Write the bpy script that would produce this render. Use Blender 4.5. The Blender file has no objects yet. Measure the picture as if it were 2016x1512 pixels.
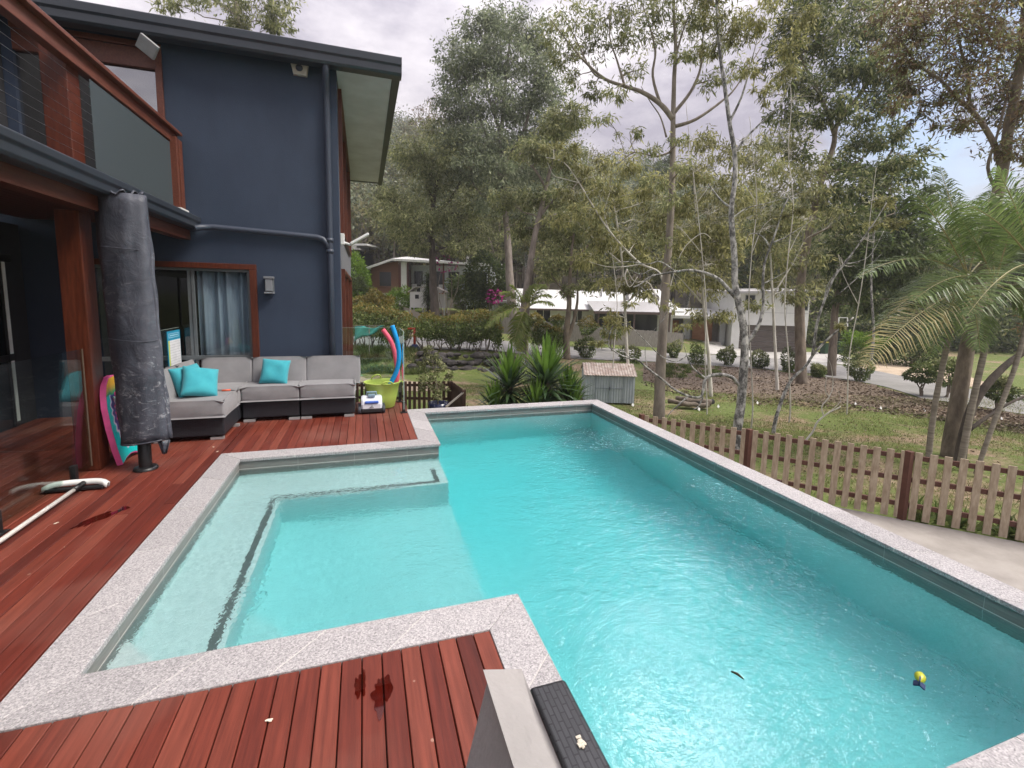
import bpy, math, random
import numpy as np
from mathutils import Vector, Matrix

R = math.radians
sc = bpy.context.scene
COL = sc.collection

# ------------------------------------------------------------------ camera
YAW, PITCH, ROLL, F, H = R(17.96), R(6.59), R(1.26), 905.3, 1.8
_f = np.array([math.sin(YAW)*math.cos(PITCH), math.cos(YAW)*math.cos(PITCH), -math.sin(PITCH)])
_r0 = np.array([math.cos(YAW), -math.sin(YAW), 0.0])
_u0 = np.cross(_r0, _f)
CR = math.cos(ROLL)*_r0 + math.sin(ROLL)*_u0
CU = -math.sin(ROLL)*_r0 + math.cos(ROLL)*_u0
CF = _f
cam = bpy.data.cameras.new("camera")
cam_o = bpy.data.objects.new("camera", cam)
COL.objects.link(cam_o)
M = Matrix.Identity(4)
for i in range(3):
    M[i][0], M[i][1], M[i][2] = CR[i], CU[i], -CF[i]
M[2][3] = H
cam_o.matrix_world = M
cam.sensor_width = 36
cam.lens = F/2016*36
cam.shift_y = -66.1/2016
cam.clip_start = 0.05
cam.clip_end = 3000
sc.camera = cam_o

# ------------------------------------------------------------------ light
sc.view_settings.view_transform = 'Standard'
sc.view_settings.look = 'None'
sc.view_settings.gamma = 1
sc.view_settings.exposure = 0.95
SUN_EL, SUN_AZ = R(52), R(118)          # azimuth measured from +Y towards +X
world = bpy.data.worlds.new("World")
sc.world = world
world.use_nodes = True
wn, wl = world.node_tree.nodes, world.node_tree.links
wn.clear()
wo = wn.new('ShaderNodeOutputWorld')
bg = wn.new('ShaderNodeBackground')
bg.inputs['Strength'].default_value = 0.1
sky = wn.new('ShaderNodeTexSky')
sky.sky_type = 'NISHITA'
sky.sun_disc = False
sky.sun_elevation = SUN_EL
sky.sun_rotation = SUN_AZ
sky.dust_density = 2.0
tc = wn.new('ShaderNodeTexCoord')
mp = wn.new('ShaderNodeMapping')
mp.inputs['Scale'].default_value = (1.0, 1.0, 2.2)
n1 = wn.new('ShaderNodeTexNoise'); n1.inputs['Scale'].default_value = 1.7
n1.inputs['Detail'].default_value = 6; n1.inputs['Roughness'].default_value = 0.55
n2 = wn.new('ShaderNodeTexNoise'); n2.inputs['Scale'].default_value = 2.6
n2.inputs['Detail'].default_value = 7; n2.inputs['Roughness'].default_value = 0.6
cr = wn.new('ShaderNodeValToRGB')        # cloud colours
cr.color_ramp.elements[0].position = 0.40; cr.color_ramp.elements[0].color = (1.48, 1.38, 1.68, 1)
cr.color_ramp.elements[1].position = 0.60; cr.color_ramp.elements[1].color = (3.05, 2.88, 3.02, 1)
cm = wn.new('ShaderNodeValToRGB')        # cloud cover
cm.color_ramp.elements[0].position = 0.34; cm.color_ramp.elements[1].position = 0.46
mx = wn.new('ShaderNodeMix'); mx.data_type = 'RGBA'
wl.new(tc.outputs['Generated'], mp.inputs['Vector'])
wl.new(mp.outputs['Vector'], n1.inputs['Vector'])
wl.new(mp.outputs['Vector'], n2.inputs['Vector'])
wl.new(n2.outputs['Fac'], cr.inputs['Fac'])
wl.new(n1.outputs['Fac'], cm.inputs['Fac'])
wl.new(cm.outputs['Color'], mx.inputs['Factor'])
wl.new(sky.outputs['Color'], mx.inputs[6])
# an overcast sky is brighter overhead than near the horizon
sx = wn.new('ShaderNodeSeparateXYZ'); wl.new(tc.outputs['Generated'], sx.inputs[0])
ov = wn.new('ShaderNodeMath'); ov.operation = 'MULTIPLY_ADD'; ov.inputs[1].default_value = 2.2; ov.inputs[2].default_value = 1.0; ov.use_clamp = False
cl0 = wn.new('ShaderNodeMath'); cl0.operation = 'MAXIMUM'; cl0.inputs[1].default_value = 0.0
wl.new(sx.outputs['Z'], cl0.inputs[0]); wl.new(cl0.outputs[0], ov.inputs[0])
om = wn.new('ShaderNodeVectorMath'); om.operation = 'SCALE'
wl.new(cr.outputs['Color'], om.inputs[0]); wl.new(ov.outputs[0], om.inputs['Scale'])
# added bright sky patch, out of view, for pool glints; not at the sun
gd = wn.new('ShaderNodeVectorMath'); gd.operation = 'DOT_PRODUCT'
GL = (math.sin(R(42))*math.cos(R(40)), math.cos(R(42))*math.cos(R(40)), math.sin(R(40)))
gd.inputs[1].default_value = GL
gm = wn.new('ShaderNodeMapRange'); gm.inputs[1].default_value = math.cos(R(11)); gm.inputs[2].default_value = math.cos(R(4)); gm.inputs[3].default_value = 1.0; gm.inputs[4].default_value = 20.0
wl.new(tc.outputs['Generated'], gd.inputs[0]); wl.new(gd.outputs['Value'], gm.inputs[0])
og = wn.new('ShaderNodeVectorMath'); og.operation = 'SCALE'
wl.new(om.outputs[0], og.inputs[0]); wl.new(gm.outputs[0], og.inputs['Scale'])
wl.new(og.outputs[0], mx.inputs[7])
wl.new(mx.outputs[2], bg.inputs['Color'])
wl.new(bg.outputs['Background'], wo.inputs['Surface'])

sun = bpy.data.lights.new("sun", 'SUN')
sun.energy = 2.5
sun.angle = R(24)
sun.color = (1.0, 0.95, 0.86)
sun_o = bpy.data.objects.new("sun", sun)
COL.objects.link(sun_o)
sd = Vector((math.sin(SUN_AZ)*math.cos(SUN_EL), math.cos(SUN_AZ)*math.cos(SUN_EL), math.sin(SUN_EL)))
sun_o.rotation_euler = sd.to_track_quat('Z', 'Y').to_euler()
sun_o.location = (0, 0, 60)

# ------------------------------------------------------------------ pixel helpers (photo pixels -> metres)
CAMP = np.array([0, 0, H])
def ray(px, py):
    return CR*(px-1008)/F + CU*(689.9-py)/F + CF
def at(px, py, D):
    return CAMP + ray(px, py)*D
def onz(px, py, z=0.0):
    q = ray(px, py); return CAMP + q*((z-H)/q[2])

# ------------------------------------------------------------------ mesh helpers
def link(o): COL.objects.link(o); return o
def tag(o, label=None, cat=None, group=None, kind=None):
    if label: o['label'] = label
    if cat: o['category'] = cat
    if group: o['group'] = group
    if kind: o['kind'] = kind
    return o
def empty(name, loc=(0,0,0), label=None, cat=None, group=None):
    o = bpy.data.objects.new(name, None); o.location = loc; o.empty_display_size = 0.1
    link(o); tag(o, label, cat, group); return o
def parent(o, p):
    # keep world placement: the parents are only ever translated / rotated about z
    pm = Matrix.LocRotScale(p.location, p.rotation_euler, p.scale)
    o.parent = p
    o.matrix_parent_inverse = pm.inverted()
    return o

class MB:
    def __init__(s): s.v=[]; s.f=[]; s.m=[]; s.sm=[]
    def add(s, vs, fs, mi=0, smooth=False):
        b=len(s.v); s.v += [tuple(map(float,v)) for v in vs]
        for f in fs: s.f.append(tuple(b+i for i in f)); s.m.append(mi); s.sm.append(smooth)
        return s
    def box(s, x0,x1,y0,y1,z0,z1, mi=0, mat=None):
        vs=[(x,y,z) for z in (z0,z1) for y in (y0,y1) for x in (x0,x1)]
        if mat is not None: vs=[tuple(mat@Vector(v)) for v in vs]
        return s.add(vs,[(0,2,3,1),(4,5,7,6),(0,1,5,4),(2,6,7,3),(0,4,6,2),(1,3,7,5)],mi)
    def bar(s, a, b, w, h, mi=0, up=(0,0,1)):
        a=Vector(a); b=Vector(b); d=(b-a).normalized(); u=Vector(up)
        sx=d.cross(u)
        if sx.length<1e-4: sx=d.cross(Vector((1,0,0)))
        sx.normalize(); uu=sx.cross(d).normalized()
        vs=[]
        for p in (a,b):
            for i,j in ((-1,-1),(1,-1),(1,1),(-1,1)): vs.append(p+sx*(w/2*i)+uu*(h/2*j))
        return s.add(vs,[(0,3,2,1),(4,5,6,7),(0,1,5,4),(1,2,6,5),(2,3,7,6),(3,0,4,7)],mi)
    def prism(s, poly, z0, z1, mi=0):
        n=len(poly)
        vs=[(p[0],p[1],z0) for p in poly]+[(p[0],p[1],z1) for p in poly]
        fs=[tuple(range(n-1,-1,-1)),tuple(range(n,2*n))]+[(i,(i+1)%n,n+(i+1)%n,n+i) for i in range(n)]
        return s.add(vs,fs,mi)
    def tube(s, pts, rad, sides=8, mi=0, cap=True, smooth=True, jit=0, rng=None):
        pts=[Vector(p) for p in pts]; n=len(pts)
        if not hasattr(rad,'__len__'): rad=[rad]*n
        vs=[]; prev=None
        for i,p in enumerate(pts):
            d=(pts[min(i+1,n-1)]-pts[max(i-1,0)])
            if d.length<1e-9: d=Vector((0,0,1))
            d.normalize()
            if prev is None:
                a=d.cross(Vector((0.31,0.77,0.11)))
                if a.length<.1: a=d.cross(Vector((1,0,0)))
            else: a=prev-d*prev.dot(d)
            a.normalize(); prev=a; b=d.cross(a)
            for k in range(sides):
                t=2*math.pi*k/sides; rr=rad[i]*(1+(rng.uniform(-jit,jit) if jit else 0))
                vs.append(p+a*(rr*math.cos(t))+b*(rr*math.sin(t)))
        fs=[(i*sides+k,i*sides+(k+1)%sides,(i+1)*sides+(k+1)%sides,(i+1)*sides+k) for i in range(n-1) for k in range(sides)]
        s.add(vs,fs,mi,smooth)
        if cap:
            b=len(s.v)-n*sides
            s.f.append(tuple(b+k for k in range(sides-1,-1,-1))); s.m.append(mi); s.sm.append(False)
            s.f.append(tuple(b+(n-1)*sides+k for k in range(sides))); s.m.append(mi); s.sm.append(False)
        return s
    def lathe(s, prof, c, sides=24, mi=0, smooth=True, sx=1, sy=1):
        vs=[]; n=len(prof)
        for r,z in prof:
            for k in range(sides):
                t=2*math.pi*k/sides; vs.append((c[0]+r*sx*math.cos(t),c[1]+r*sy*math.sin(t),c[2]+z))
        fs=[(i*sides+k,i*sides+(k+1)%sides,(i+1)*sides+(k+1)%sides,(i+1)*sides+k) for i in range(n-1) for k in range(sides)]
        return s.add(vs,fs,mi,smooth)
    def grid(s, P, mi=0, smooth=True):      # P[i][j] points
        a=len(P); b=len(P[0]); vs=[p for row in P for p in row]
        fs=[(i*b+j,i*b+j+1,(i+1)*b+j+1,(i+1)*b+j) for i in range(a-1) for j in range(b-1)]
        return s.add(vs,fs,mi,smooth)
    def build(s, name, mats, par=None, bevel=0, seg=2, sub=0, solid=0):
        me=bpy.data.meshes.new(name); me.from_pydata(s.v,[],s.f)
        if not isinstance(mats,(list,tuple)): mats=[mats]
        for m in mats: me.materials.append(m)
        me.polygons.foreach_set('material_index',s.m); me.polygons.foreach_set('use_smooth',s.sm)
        me.update()
        o=bpy.data.objects.new(name,me); link(o)
        if solid:
            m=o.modifiers.new('solid','SOLIDIFY'); m.thickness=solid; m.offset=0
        if bevel:
            m=o.modifiers.new('bevel','BEVEL'); m.width=bevel; m.segments=seg; m.limit_method='ANGLE'; m.angle_limit=R(35)
        if sub:
            m=o.modifiers.new('sub','SUBSURF'); m.levels=sub; m.render_levels=sub
        if par is not None: parent(o,par)
        return o

def quads_object(name, V, mats, par=None, mi=None, nv=4, smooth=False):
    """V: (n, nv, 3) numpy array of loose faces."""
    n=V.shape[0]; me=bpy.data.meshes.new(name)
    me.vertices.add(n*nv); me.vertices.foreach_set('co',V.reshape(-1).astype(np.float32))
    me.loops.add(n*nv); me.loops.foreach_set('vertex_index',np.arange(n*nv,dtype=np.int32))
    me.polygons.add(n); me.polygons.foreach_set('loop_start',np.arange(0,n*nv,nv,dtype=np.int32))
    try: me.polygons.foreach_set('loop_total',np.full(n,nv,dtype=np.int32))
    except Exception: pass
    if not isinstance(mats,(list,tuple)): mats=[mats]
    for m in mats: me.materials.append(m)
    if mi is not None: me.polygons.foreach_set('material_index',np.asarray(mi,dtype=np.int32))
    me.update(calc_edges=True)
    o=bpy.data.objects.new(name,me); link(o)
    if par is not None: parent(o,par)
    return o

def copy_tree(o, par=None):
    c=o.copy(); link(c)
    if par is not None: c.parent=par
    for ch in list(o.children): copy_tree(ch,c)
    return c

# ------------------------------------------------------------------ material helpers
MATS={}
def new_mat(name):
    m=bpy.data.materials.new(name); m.use_nodes=True; nt=m.node_tree; nt.nodes.clear()
    out=nt.nodes.new('ShaderNodeOutputMaterial'); MATS[name]=m
    return m,nt.nodes,nt.links,out
def ramp(nodes, stops):
    r=nodes.new('ShaderNodeValToRGB'); e=r.color_ramp.elements
    while len(e)<len(stops): e.new(0.5)
    for el,(p,c) in zip(e,stops): el.position=p; el.color=(*c,1) if len(c)==3 else c
    return r
def pmat(name, c1, c2=None, rough=0.6, scale=8, detail=5, bump=0.0, bscale=None, metal=0, spec=0.5, lo=0.35, hi=0.65,
         stretch=(1,1,1), rr=0.0, coat=0, nrough=0.6, sheen=0):
    m,N,L,out=new_mat(name)
    p=N.new('ShaderNodeBsdfPrincipled'); L.new(p.outputs[0],out.inputs[0])
    p.inputs['Roughness'].default_value=rough; p.inputs['Metallic'].default_value=metal
    p.inputs['Specular IOR Level'].default_value=spec
    p.inputs['Coat Weight'].default_value=coat
    p.inputs['Sheen Weight'].default_value=sheen
    if c2 is None: c2=tuple(x*0.82 for x in c1)
    tc=N.new('ShaderNodeTexCoord'); mpn=N.new('ShaderNodeMapping'); mpn.inputs['Scale'].default_value=stretch
    L.new(tc.outputs['Object'],mpn.inputs['Vector'])
    n=N.new('ShaderNodeTexNoise'); n.inputs['Scale'].default_value=scale; n.inputs['Detail'].default_value=detail
    n.inputs['Roughness'].default_value=nrough
    L.new(mpn.outputs[0],n.inputs['Vector'])
    r=ramp(N,[(lo,c1),(hi,c2)]); L.new(n.outputs['Fac'],r.inputs['Fac']); L.new(r.outputs[0],p.inputs['Base Color'])
    if rr:
        mr=N.new('ShaderNodeMapRange'); mr.inputs[3].default_value=rough-rr; mr.inputs[4].default_value=rough+rr
        L.new(n.outputs['Fac'],mr.inputs[0]); L.new(mr.outputs[0],p.inputs['Roughness'])
    if bump:
        n2=N.new('ShaderNodeTexNoise'); n2.inputs['Scale'].default_value=bscale or scale*4; n2.inputs['Detail'].default_value=4
        L.new(mpn.outputs[0],n2.inputs['Vector'])
        b=N.new('ShaderNodeBump'); b.inputs['Strength'].default_value=bump; b.inputs['Distance'].default_value=0.02
        L.new(n2.outputs['Fac'],b.inputs['Height']); L.new(b.outputs[0],p.inputs['Normal'])
    return m
def leafmat(name, cols, trans=0.35, rough=0.5):
    """leaf colour varies leaf by leaf"""
    m,N,L,out=new_mat(name)
    g=N.new('ShaderNodeNewGeometry')
    st=[(i/(len(cols)-1),c) for i,c in enumerate(cols)]
    r=ramp(N,st); L.new(g.outputs['Random Per Island'],r.inputs['Fac'])
    tcn=N.new('ShaderNodeTexCoord'); nz=N.new('ShaderNodeTexNoise'); nz.inputs['Scale'].default_value=0.8; nz.inputs['Detail'].default_value=2
    L.new(tcn.outputs['Object'],nz.inputs['Vector'])
    hs=N.new('ShaderNodeHueSaturation'); mr=N.new('ShaderNodeMapRange')
    mr.inputs[1].default_value=.3; mr.inputs[2].default_value=.7; mr.inputs[3].default_value=.6; mr.inputs[4].default_value=1.45
    L.new(nz.outputs['Fac'],mr.inputs[0]); L.new(mr.outputs[0],hs.inputs['Value']); L.new(r.outputs[0],hs.inputs['Color'])
    p=N.new('ShaderNodeBsdfPrincipled'); p.inputs['Roughness'].default_value=rough; p.inputs['Specular IOR Level'].default_value=.4
    L.new(hs.outputs[0],p.inputs['Base Color'])
    t=N.new('ShaderNodeBsdfTranslucent'); L.new(hs.outputs[0],t.inputs['Color'])
    mxs=N.new('ShaderNodeMixShader'); mxs.inputs[0].default_value=trans
    L.new(p.outputs[0],mxs.inputs[1]); L.new(t.outputs[0],mxs.inputs[2]); L.new(mxs.outputs[0],out.inputs[0])
    return m
def fresnel2(N,L,ior):
    # straight-through sheet: the same index from both sides
    fr=N.new('ShaderNodeFresnel'); g=N.new('ShaderNodeNewGeometry'); mr=N.new('ShaderNodeMapRange')
    mr.inputs[3].default_value=ior; mr.inputs[4].default_value=1/ior
    L.new(g.outputs['Backfacing'],mr.inputs[0]); L.new(mr.outputs[0],fr.inputs['IOR']); return fr
def glassmat(name, tint=(0.9,0.95,0.94), ior=1.45, boost=1.0, rough=0.0, add=0.0):
    m,N,L,out=new_mat(name)
    fr=fresnel2(N,L,ior)
    ma=N.new('ShaderNodeMath'); ma.operation='MULTIPLY_ADD'; ma.inputs[1].default_value=boost; ma.inputs[2].default_value=add; ma.use_clamp=True
    t=N.new('ShaderNodeBsdfTransparent'); t.inputs[0].default_value=(*tint,1)
    g=N.new('ShaderNodeBsdfGlossy'); g.inputs['Roughness'].default_value=rough
    mxs=N.new('ShaderNodeMixShader')
    L.new(fr.outputs[0],ma.inputs[0]); L.new(ma.outputs[0],mxs.inputs[0]); L.new(t.outputs[0],mxs.inputs[1]); L.new(g.outputs[0],mxs.inputs[2])
    L.new(mxs.outputs[0],out.inputs[0]); return m

# ---- deck boards
def deck_mat():
    m,N,L,out=new_mat('merbau boards')
    p=N.new('ShaderNodeBsdfPrincipled'); L.new(p.outputs[0],out.inputs[0])
    g=N.new('ShaderNodeNewGeometry'); tcn=N.new('ShaderNodeTexCoord')
    mpn=N.new('ShaderNodeMapping'); mpn.inputs['Scale'].default_value=(26,1.3,26)
    L.new(tcn.outputs['Object'],mpn.inputs['Vector'])
    n=N.new('ShaderNodeTexNoise'); n.inputs['Scale'].default_value=1.6; n.inputs['Detail'].default_value=8; n.inputs['Roughness'].default_value=.65
    L.new(mpn.outputs[0],n.inputs['Vector'])
    n3=N.new('ShaderNodeTexNoise'); n3.inputs['Scale'].default_value=1.1; n3.inputs['Detail'].default_value=4
    L.new(tcn.outputs['Object'],n3.inputs['Vector'])
    r1=ramp(N,[(0,(.085,.015,.009)),(.35,(.128,.023,.0135)),(.7,(.160,.034,.020)),(1,(.188,.048,.030))])
    L.new(g.outputs['Random Per Island'],r1.inputs['Fac'])
    r2=ramp(N,[(.3,(.62,.55,.52)),(.7,(1.25,1.2,1.15))]); L.new(n.outputs['Fac'],r2.inputs['Fac'])
    mul=N.new('ShaderNodeMix'); mul.data_type='RGBA'; mul.blend_type='MULTIPLY'; mul.inputs[0].default_value=1
    L.new(r1.outputs[0],mul.inputs[6]); L.new(r2.outputs[0],mul.inputs[7])
    # worn pale dusty patches
    r3=ramp(N,[(.52,(0,0,0)),(.72,(1,1,1))]); L.new(n3.outputs['Fac'],r3.inputs['Fac'])
    mt=N.new('ShaderNodeMath'); mt.operation='MULTIPLY'; L.new(r3.outputs[0],mt.inputs[0]); mt.inputs[1].default_value=.45
    mw=N.new('ShaderNodeMix'); mw.data_type='RGBA'; L.new(mt.outputs[0],mw.inputs[0]); L.new(mul.outputs[2],mw.inputs[6]); mw.inputs[7].default_value=(.22,.095,.07,1)
    # pale specks
    vo=N.new('ShaderNodeTexVoronoi'); vo.inputs['Scale'].default_value=5.5; L.new(tcn.outputs['Object'],vo.inputs['Vector'])
    rs=ramp(N,[(.035,(1,1,1)),(.055,(0,0,0))]); L.new(vo.outputs['Distance'],rs.inputs['Fac'])
    n4=N.new('ShaderNodeTexNoise'); n4.inputs['Scale'].default_value=40; L.new(tcn.outputs['Object'],n4.inputs['Vector'])
    m4=N.new('ShaderNodeMath'); m4.operation='MULTIPLY'; L.new(rs.outputs[0],m4.inputs[0]); L.new(n4.outputs['Fac'],m4.inputs[1])
    m5=N.new('ShaderNodeMix'); m5.data_type='RGBA'; L.new(m4.outputs[0],m5.inputs[0]); L.new(mw.outputs[2],m5.inputs[6]); m5.inputs[7].default_value=(.5,.36,.28,1)
    L.new(m5.outputs[2],p.inputs['Base Color'])
    mr=N.new('ShaderNodeMapRange'); mr.inputs[1].default_value=.3; mr.inputs[2].default_value=.7; mr.inputs[3].default_value=.42; mr.inputs[4].default_value=.68; p.inputs['Specular IOR Level'].default_value=.35
    L.new(n3.outputs['Fac'],mr.inputs[0]); L.new(mr.outputs[0],p.inputs['Roughness'])
    b=N.new('ShaderNodeBump'); b.inputs['Strength'].default_value=.25; b.inputs['Distance'].default_value=.004
    L.new(n.outputs['Fac'],b.inputs['Height']); L.new(b.outputs[0],p.inputs['Normal'])
    return m
M_deck=deck_mat()
M_void=pmat('under deck dark',(.01,.008,.007),rough=.9)
def granite():
    m,N,L,out=new_mat('speckled granite')
    p=N.new('ShaderNodeBsdfPrincipled'); L.new(p.outputs[0],out.inputs[0]); p.inputs['Roughness'].default_value=.62
    tcn=N.new('ShaderNodeTexCoord'); g=N.new('ShaderNodeNewGeometry')
    vo=N.new('ShaderNodeTexVoronoi'); vo.inputs['Scale'].default_value=150; vo.inputs['Randomness'].default_value=1; L.new(tcn.outputs['Object'],vo.inputs['Vector'])
    n=N.new('ShaderNodeTexNoise'); n.inputs['Scale'].default_value=95; n.inputs['Detail'].default_value=6; n.inputs['Roughness'].default_value=.75; L.new(tcn.outputs['Object'],n.inputs['Vector'])
    sep=N.new('ShaderNodeSeparateColor'); L.new(vo.outputs['Color'],sep.inputs[0])
    r=ramp(N,[(0,(.07,.063,.07)),(.25,(.16,.15,.156)),(.5,(.29,.275,.277)),(.8,(.40,.375,.376)),(1,(.52,.49,.486))]); 
    ad=N.new('ShaderNodeMath'); ad.operation='MULTIPLY_ADD'; L.new(n.outputs['Fac'],ad.inputs[0]); ad.inputs[1].default_value=1.5; ad.inputs[2].default_value=-.6
    ad2=N.new('ShaderNodeMath'); ad2.operation='MULTIPLY_ADD'; L.new(sep.outputs[0],ad2.inputs[0]); ad2.inputs[1].default_value=.55; L.new(ad.outputs[0],ad2.inputs[2])
    ad3=N.new('ShaderNodeMath'); ad3.operation='ADD'; L.new(ad2.outputs[0],ad3.inputs[0]); ad3.inputs[1].default_value=.26
    L.new(ad3.outputs[0],r.inputs['Fac'])
    mr=N.new('ShaderNodeMapRange'); mr.inputs[3].default_value=.88; mr.inputs[4].default_value=1.06; L.new(g.outputs['Random Per Island'],mr.inputs[0])
    hs=N.new('ShaderNodeHueSaturation'); L.new(mr.outputs[0],hs.inputs['Value']); L.new(r.outputs[0],hs.inputs['Color'])
    L.new(hs.outputs[0],p.inputs['Base Color'])
    b=N.new('ShaderNodeBump'); b.inputs['Strength'].default_value=.15; b.inputs['Distance'].default_value=.003; L.new(n.outputs['Fac'],b.inputs['Height']); L.new(b.outputs[0],p.inputs['Normal'])
    return m
M_gran=granite()
M_grout=pmat('pale grout',(.6,.57,.54),rough=.9)
def tile_mat():
    m,N,L,out=new_mat('grey waterline tile')
    p=N.new('ShaderNodeBsdfPrincipled'); L.new(p.outputs[0],out.inputs[0]); p.inputs['Roughness'].default_value=.4
    tcn=N.new('ShaderNodeTexCoord'); sx=N.new('ShaderNodeSeparateXYZ'); L.new(tcn.outputs['Object'],sx.inputs[0])
    def lines(o):
        a=N.new('ShaderNodeMath'); a.operation='MULTIPLY_ADD'; L.new(o,a.inputs[0]); a.inputs[1].default_value=1/.6; a.inputs[2].default_value=.21
        f=N.new('ShaderNodeMath'); f.operation='FRACT'; L.new(a.outputs[0],f.inputs[0])
        c=N.new('ShaderNodeMath'); c.operation='LESS_THAN'; L.new(f.outputs[0],c.inputs[0]); c.inputs[1].default_value=.006; return c
    g=N.new('ShaderNodeNewGeometry'); sn=N.new('ShaderNodeSeparateXYZ'); L.new(g.outputs['Normal'],sn.inputs[0])
    ab=N.new('ShaderNodeMath'); ab.operation='ABSOLUTE'; L.new(sn.outputs[0],ab.inputs[0])
    gt=N.new('ShaderNodeMath'); gt.operation='GREATER_THAN'; L.new(ab.outputs[0],gt.inputs[0]); gt.inputs[1].default_value=.5
    lx=lines(sx.outputs[0]); ly=lines(sx.outputs[1])
    mi=N.new('ShaderNodeMix'); L.new(gt.outputs[0],mi.inputs[0]); L.new(lx.outputs[0],mi.inputs[2]); L.new(ly.outputs[0],mi.inputs[3])
    n=N.new('ShaderNodeTexNoise'); n.inputs['Scale'].default_value=6; n.inputs['Detail'].default_value=6
    mpn=N.new('ShaderNodeMapping'); mpn.inputs['Scale'].default_value=(1,1,9); L.new(tcn.outputs['Object'],mpn.inputs[0]); L.new(mpn.outputs[0],n.inputs['Vector'])
    r=ramp(N,[(.3,(.155,.15,.142)),(.7,(.225,.215,.2))]); L.new(n.outputs['Fac'],r.inputs['Fac'])
    mc=N.new('ShaderNodeMix'); mc.data_type='RGBA'; L.new(mi.outputs[0],mc.inputs[0]); L.new(r.outputs[0],mc.inputs[6]); mc.inputs[7].default_value=(.34,.33,.31,1)
    L.new(mc.outputs[2],p.inputs['Base Color']); return m
M_tile=tile_mat()
M_plaster=pmat('pebble pool plaster',(.70,.77,.76),(.48,.56,.555),rough=.85,scale=34,detail=9,lo=.38,hi=.60,nrough=.85)
M_trim=pmat('dark trim tile',(.15,.155,.15),rough=.5)
def water_mat():
    m,N,L,out=new_mat('pool water')
    tcn=N.new('ShaderNodeTexCoord')
    hsum=None
    for sca,amp,st,rot in ((1.5,.35,(1,1.4,1),.5),(8.0,.26,(1,1.4,1),-.3),(25,.15,(1,1.3,1),.2)):
        mpn=N.new('ShaderNodeMapping'); mpn.inputs['Scale'].default_value=st; mpn.inputs['Rotation'].default_value=(0,0,rot); L.new(tcn.outputs['Object'],mpn.inputs[0])
        n=N.new('ShaderNodeTexNoise'); n.inputs['Scale'].default_value=sca; n.inputs['Detail'].default_value=2; n.inputs['Distortion'].default_value=.6; L.new(mpn.outputs[0],n.inputs['Vector'])
        a=N.new('ShaderNodeMath'); a.operation='MULTIPLY_ADD'; L.new(n.outputs['Fac'],a.inputs[0]); a.inputs[1].default_value=amp
        if hsum is not None: L.new(hsum.outputs[0],a.inputs[2])
        else: a.inputs[2].default_value=0
        hsum=a
    # the breeze ruffles the surface in patches
    nb=N.new('ShaderNodeTexNoise'); nb.inputs['Scale'].default_value=.85; nb.inputs['Detail'].default_value=3; L.new(tcn.outputs['Object'],nb.inputs['Vector'])
    rb=N.new('ShaderNodeMapRange'); rb.inputs[1].default_value=.42; rb.inputs[2].default_value=.62; rb.inputs[3].default_value=.45; rb.inputs[4].default_value=2.2; L.new(nb.outputs['Fac'],rb.inputs[0])
    b=N.new('ShaderNodeBump'); L.new(rb.outputs[0],b.inputs['Strength']); b.inputs['Distance'].default_value=.030; L.new(hsum.outputs[0],b.inputs['Height'])
    g=N.new('ShaderNodeBsdfGlass'); g.inputs['Roughness'].default_value=0; g.inputs['IOR'].default_value=1.33; L.new(b.outputs[0],g.inputs['Normal'])
    L.new(g.outputs[0],out.inputs['Surface'])
    va=N.new('ShaderNodeVolumeAbsorption'); va.inputs['Color'].default_value=(.08,.955,.99,1); va.inputs['Density'].default_value=.58
    L.new(va.outputs[0],out.inputs['Volume']); return m
M_water=water_mat()

M_wall=pmat('navy render',(.021,.034,.064),(.029,.045,.079),rough=.7,scale=1.6,bump=.2,bscale=120,stretch=(1,1,.5),detail=8)
M_sidewall=pmat('grey side render',(.10,.105,.115),(.13,.13,.14),rough=.8,scale=3,bump=.1,bscale=160)
M_dark=pmat('dark steel colour trim',(.026,.032,.042),(.034,.04,.05),rough=.32,scale=4)
M_pipe=pmat('navy painted pipe',(.034,.044,.068),(.04,.05,.075),rough=.45,scale=5)
M_timber=pmat('red stained timber',(.060,.012,.005),(.112,.025,.010),rough=.38,scale=5,stretch=(9,9,1),detail=7,bump=.06)
M_timberh=pmat('red stained rail timber',(.095,.025,.014),(.155,.046,.025),rough=.45,scale=5,stretch=(9,1,9),detail=7,bump=.06)
M_soffit=pmat('cream soffit',(.60,.62,.68),rough=.7,scale=2)
M_soffitwood=pmat('timber ceiling lining',(.06,.016,.008),(.10,.028,.014),rough=.45,scale=4,stretch=(12,1,12))
M_alu=pmat('grey aluminium frame',(.16,.175,.185),rough=.4,metal=.3)
M_winglass=glassmat('window glass',(.8,.84,.86),1.5,1.3,add=.02)
M_refglass=glassmat('reflective upper glass',(.4,.45,.47),1.5,1.5,add=.38)
M_glass=glassmat('pool fence glass',(.86,.93,.91),1.5,1.15)
M_glassedge=pmat('green glass edge',(.45,.55,.50),rough=.2)
M_black=pmat('black powder coat',(.012,.012,.013),rough=.4)
M_cable=pmat('stainless cable',(.45,.45,.46),rough=.3,metal=.9)
M_white=pmat('white paint',(.78,.78,.76),rough=.5,scale=3)
M_curtain=pmat('grey curtain',(.60,.66,.72),(.46,.52,.58),rough=.9,scale=3,stretch=(5,5,.6))
M_inter_shade=pmat('dark interior and painted shade',(.018,.018,.022),rough=.9)  # near-black colour for the room and for shade painted under the balcony
M_gs=pmat('grey cushion fabric',(.225,.218,.226),(.265,.257,.266),rough=.95,scale=5,bump=.35,bscale=320,sheen=.15)
M_gs2=pmat('taupe grey cushion fabric',(.27,.255,.242),(.31,.29,.277),rough=.95,scale=4,bump=.5,bscale=16,sheen=.1)
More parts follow.
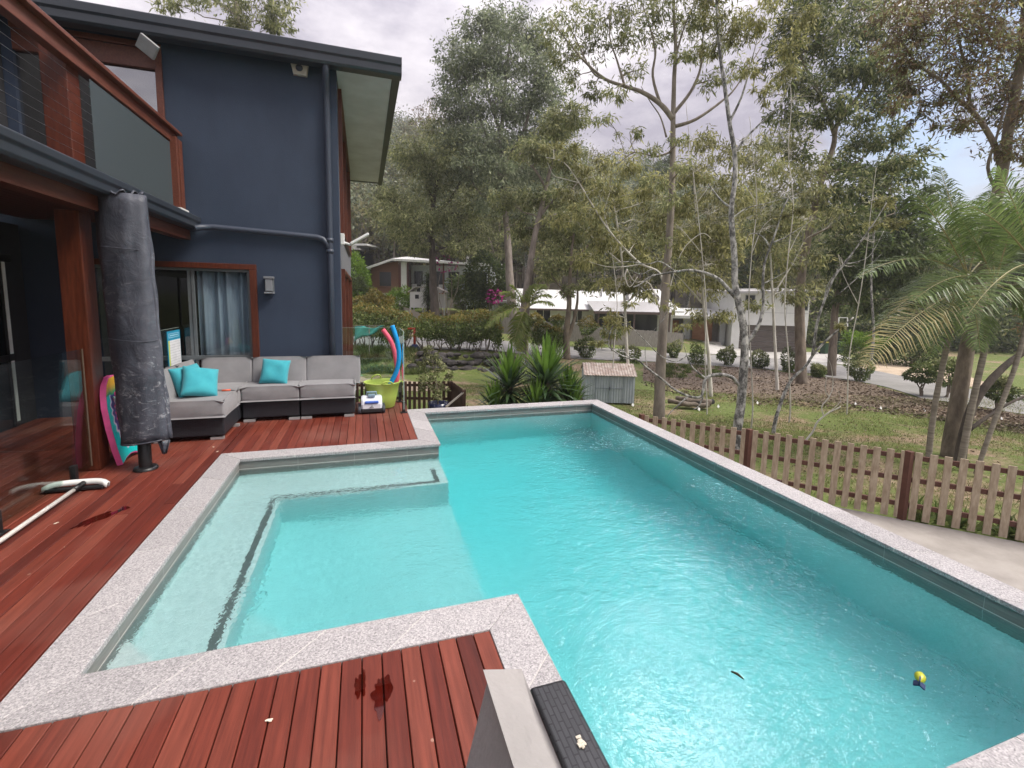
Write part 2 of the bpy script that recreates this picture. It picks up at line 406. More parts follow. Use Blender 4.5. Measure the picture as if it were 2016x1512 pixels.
def wicker(name,base,hi):
    m,N,L,out=new_mat(name)
    p=N.new('ShaderNodeBsdfPrincipled'); L.new(p.outputs[0],out.inputs[0]); p.inputs['Roughness'].default_value=.45
    tcn=N.new('ShaderNodeTexCoord')
    br=N.new('ShaderNodeTexBrick'); br.inputs['Scale'].default_value=1; br.inputs['Brick Width'].default_value=.05; br.inputs['Row Height'].default_value=.016
    br.inputs['Mortar Size'].default_value=.0024; br.inputs['Color1'].default_value=(*base,1); br.inputs['Color2'].default_value=(*hi,1); br.inputs['Mortar'].default_value=(.003,.003,.004,1)
    sp=N.new('ShaderNodeSeparateXYZ'); L.new(tcn.outputs['Object'],sp.inputs[0])
    ad=N.new('ShaderNodeMath'); ad.operation='ADD'; L.new(sp.outputs[0],ad.inputs[0]); L.new(sp.outputs[1],ad.inputs[1])
    g=N.new('ShaderNodeNewGeometry'); sn=N.new('ShaderNodeSeparateXYZ'); L.new(g.outputs['Normal'],sn.inputs[0])
    ab=N.new('ShaderNodeMath'); ab.operation='GREATER_THAN'; L.new(sn.outputs[2],ab.inputs[0]); ab.inputs[1].default_value=.6
    c1=N.new('ShaderNodeCombineXYZ'); L.new(ad.outputs[0],c1.inputs[0]); L.new(sp.outputs[2],c1.inputs[1])
    c2=N.new('ShaderNodeCombineXYZ'); L.new(sp.outputs[1],c2.inputs[0]); L.new(sp.outputs[0],c2.inputs[1])
    mv=N.new('ShaderNodeMix'); mv.data_type='VECTOR'; L.new(ab.outputs[0],mv.inputs[0]); L.new(c1.outputs[0],mv.inputs[4]); L.new(c2.outputs[0],mv.inputs[5])
    L.new(mv.outputs[1],br.inputs['Vector']); L.new(br.outputs['Color'],p.inputs['Base Color'])
    b=N.new('ShaderNodeBump'); b.inputs['Strength'].default_value=1; b.inputs['Distance'].default_value=.004; b.invert=True
    L.new(br.outputs['Fac'],b.inputs['Height']); L.new(b.outputs[0],p.inputs['Normal'])
    return m
M_wick=wicker('charcoal wicker',(.016,.018,.026),(.024,.027,.037))
M_wick2=wicker('dark grey wicker',(.015,.016,.018),(.026,.027,.030))
M_teal=pmat('turquoise fabric',(.03,.30,.37),(.045,.36,.42),rough=.9,scale=6,bump=.3,bscale=260,sheen=.2)
M_concrete=pmat('concrete path',(.27,.245,.22),(.36,.33,.30),rough=.9,scale=2.5,detail=9,bump=.3,bscale=60)
M_cover=None
# ================================================================== SETTING
FH=np.array([math.sin(YAW),math.cos(YAW)]); RH=np.array([math.cos(YAW),-math.sin(YAW)])
_cols=[(-3000,[(5,-1.5),(60,-1.2),(140,10),(260,14)]),
 (-300,[(5,-1.5),(24,-1.3),(40,0),(60,1.5),(140,36),(260,44)]),
 (700,[(5,-1.5),(14,-1.7),(21,-1.9),(22.7,-1.95),(23.3,-1.12),(24,-1.05),(31,-1.0),(36,-.3),(41,.5),(50,1.0),(62,2.2),(150,46),(260,52)]),
 (960,[(5,-1.5),(8,-1.55),(14,-1.7),(21,-1.9),(22.6,-2.0),(23.6,-1.2),(24.3,-1.08),(31,-1.05),(36,-.4),(42,.3),(50,.7),(62,1.6),(150,42),(260,48)]),
 (1100,[(5,-1.5),(8,-1.55),(18,-1.8),(22,-1.9),(24.5,-1.42),(31,-1.4),(36,-1.1),(45,-.8),(60,.5),(150,37),(260,42)]),
 (1300,[(5,-1.5),(8,-1.55),(18,-1.9),(23,-2.0),(26.9,-1.85),(33,-1.85),(38,-1.7),(45,-1.2),(62,.5),(150,33),(260,38)]),
 (1500,[(5,-1.5),(8,-1.55),(13,-1.65),(18,-1.95),(24,-2.1),(27.6,-2.2),(41,-2.62),(46,-2.6),(62,-1.5),(150,24),(260,28)]),
 (1640,[(5,-1.5),(8,-1.5),(18,-1.9),(21,-1.95),(24.8,-2.2),(32,-2.3),(40,-2.5),(62,-1.5),(150,16),(260,20)]),
 (1830,[(5,-1.5),(8,-1.5),(15,-1.75),(18.5,-2.0),(24,-2.1),(30,-2.2),(62,-1.8),(150,10),(260,14)]),
 (2016,[(5,-1.5),(9,-1.5),(13,-1.7),(15.8,-1.9),(21,-2.0),(30,-2.1),(62,-1.5),(150,9),(260,12)]),
 (5000,[(5,-1.5),(40,-1.8),(150,6),(260,10)])]
_cx=np.array([c[0] for c in _cols],float)
_rng0=np.random.default_rng(3)
_ph=_rng0.uniform(0,6.28,(6,2)); _fr=_rng0.uniform(.12,.5,(6,2))
def terrain(x,y):
    s=x*FH[0]+y*FH[1]; t=x*RH[0]+y*RH[1]
    if s<3: return -1.5
    px=1008+F*t/s
    px=min(max(px,-2999),4999)
    i=int(np.searchsorted(_cx,px))-1; w=(px-_cx[i])/(_cx[i+1]-_cx[i])
    a=_cols[i][1]; b=_cols[i+1][1]
    za=np.interp(s,[q[0] for q in a],[q[1] for q in a]); zb=np.interp(s,[q[0] for q in b],[q[1] for q in b])
    z=za*(1-w)+zb*w
    k=min(max((s-50)/40,0),1)
    if k>0: z+=k*sum(math.sin(_fr[j,0]*x*.35+_ph[j,0])*math.sin(_fr[j,1]*y*.35+_ph[j,1]) for j in range(6))*.9
    return float(z)
def gp(px,s,dz=0.0):
    """ground point under photo column px at forward distance s"""
    t=(px-1008)/F*s
    x=FH[0]*s+RH[0]*t; y=FH[1]*s+RH[1]*t
    return np.array([x,y,terrain(x,y)+dz])
def ground_mat():
    m,N,L,out=new_mat('lawn and earth')
    p=N.new('ShaderNodeBsdfPrincipled'); L.new(p.outputs[0],out.inputs[0]); p.inputs['Roughness'].default_value=.95; p.inputs['Specular IOR Level'].default_value=.2
    tcn=N.new('ShaderNodeTexCoord')
    def nz(s,d=6,r=.6):
        n=N.new('ShaderNodeTexNoise'); n.inputs['Scale'].default_value=s; n.inputs['Detail'].default_value=d; n.inputs['Roughness'].default_value=r; L.new(tcn.outputs['Object'],n.inputs['Vector']); return n
    a=nz(.35,5); b=nz(9,8,.75); c=nz(1.3,6,.7)
    rg=ramp(N,[(.3,(.065,.092,.022)),(.5,(.12,.155,.042)),(.68,(.19,.215,.075))]); L.new(b.outputs['Fac'],rg.inputs['Fac'])
    rd=ramp(N,[(.3,(.15,.105,.07)),(.5,(.26,.19,.125)),(.7,(.38,.30,.205))]); L.new(b.outputs['Fac'],rd.inputs['Fac'])
    ad=N.new('ShaderNodeMath'); ad.operation='MULTIPLY_ADD'; L.new(a.outputs['Fac'],ad.inputs[0]); ad.inputs[1].default_value=.6; 
    m2=N.new('ShaderNodeMath'); m2.operation='MULTIPLY'; L.new(c.outputs['Fac'],m2.inputs[0]); m2.inputs[1].default_value=.5; L.new(m2.outputs[0],ad.inputs[2])
    rm=ramp(N,[(.55,(0,0,0)),(.66,(1,1,1))]); L.new(ad.outputs[0],rm.inputs['Fac'])
    mixn=N.new('ShaderNodeMix'); mixn.data_type='RGBA'; L.new(rm.outputs[0],mixn.inputs[0]); L.new(rg.outputs[0],mixn.inputs[6]); L.new(rd.outputs[0],mixn.inputs[7])
    L.new(mixn.outputs[2],p.inputs['Base Color'])
    bp=N.new('ShaderNodeBump'); bp.inputs['Strength'].default_value=.8; bp.inputs['Distance'].default_value=.05; L.new(b.outputs['Fac'],bp.inputs['Height']); L.new(bp.outputs[0],p.inputs['Normal'])
    return m
M_ground=ground_mat()
# --- ground sheet
rr=[0.5]+[1.5+.9*i for i in range(48)]; r=rr[-1]
while r<700: r*=1.045; rr.append(r)
na=300; P=[]
for r in rr:
    row=[]
    for k in range(na+1):
        th=2*math.pi*k/na; x=r*math.sin(th); y=r*math.cos(th)
        row.append((x,y,terrain(x,y)))
    P.append(row)
g=MB(); g.grid(P); tag(g.build('ground',M_ground),kind='structure')

def strip(name, cols, mat, dz, nv=6, label=None, jag=0.0):
    """cols: (px, s_near, s_far) -> sheet that follows the terrain dz above it"""
    rg=random.Random(4); mb=MB(); P=[]
    pxs=np.arange(cols[0][0],cols[-1][0]+1,10)
    for px in pxs:
        a=np.interp(px,[c[0] for c in cols],[c[1] for c in cols])+rg.uniform(-jag,jag); b=np.interp(px,[c[0] for c in cols],[c[2] for c in cols])+rg.uniform(-jag,jag)
        P.append([tuple(gp(px,a+(b-a)*k/nv,dz)) for k in range(nv+1)])
    mb.grid(P); o=mb.build(name,mat); tag(o,kind='structure'); return o
M_road=pmat('worn asphalt',(.20,.195,.185),(.28,.27,.255),rough=.95,scale=1.2,detail=8)
M_mulch=pmat('leaf mulch',(.065,.046,.032),(.185,.135,.092),rough=.95,scale=14,detail=9,bump=.8,bscale=30,nrough=.8)
M_sand=pmat('sandy verge',(.38,.29,.20),(.5,.40,.29),rough=.95,scale=2,detail=8)
M_drive=pmat('pale driveway concrete',(.40,.385,.36),(.50,.48,.45),rough=.9,scale=1,detail=6)
strip('road',[(300,24.6,30.2),(700,24.2,30.5),(960,24.6,30.8),(1100,24.7,30.6),(1300,27.1,33),(1420,27.4,34),(1500,27.7,35),(1600,26.4,34),(1640,25.0,31.5),(1740,21.8,27.5),(1830,18.7,23.6),(1930,17.1,21.2),(2016,16.0,19.8),(2300,13.6,16.8),(2700,11.5,14.2)],M_road,.03)
strip('driveway',[(1395,34.2,41.4),(1500,35.2,41.2),(1640,32.0,40.6),(1690,29.8,34)],M_drive,.034)
strip('mulch_bed',[(1270,21.5,26.8),(1340,19.5,27.2),(1500,17.8,27.5),(1640,17.0,24.8),(1740,16.2,21.6),(1830,15.2,18.5),(1930,14.4,16.9),(2016,13.5,15.8),(2300,12,13.4)],M_mulch,.02,jag=.35)
strip('sand_verge',[(1700,28.6,34),(1780,25.8,34),(1900,22.6,27),(1960,21.2,23)],M_sand,.02,jag=.2)
M_bare=pmat('bare pale soil',(.30,.225,.16),(.40,.32,.235),rough=.95,scale=4,detail=8)
M_ffloor=pmat('forest floor',(.035,.028,.018),(.08,.065,.04),rough=.95,scale=.6,detail=8)
strip('forest_floor',[(520,52,255),(1500,47.5,255),(1660,42,255),(2600,36,255)],M_ffloor,.08,nv=60)
strip('dirt_patch',[(600,17.2,20.2),(700,17.0,20.0),(760,16.6,19.6),(820,17.0,19.2),(880,17.5,18.6)],M_bare,.02,jag=.25)
M_moss=pmat('mossy bank',(.035,.05,.016),(.075,.09,.03),rough=.95,scale=6,detail=8,bump=.6,bscale=20)

# --- fence line of the lawn side (also edge of the concrete path)
FA=np.array([7.86,4.58]); FB=np.array([6.37,6.14]); FD=(FB-FA)/np.linalg.norm(FB-FA); FN=np.array([FD[1],-FD[0]])
if FN@FA<0: FN=-FN
def fl(t): return FA+FD*t
mb=MB(); e0=fl(-6)-FN*.05; e1=fl(4.6)-FN*.05
mb.prism([(4.0,-3),(e0[0],e0[1]),(e1[0],e1[1]),(4.0,e1[1]+.05)],-1.52,-1.455)
tag(mb.build('concrete_path',M_concrete,bevel=.01),kind='structure')

# --- pool dimensions
X1,X2,X3,X4,X7,X8=-1.53,-1.29,.63,.875,3.75,4.0
YN0,YN,Y1,Y2,Y3,Y4,Y5,Y6=.75,1.0,2.23,2.48,5.455,5.70,7.025,7.28
# --- deck
rg=random.Random(11); mb=MB(); pitch=.0945; bw=.0895
cols=[(-4.3,X1,[(-1.6,8.0)]),(X1,X3,[(-1.6,Y1-.004),(Y4+.004,8.0)])]
x=X3-.003; zone=[]
while x>-4.45:
    x0=x-bw; x1=x
    ivs=[(-1.6,Y1-.004),(Y4+.004,8.0)] if x1>X1-.004 else [(-1.6,8.0)]
    if x0<X1-.004<x1 and x1>X1: 
        mb.box(x0,X1-.004,-1.6,8.0,-.030,-.004) if X1-.004-x0>.02 else None
        x0=X1-.002
    for a,b in ivs:
        cuts=[a]; y=a+rg.uniform(.6,4.2)
        while y<b-.5: cuts.append(y); y+=rg.uniform(2.4,4.8)
        cuts.append(b)
        for c0,c1 in zip(cuts,cuts[1:]):
            dz=rg.uniform(-.0012,.0012); mb.box(x0,x1,c0+.0012,c1-.0012,-.030,-.004+dz)
    x-=pitch
deck=mb.build('deck',[M_deck,M_void],bevel=.003,seg=1); tag(deck,kind='structure')
mb=MB()
mb.box(-4.5,X1-.02,-1.7,8.1,-.2,-.05); mb.box(X1-.01,X3-.02,-1.7,Y1-.02,-.2,-.05); mb.box(X1-.01,X3-.02,Y4+.02,8.1,-.2,-.05)
tag(mb.build('deck_shade_sheet',M_void),kind='structure')  # near-black sheet paints the shade seen between the boards
mb=MB(); mb.box(X3-.01,X3+.02,Y6+.01,8.12,-1.52,-.004); tag(mb.build('deck_fascia',M_timber),kind='structure')

# --- coping: mitred runs cut into pavers over a grout bed
mb=MB()
def run(i0,i1,o0,o1,n):
    I0,I1,O0,O1=[np.array(q,float) for q in (i0,i1,o0,o1)]
    cq=[I0,I1,O1,O0]; cc=sum(cq)/4; cq=[q+(cc-q)/np.linalg.norm(cc-q)*.004 for q in cq]
    if sum(cq[i][0]*cq[(i+1)%4][1]-cq[(i+1)%4][0]*cq[i][1] for i in range(4))<0: cq=cq[::-1]
    mb.prism([tuple(v) for v in cq],-.031,-.0035,1)
    for k in range(n):
        a,b=k/n,(k+1)/n; L=np.linalg.norm(I1-I0); e=.0028/L
        a2=a+(e if k else e*.5); b2=b-(e if k<n-1 else e*.5)
        q=[I0+(I1-I0)*a2,I0+(I1-I0)*b2,O0+(O1-O0)*b2,O0+(O1-O0)*a2]
        ar=sum(q[i][0]*q[(i+1)%4][1]-q[(i+1)%4][0]*q[i][1] for i in range(4))
        if ar<0: q=q[::-1]
        mb.prism([tuple(v) for v in q],-.034,rg.uniform(-.0006,.0006))
c=.0  # inner edge line of the coping
run((X2,Y2),(X2,Y3),(X1,Y1),(X1,Y4),5)
run((X2,Y2),(X4,Y2),(X1,Y1),(X3,Y1),4)
run((X4,Y2),(X4,YN),(X3,Y1),(X3,YN0),3)
run((X4,YN),(X7,YN),(X3,YN0),(X8,YN0),5)
run((X7,YN),(X7,Y5),(X8,YN0),(X8,Y6),10)
run((X7,Y5),(X4,Y5),(X8,Y6),(X3,Y6),5)
run((X4,Y5),(X4,Y3),(X3,Y6),(X3,Y4),3)
run((X4,Y3),(X2,Y3),(X3,Y4),(X1,Y4),4)
tag(mb.build('pool_coping',[M_gran,M_grout],bevel=.004,seg=2),kind='structure')
inner=[(X2,Y2),(X4,Y2),(X4,YN),(X7,YN),(X7,Y5),(X4,Y5),(X4,Y3),(X2,Y3)]
ins=.018   # the wall stands behind the nosing of the coping
def off(poly,d):
    out=[]; n=len(poly)
    for i in range(n):
        p0,p1,p2=[np.array(poly[(i+k)%n],float) for k in (-1,0,1)]
        d1=(p1-p0)/np.linalg.norm(p1-p0); d2=(p2-p1)/np.linalg.norm(p2-p1)
        n1=np.array([d1[1],-d1[0]]); n2=np.array([d2[1],-d2[0]])
        out.append(tuple(p1+(n1+n2)*d))
    return out
wallp=off(inner,ins)
outer=off(inner,.23)
mb=MB(); n=len(wallp)
for i in range(n):                       # grout bed + masonry ring (top -.036) down to the ground
    a,b=wallp[i],wallp[(i+1)%n]; A,B=outer[i],outer[(i+1)%n]
    mb.add([(a[0],a[1],-.036),(b[0],b[1],-.036),(B[0],B[1],-.036),(A[0],A[1],-.036)],[(0,3,2,1)],0)
    mb.add([(A[0],A[1],-.036),(B[0],B[1],-.036),(B[0],B[1],-1.55),(A[0],A[1],-1.55)],[(0,3,2,1)],1)
    mb.add([(a[0],a[1],-.036),(b[0],b[1],-.036),(b[0],b[1],-.31),(a[0],a[1],-.31)],[(0,1,2,3)],2)
    mb.add([(a[0],a[1],-.31),(b[0],b[1],-.31),(b[0],b[1],-1.75),(a[0],a[1],-1.75)],[(0,1,2,3)],3)
lin=off(inner,ins-.003)
for i in range(n):                       # pale scum line at the water's edge
    a,b=lin[i],lin[(i+1)%n]; mb.add([(a[0],a[1],-.117),(b[0],b[1],-.117),(b[0],b[1],-.1235),(a[0],a[1],-.1235)],[(0,1,2,3)],0)
def fz(y): return float(np.interp(y,[1.0,2.2,5.3,7.05],[-1.05,-1.15,-1.5,-1.4]))
mb.grid([[(xx,yy,fz(yy)) for xx in (X4-.05,2.3,X7+.05)] for yy in np.linspace(YN-.05,Y5+.05,14)],3)
mb.box(X2-.05,X4,Y2-.05,Y3+.05,-1.75,-.92,3)                 # spa floor block
mb.box(X2-.04,-.80,Y2-.04,Y3+.04,-.95,-.375,3)                # long bench
mb.box(-.80,X4-.015,4.79,Y3+.04,-.95,-.377,3)                # far bench
mb.prism([(X2-.03,Y2-.03),(-.83,Y2-.03),(X2-.03,2.95)],-.6,-.225,3)   # corner steps
mb.prism([(-.799,Y2-.03),(.12,Y2-.03),(-.799,3.42)],-.95,-.72,3)
mb.box(-.89,-.84,Y2-.03,4.88,-.385,-.371,4); mb.box(-.84,.77,4.83,4.88,-.385,-.371,4); mb.box(.72,.77,4.88,5.22,-.385,-.371,4)
tag(mb.build('pool_shell',[M_grout,M_concrete,M_tile,M_plaster,M_trim]),kind='structure')
WZ=-.125
wp=off(inner,.06)
mb=MB(); mb.prism([tuple(q) for q in wp],-1.9,WZ)
tag(mb.build('pool_water',M_water),kind='structure')

# ================================================================== THE HOUSE
HW=7.9; HX=-.34
house=empty('blue_house',(-2.3,HW,0),'two storey house with dark navy rendered walls and a timber railed balcony','house')
mb=MB()     # front wall round the two openings
T=.22
def wbox(x0,x1,z0,z1,mi=0): mb.box(x0,x1,HW,HW+T,z0,z1,mi)
LX0,LX1,LZ0,LZ1=-3.6,-1.62,.30,2.13
UX0,UX1,UZ0,UZ1=-4.2,-2.66,2.92,5.05
wbox(-9,LX0,-1.5,2.7); wbox(LX1,HX,-1.5,2.7); wbox(LX0,LX1,-1.5,LZ0); wbox(LX0,LX1,LZ1,2.7)
wbox(-9,UX0,2.7,5.3); wbox(UX1,HX,2.7,5.3); wbox(UX0,UX1,2.7,UZ0); wbox(UX0,UX1,UZ1,5.3)
mb.build('front_wall',M_wall,house)
mb=MB()
mb.box(HX-.2,HX-.003,HW+T+.002,15,-1.5,-.0); mb.box(HX-.2,HX-.003,HW+T+.002,8.3,0,5.25); mb.box(HX-.2,HX-.003,8.3,13.4,2.15,2.85)
mb.box(HX-.2,HX-.003,13.4,15,0,5.25); mb.box(HX-.2,HX-.003,8.3,13.4,5.0,5.25)
mb.box(-9,HX-.2,14.8,15,-1.5,5.25)
mb.build('side_wall',M_sidewall,house)
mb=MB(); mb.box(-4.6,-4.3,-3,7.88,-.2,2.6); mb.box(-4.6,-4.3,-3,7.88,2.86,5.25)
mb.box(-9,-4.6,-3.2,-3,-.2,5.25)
mb.build('wing_wall',M_inter_shade,house)  # near-black: dark glass above, balcony shade painted in below
# side windows in timber boxes
for nm,z0,z1 in (('side_window',2.85,5.0),('side_door',.02,2.15)):
    y0,y1=8.35,13.4
    w=empty(nm,(HX,(y0+y1)/2,z0)); parent(w,house)
    f=MB(); x0,x1=HX-.12,HX+.055
    f.box(x0,x1,y0-.06,y0+.03,z0-.05,z1+.06); f.box(x0,x1,y1-.03,y1+.06,z0-.05,z1+.06)
    f.box(x0,x1,y0+.03,y1-.03,z1,z1+.06); f.box(x0,x1,y0+.03,y1-.03,z0-.05,z0)
    f.box(x0+.04,x1-.02,(y0+y1)/2-.05,(y0+y1)/2+.05,z0,z1)
    f.build('window_frame',M_timber,w,bevel=.004,seg=1)
    f=MB(); f.box(HX-.03,HX-.02,y0+.03,y1-.03,z0,z1); f.build('pane',M_refglass if z0>2 else M_winglass,w)
# lower front window
w=empty('front_window',((LX0+LX1)/2,HW,LZ0)); parent(w,house)
f=MB(); fy0,fy1=HW-.035,HW+.12
f.box(LX0-.01,LX1+.09,fy0,fy1,LZ1-.005,LZ1+.075); f.box(LX1-.005,LX1+.09,fy0+.001,fy1,LZ0-.06,LZ1-.005); f.box(LX0-.09,LX0+.005,fy0+.001,fy1,LZ0-.06,LZ1+.075); f.box(LX0,LX1,fy0,fy1,LZ0-.06,LZ0+.005)
f.build('timber_surround',M_timber,w,bevel=.004,seg=1)
f=MB(); a0,a1=HW+.02,HW+.07; zt=.80
f.box(LX0,LX1,a0,a1,LZ1-.045,LZ1-.006); f.box(LX0,LX1,a0,a1,LZ0+.006,LZ0+.05)
f.box(LX0,LX1,a0-.004,a1+.004,zt-.03,zt+.03)
for xx in (LX0+.002,-2.40,LX1-.047): f.box(xx,xx+.04,a0+.003,a1-.003,LZ0+.05,zt-.03); f.box(xx,xx+.04,a0+.003,a1-.003,zt+.03,LZ1-.045)
f.box(-2.45,-2.405,a0+.012,a1+.01,zt+.03,LZ1-.045)
f.build('window_sash',M_alu,w,bevel=.002,seg=1)
f=MB(); f.box(LX0+.04,LX1-.04,HW+.043,HW+.047,LZ0+.05,LZ1-.045); f.build('pane',M_winglass,w)
P=[]; rgc=random.Random(2)
for k in range(90):
    xx=-2.36+.72*k/89; yy=HW+.15+.04*math.sin(k*.33+.9*math.sin(k*.17))
    P.append([(xx,yy,.42),(xx,yy+.01*math.sin(k),1.2),(xx+.005,yy,2.2)])
f=MB(); f.grid(P); f.build('curtain',M_curtain,w,solid=.004)
f=MB(); f.box(-4,HX-.25,HW+1.6,HW+1.65,0,2.6); f.build('room_back',M_inter_shade,house)
f=MB(); f.box(-9,HX-.25,HW+T+.01,14.7,2.62,2.8); f.build('floor_slab',M_inter_shade,house)
# upper front window (balcony slider)
w=empty('upper_window',((UX0+UX1)/2,HW,UZ0)); parent(w,house)
f=MB(); f.box(UX1-.004,UX1+.075,HW-.03,HW+.12,UZ0,UZ1+.07); f.box(UX0,UX1-.004,HW-.03,HW+.12,UZ1,UZ1+.07)
f.box(UX0,UX1-.004,HW+.005,HW+.1,UZ1-.25,UZ1-.003)
f.build('window_frame',M_timberh,w,bevel=.004,seg=1)
f=MB(); f.box(UX0,UX1-.004,HW+.06,HW+.07,UZ0,UZ1-.25); f.build('pane',M_refglass,w)
# roof, gutter, soffit
f=MB(); f.box(-9,.56,7.74,15.3,5.20,5.42); f.build('roof',M_dark,house,bevel=.01)
prof=[(.0,5.085),(-.13,5.10),(-.155,5.13),(-.155,5.22),(-.175,5.25),(-.175,5.345),(-.16,5.36),(-.14,5.345),(.0,5.345)]
f=MB(); n=len(prof)
for xx in (-9,.605): f.v+= [(xx,7.735+a,b) for a,b in prof]
for i in range(n): f.f.append((i,(i+1)%n,n+(i+1)%n,n+i)); f.m.append(0); f.sm.append(False)
f.f+= [tuple(range(n)),tuple(range(2*n-1,n-1,-1))]; f.m+=[0,0]; f.sm+=[False,False]
f.build('roof_gutter',M_dark,house,bevel=.006)
f=MB(); f.box(HX+.0,.478,7.735,15.0,5.165,5.195); f.build('soffit',M_soffit,house)
f=MB(); f.box(.48,.60,7.737,15.3,5.15,5.40); f.box(HX,.48,15.0,15.12,5.15,5.40); f.build('verge_fascia',M_dark,house,bevel=.006)
# downpipe and the long pipe from the balcony gutter
f=MB(); pr=.047
f.tube([(-.47,7.66,5.18),(-.472,7.66,5.05),(-.478,7.72,4.93),(-.482,7.80,4.84),(-.482,7.835,4.7),(-.482,7.835,2.2),(-.482,7.835,0)],pr,12)
for z in (2.62,2.45): f.tube([(-.482,7.835,z-.03),(-.482,7.835,z+.03)],pr+.008,12)
f.build('downpipe',M_pipe,house)
f=MB(); f.tube([(-2.26,7.66,2.66),(-2.2,7.80,2.70),(-2.05,7.835,2.715),(-1.2,7.835,2.68),(-.66,7.835,2.655),(-.58,7.835,2.63),(-.52,7.835,2.56),(-.482,7.835,2.46)],.045,12)
f.build('gutter_pipe',M_pipe,house)
# balcony
def screen_mat():
    m,N,L,out=new_mat('grey shade screen')
    d=N.new('ShaderNodeBsdfDiffuse'); d.inputs[0].default_value=(.075,.09,.10,1); t=N.new('ShaderNodeBsdfTransparent'); ms=N.new('ShaderNodeMixShader'); ms.inputs[0].default_value=.2
    L.new(d.outputs[0],ms.inputs[1]); L.new(t.outputs[0],ms.inputs[2]); L.new(ms.outputs[0],out.inputs[0]); return m
M_screen=screen_mat()
bal=empty('balcony',(-2.6,5,2.62)); parent(bal,house)
f=MB(); f.box(-4.28,-2.36,-2.5,7.88,2.72,2.86); f.build('balcony_floor',M_dark,bal)
f=MB(); k=-4.25
while k<-2.4: f.box(k,k+.088,-2.5,7.87,2.69,2.715); k+=.093
f.box(-2.50,-2.36,-2.5,7.88,2.52,2.718)
f.build('timber_soffit',M_soffitwood,bal)
prof=[(-.12,2.655),(-.01,2.665),(.01,2.69),(.01,2.75),(.03,2.775),(.03,2.83),(.015,2.845),(-.01,2.835),(-.12,2.835)]
f=MB(); n=len(prof)
for yy in (-2.5,7.86): f.v+=[(-2.24+a,yy,b) for a,b in prof]
for i in range(n): f.f.append((i,(i+1)%n,n+(i+1)%n,n+i)); f.m.append(0); f.sm.append(False)
f.f+=[tuple(range(n-1,-1,-1)),tuple(range(n,2*n))]; f.m+=[0,0]; f.sm+=[False,False]
f.build('balcony_gutter',M_dark,bal,bevel=.006)
f=MB(); f.box(-2.71,-2.52,5.45,5.65,.0,2.52); f.build('veranda_post',M_timber,bal,bevel=.006)
f=MB(); f.box(-2.70,-2.51,5.42,5.62,2.86,3.93); f.build('balcony_post',M_timber,bal,bevel=.006)
f=MB(); f.box(-2.52,-2.38,7.60,7.66,2.93,3.86); f.box(-2.515,-2.385,7.72,7.84,2.93,3.86); f.build('end_post',M_timberh,bal,bevel=.004)
f=MB(); f.box(-2.56,-2.36,7.58,7.88,2.86,2.928); f.build('post_foot',M_white,bal)
f=MB(); f.box(-2.56,-2.38,-2.4,7.86,3.935,3.975); f.box(-2.53,-2.44,-2.4,7.86,3.80,3.933); f.build('handrail',M_timberh,bal,bevel=.006)
for k in range(10):
    z=2.955+k*.084
    f=MB(); f.tube([(-2.47,-2.4,z),(-2.47,7.6,z)],.0018,5); f.tube([(-2.46,7.842,z),(-2.46,7.85,z)],.008,6); f.build('cable',M_cable,bal)
f=MB(); f.box(-2.452,-2.449,5.66,7.58,2.90,3.775); f.build('shade_screen',M_screen,bal)
# ground floor doors of the wing, in deep shade
dr=empty('sliding_door',(-4.28,4,0)); parent(dr,house)
f=MB(); f.box(-4.299,-4.25,0.2,7.6,2.1,2.2)
for yy in (.2,2.6,5.0,7.4): f.box(-4.299,-4.252,yy,yy+.09,.02,2.1)
f.box(-4.299,-4.256,.29,7.4,.86,.94)
f.build('door_frame',M_black,dr)
f=MB(); f.box(-4.255,-4.245,7.42,7.47,.95,2.1); f.box(-4.255,-4.245,7.42,7.47,.08,.86); f.build('door_edge',M_white,dr)
f=MB(); f.box(-4.28,-4.27,.29,7.4,.02,2.1); f.build('door_glass',glassmat('dark door glass',(.08,.085,.09),1.5,1.3),dr)

# fittings on the house
t=empty('wall_light',(-1.35,HW,1.8),'grey box up-down wall light beside the ground floor window','wall light')
f=MB(); f.box(-1.415,-1.295,HW-.055,HW-.002,1.80,2.03); f.build('light_body',M_alu,t,bevel=.004)
f=MB(); f.box(-1.42,-1.29,HW-.125,HW-.002,2.0,2.032); f.box(-1.42,-1.29,HW-.125,HW-.002,1.775,1.80); f.box(-1.40,-1.31,HW-.115,HW-.057,1.815,1.995)
f.build('light_cover',pmat('grey light shade',(.21,.22,.24),rough=.5),t,bevel=.003)
t=empty('flood_light',(-2.73,HW-.02,5.13),'square white floodlight tilted down under the top gutter','flood light')
f=MB(); f.box(-2.80,-2.70,HW-.09,HW-.002,5.07,5.17); f.tube([(-2.74,HW-.08,5.08),(-2.70,HW-.2,5.05)],.02,8); f.build('bracket',M_white,t,bevel=.01)
mt=Matrix.Translation((-2.645,HW-.27,4.965))@Matrix.Rotation(R(38),4,'Y')@Matrix.Rotation(R(-62),4,'X')
f=MB(); f.box(-.12,.12,-.095,.095,-.025,.02,mat=mt); f.build('lamp_head',pmat('grey lamp casting',(.3,.3,.3),rough=.5),t,bevel=.008)
f=MB(); f.box(-.108,.108,-.083,.083,.021,.027,mat=mt); f.build('lamp_face',pmat('milky lamp glass',(.8,.82,.78),rough=.25),t)
t=empty('security_sensor',(-.84,HW,5.13),'small beige box sensor with round lens under the top gutter','sensor')
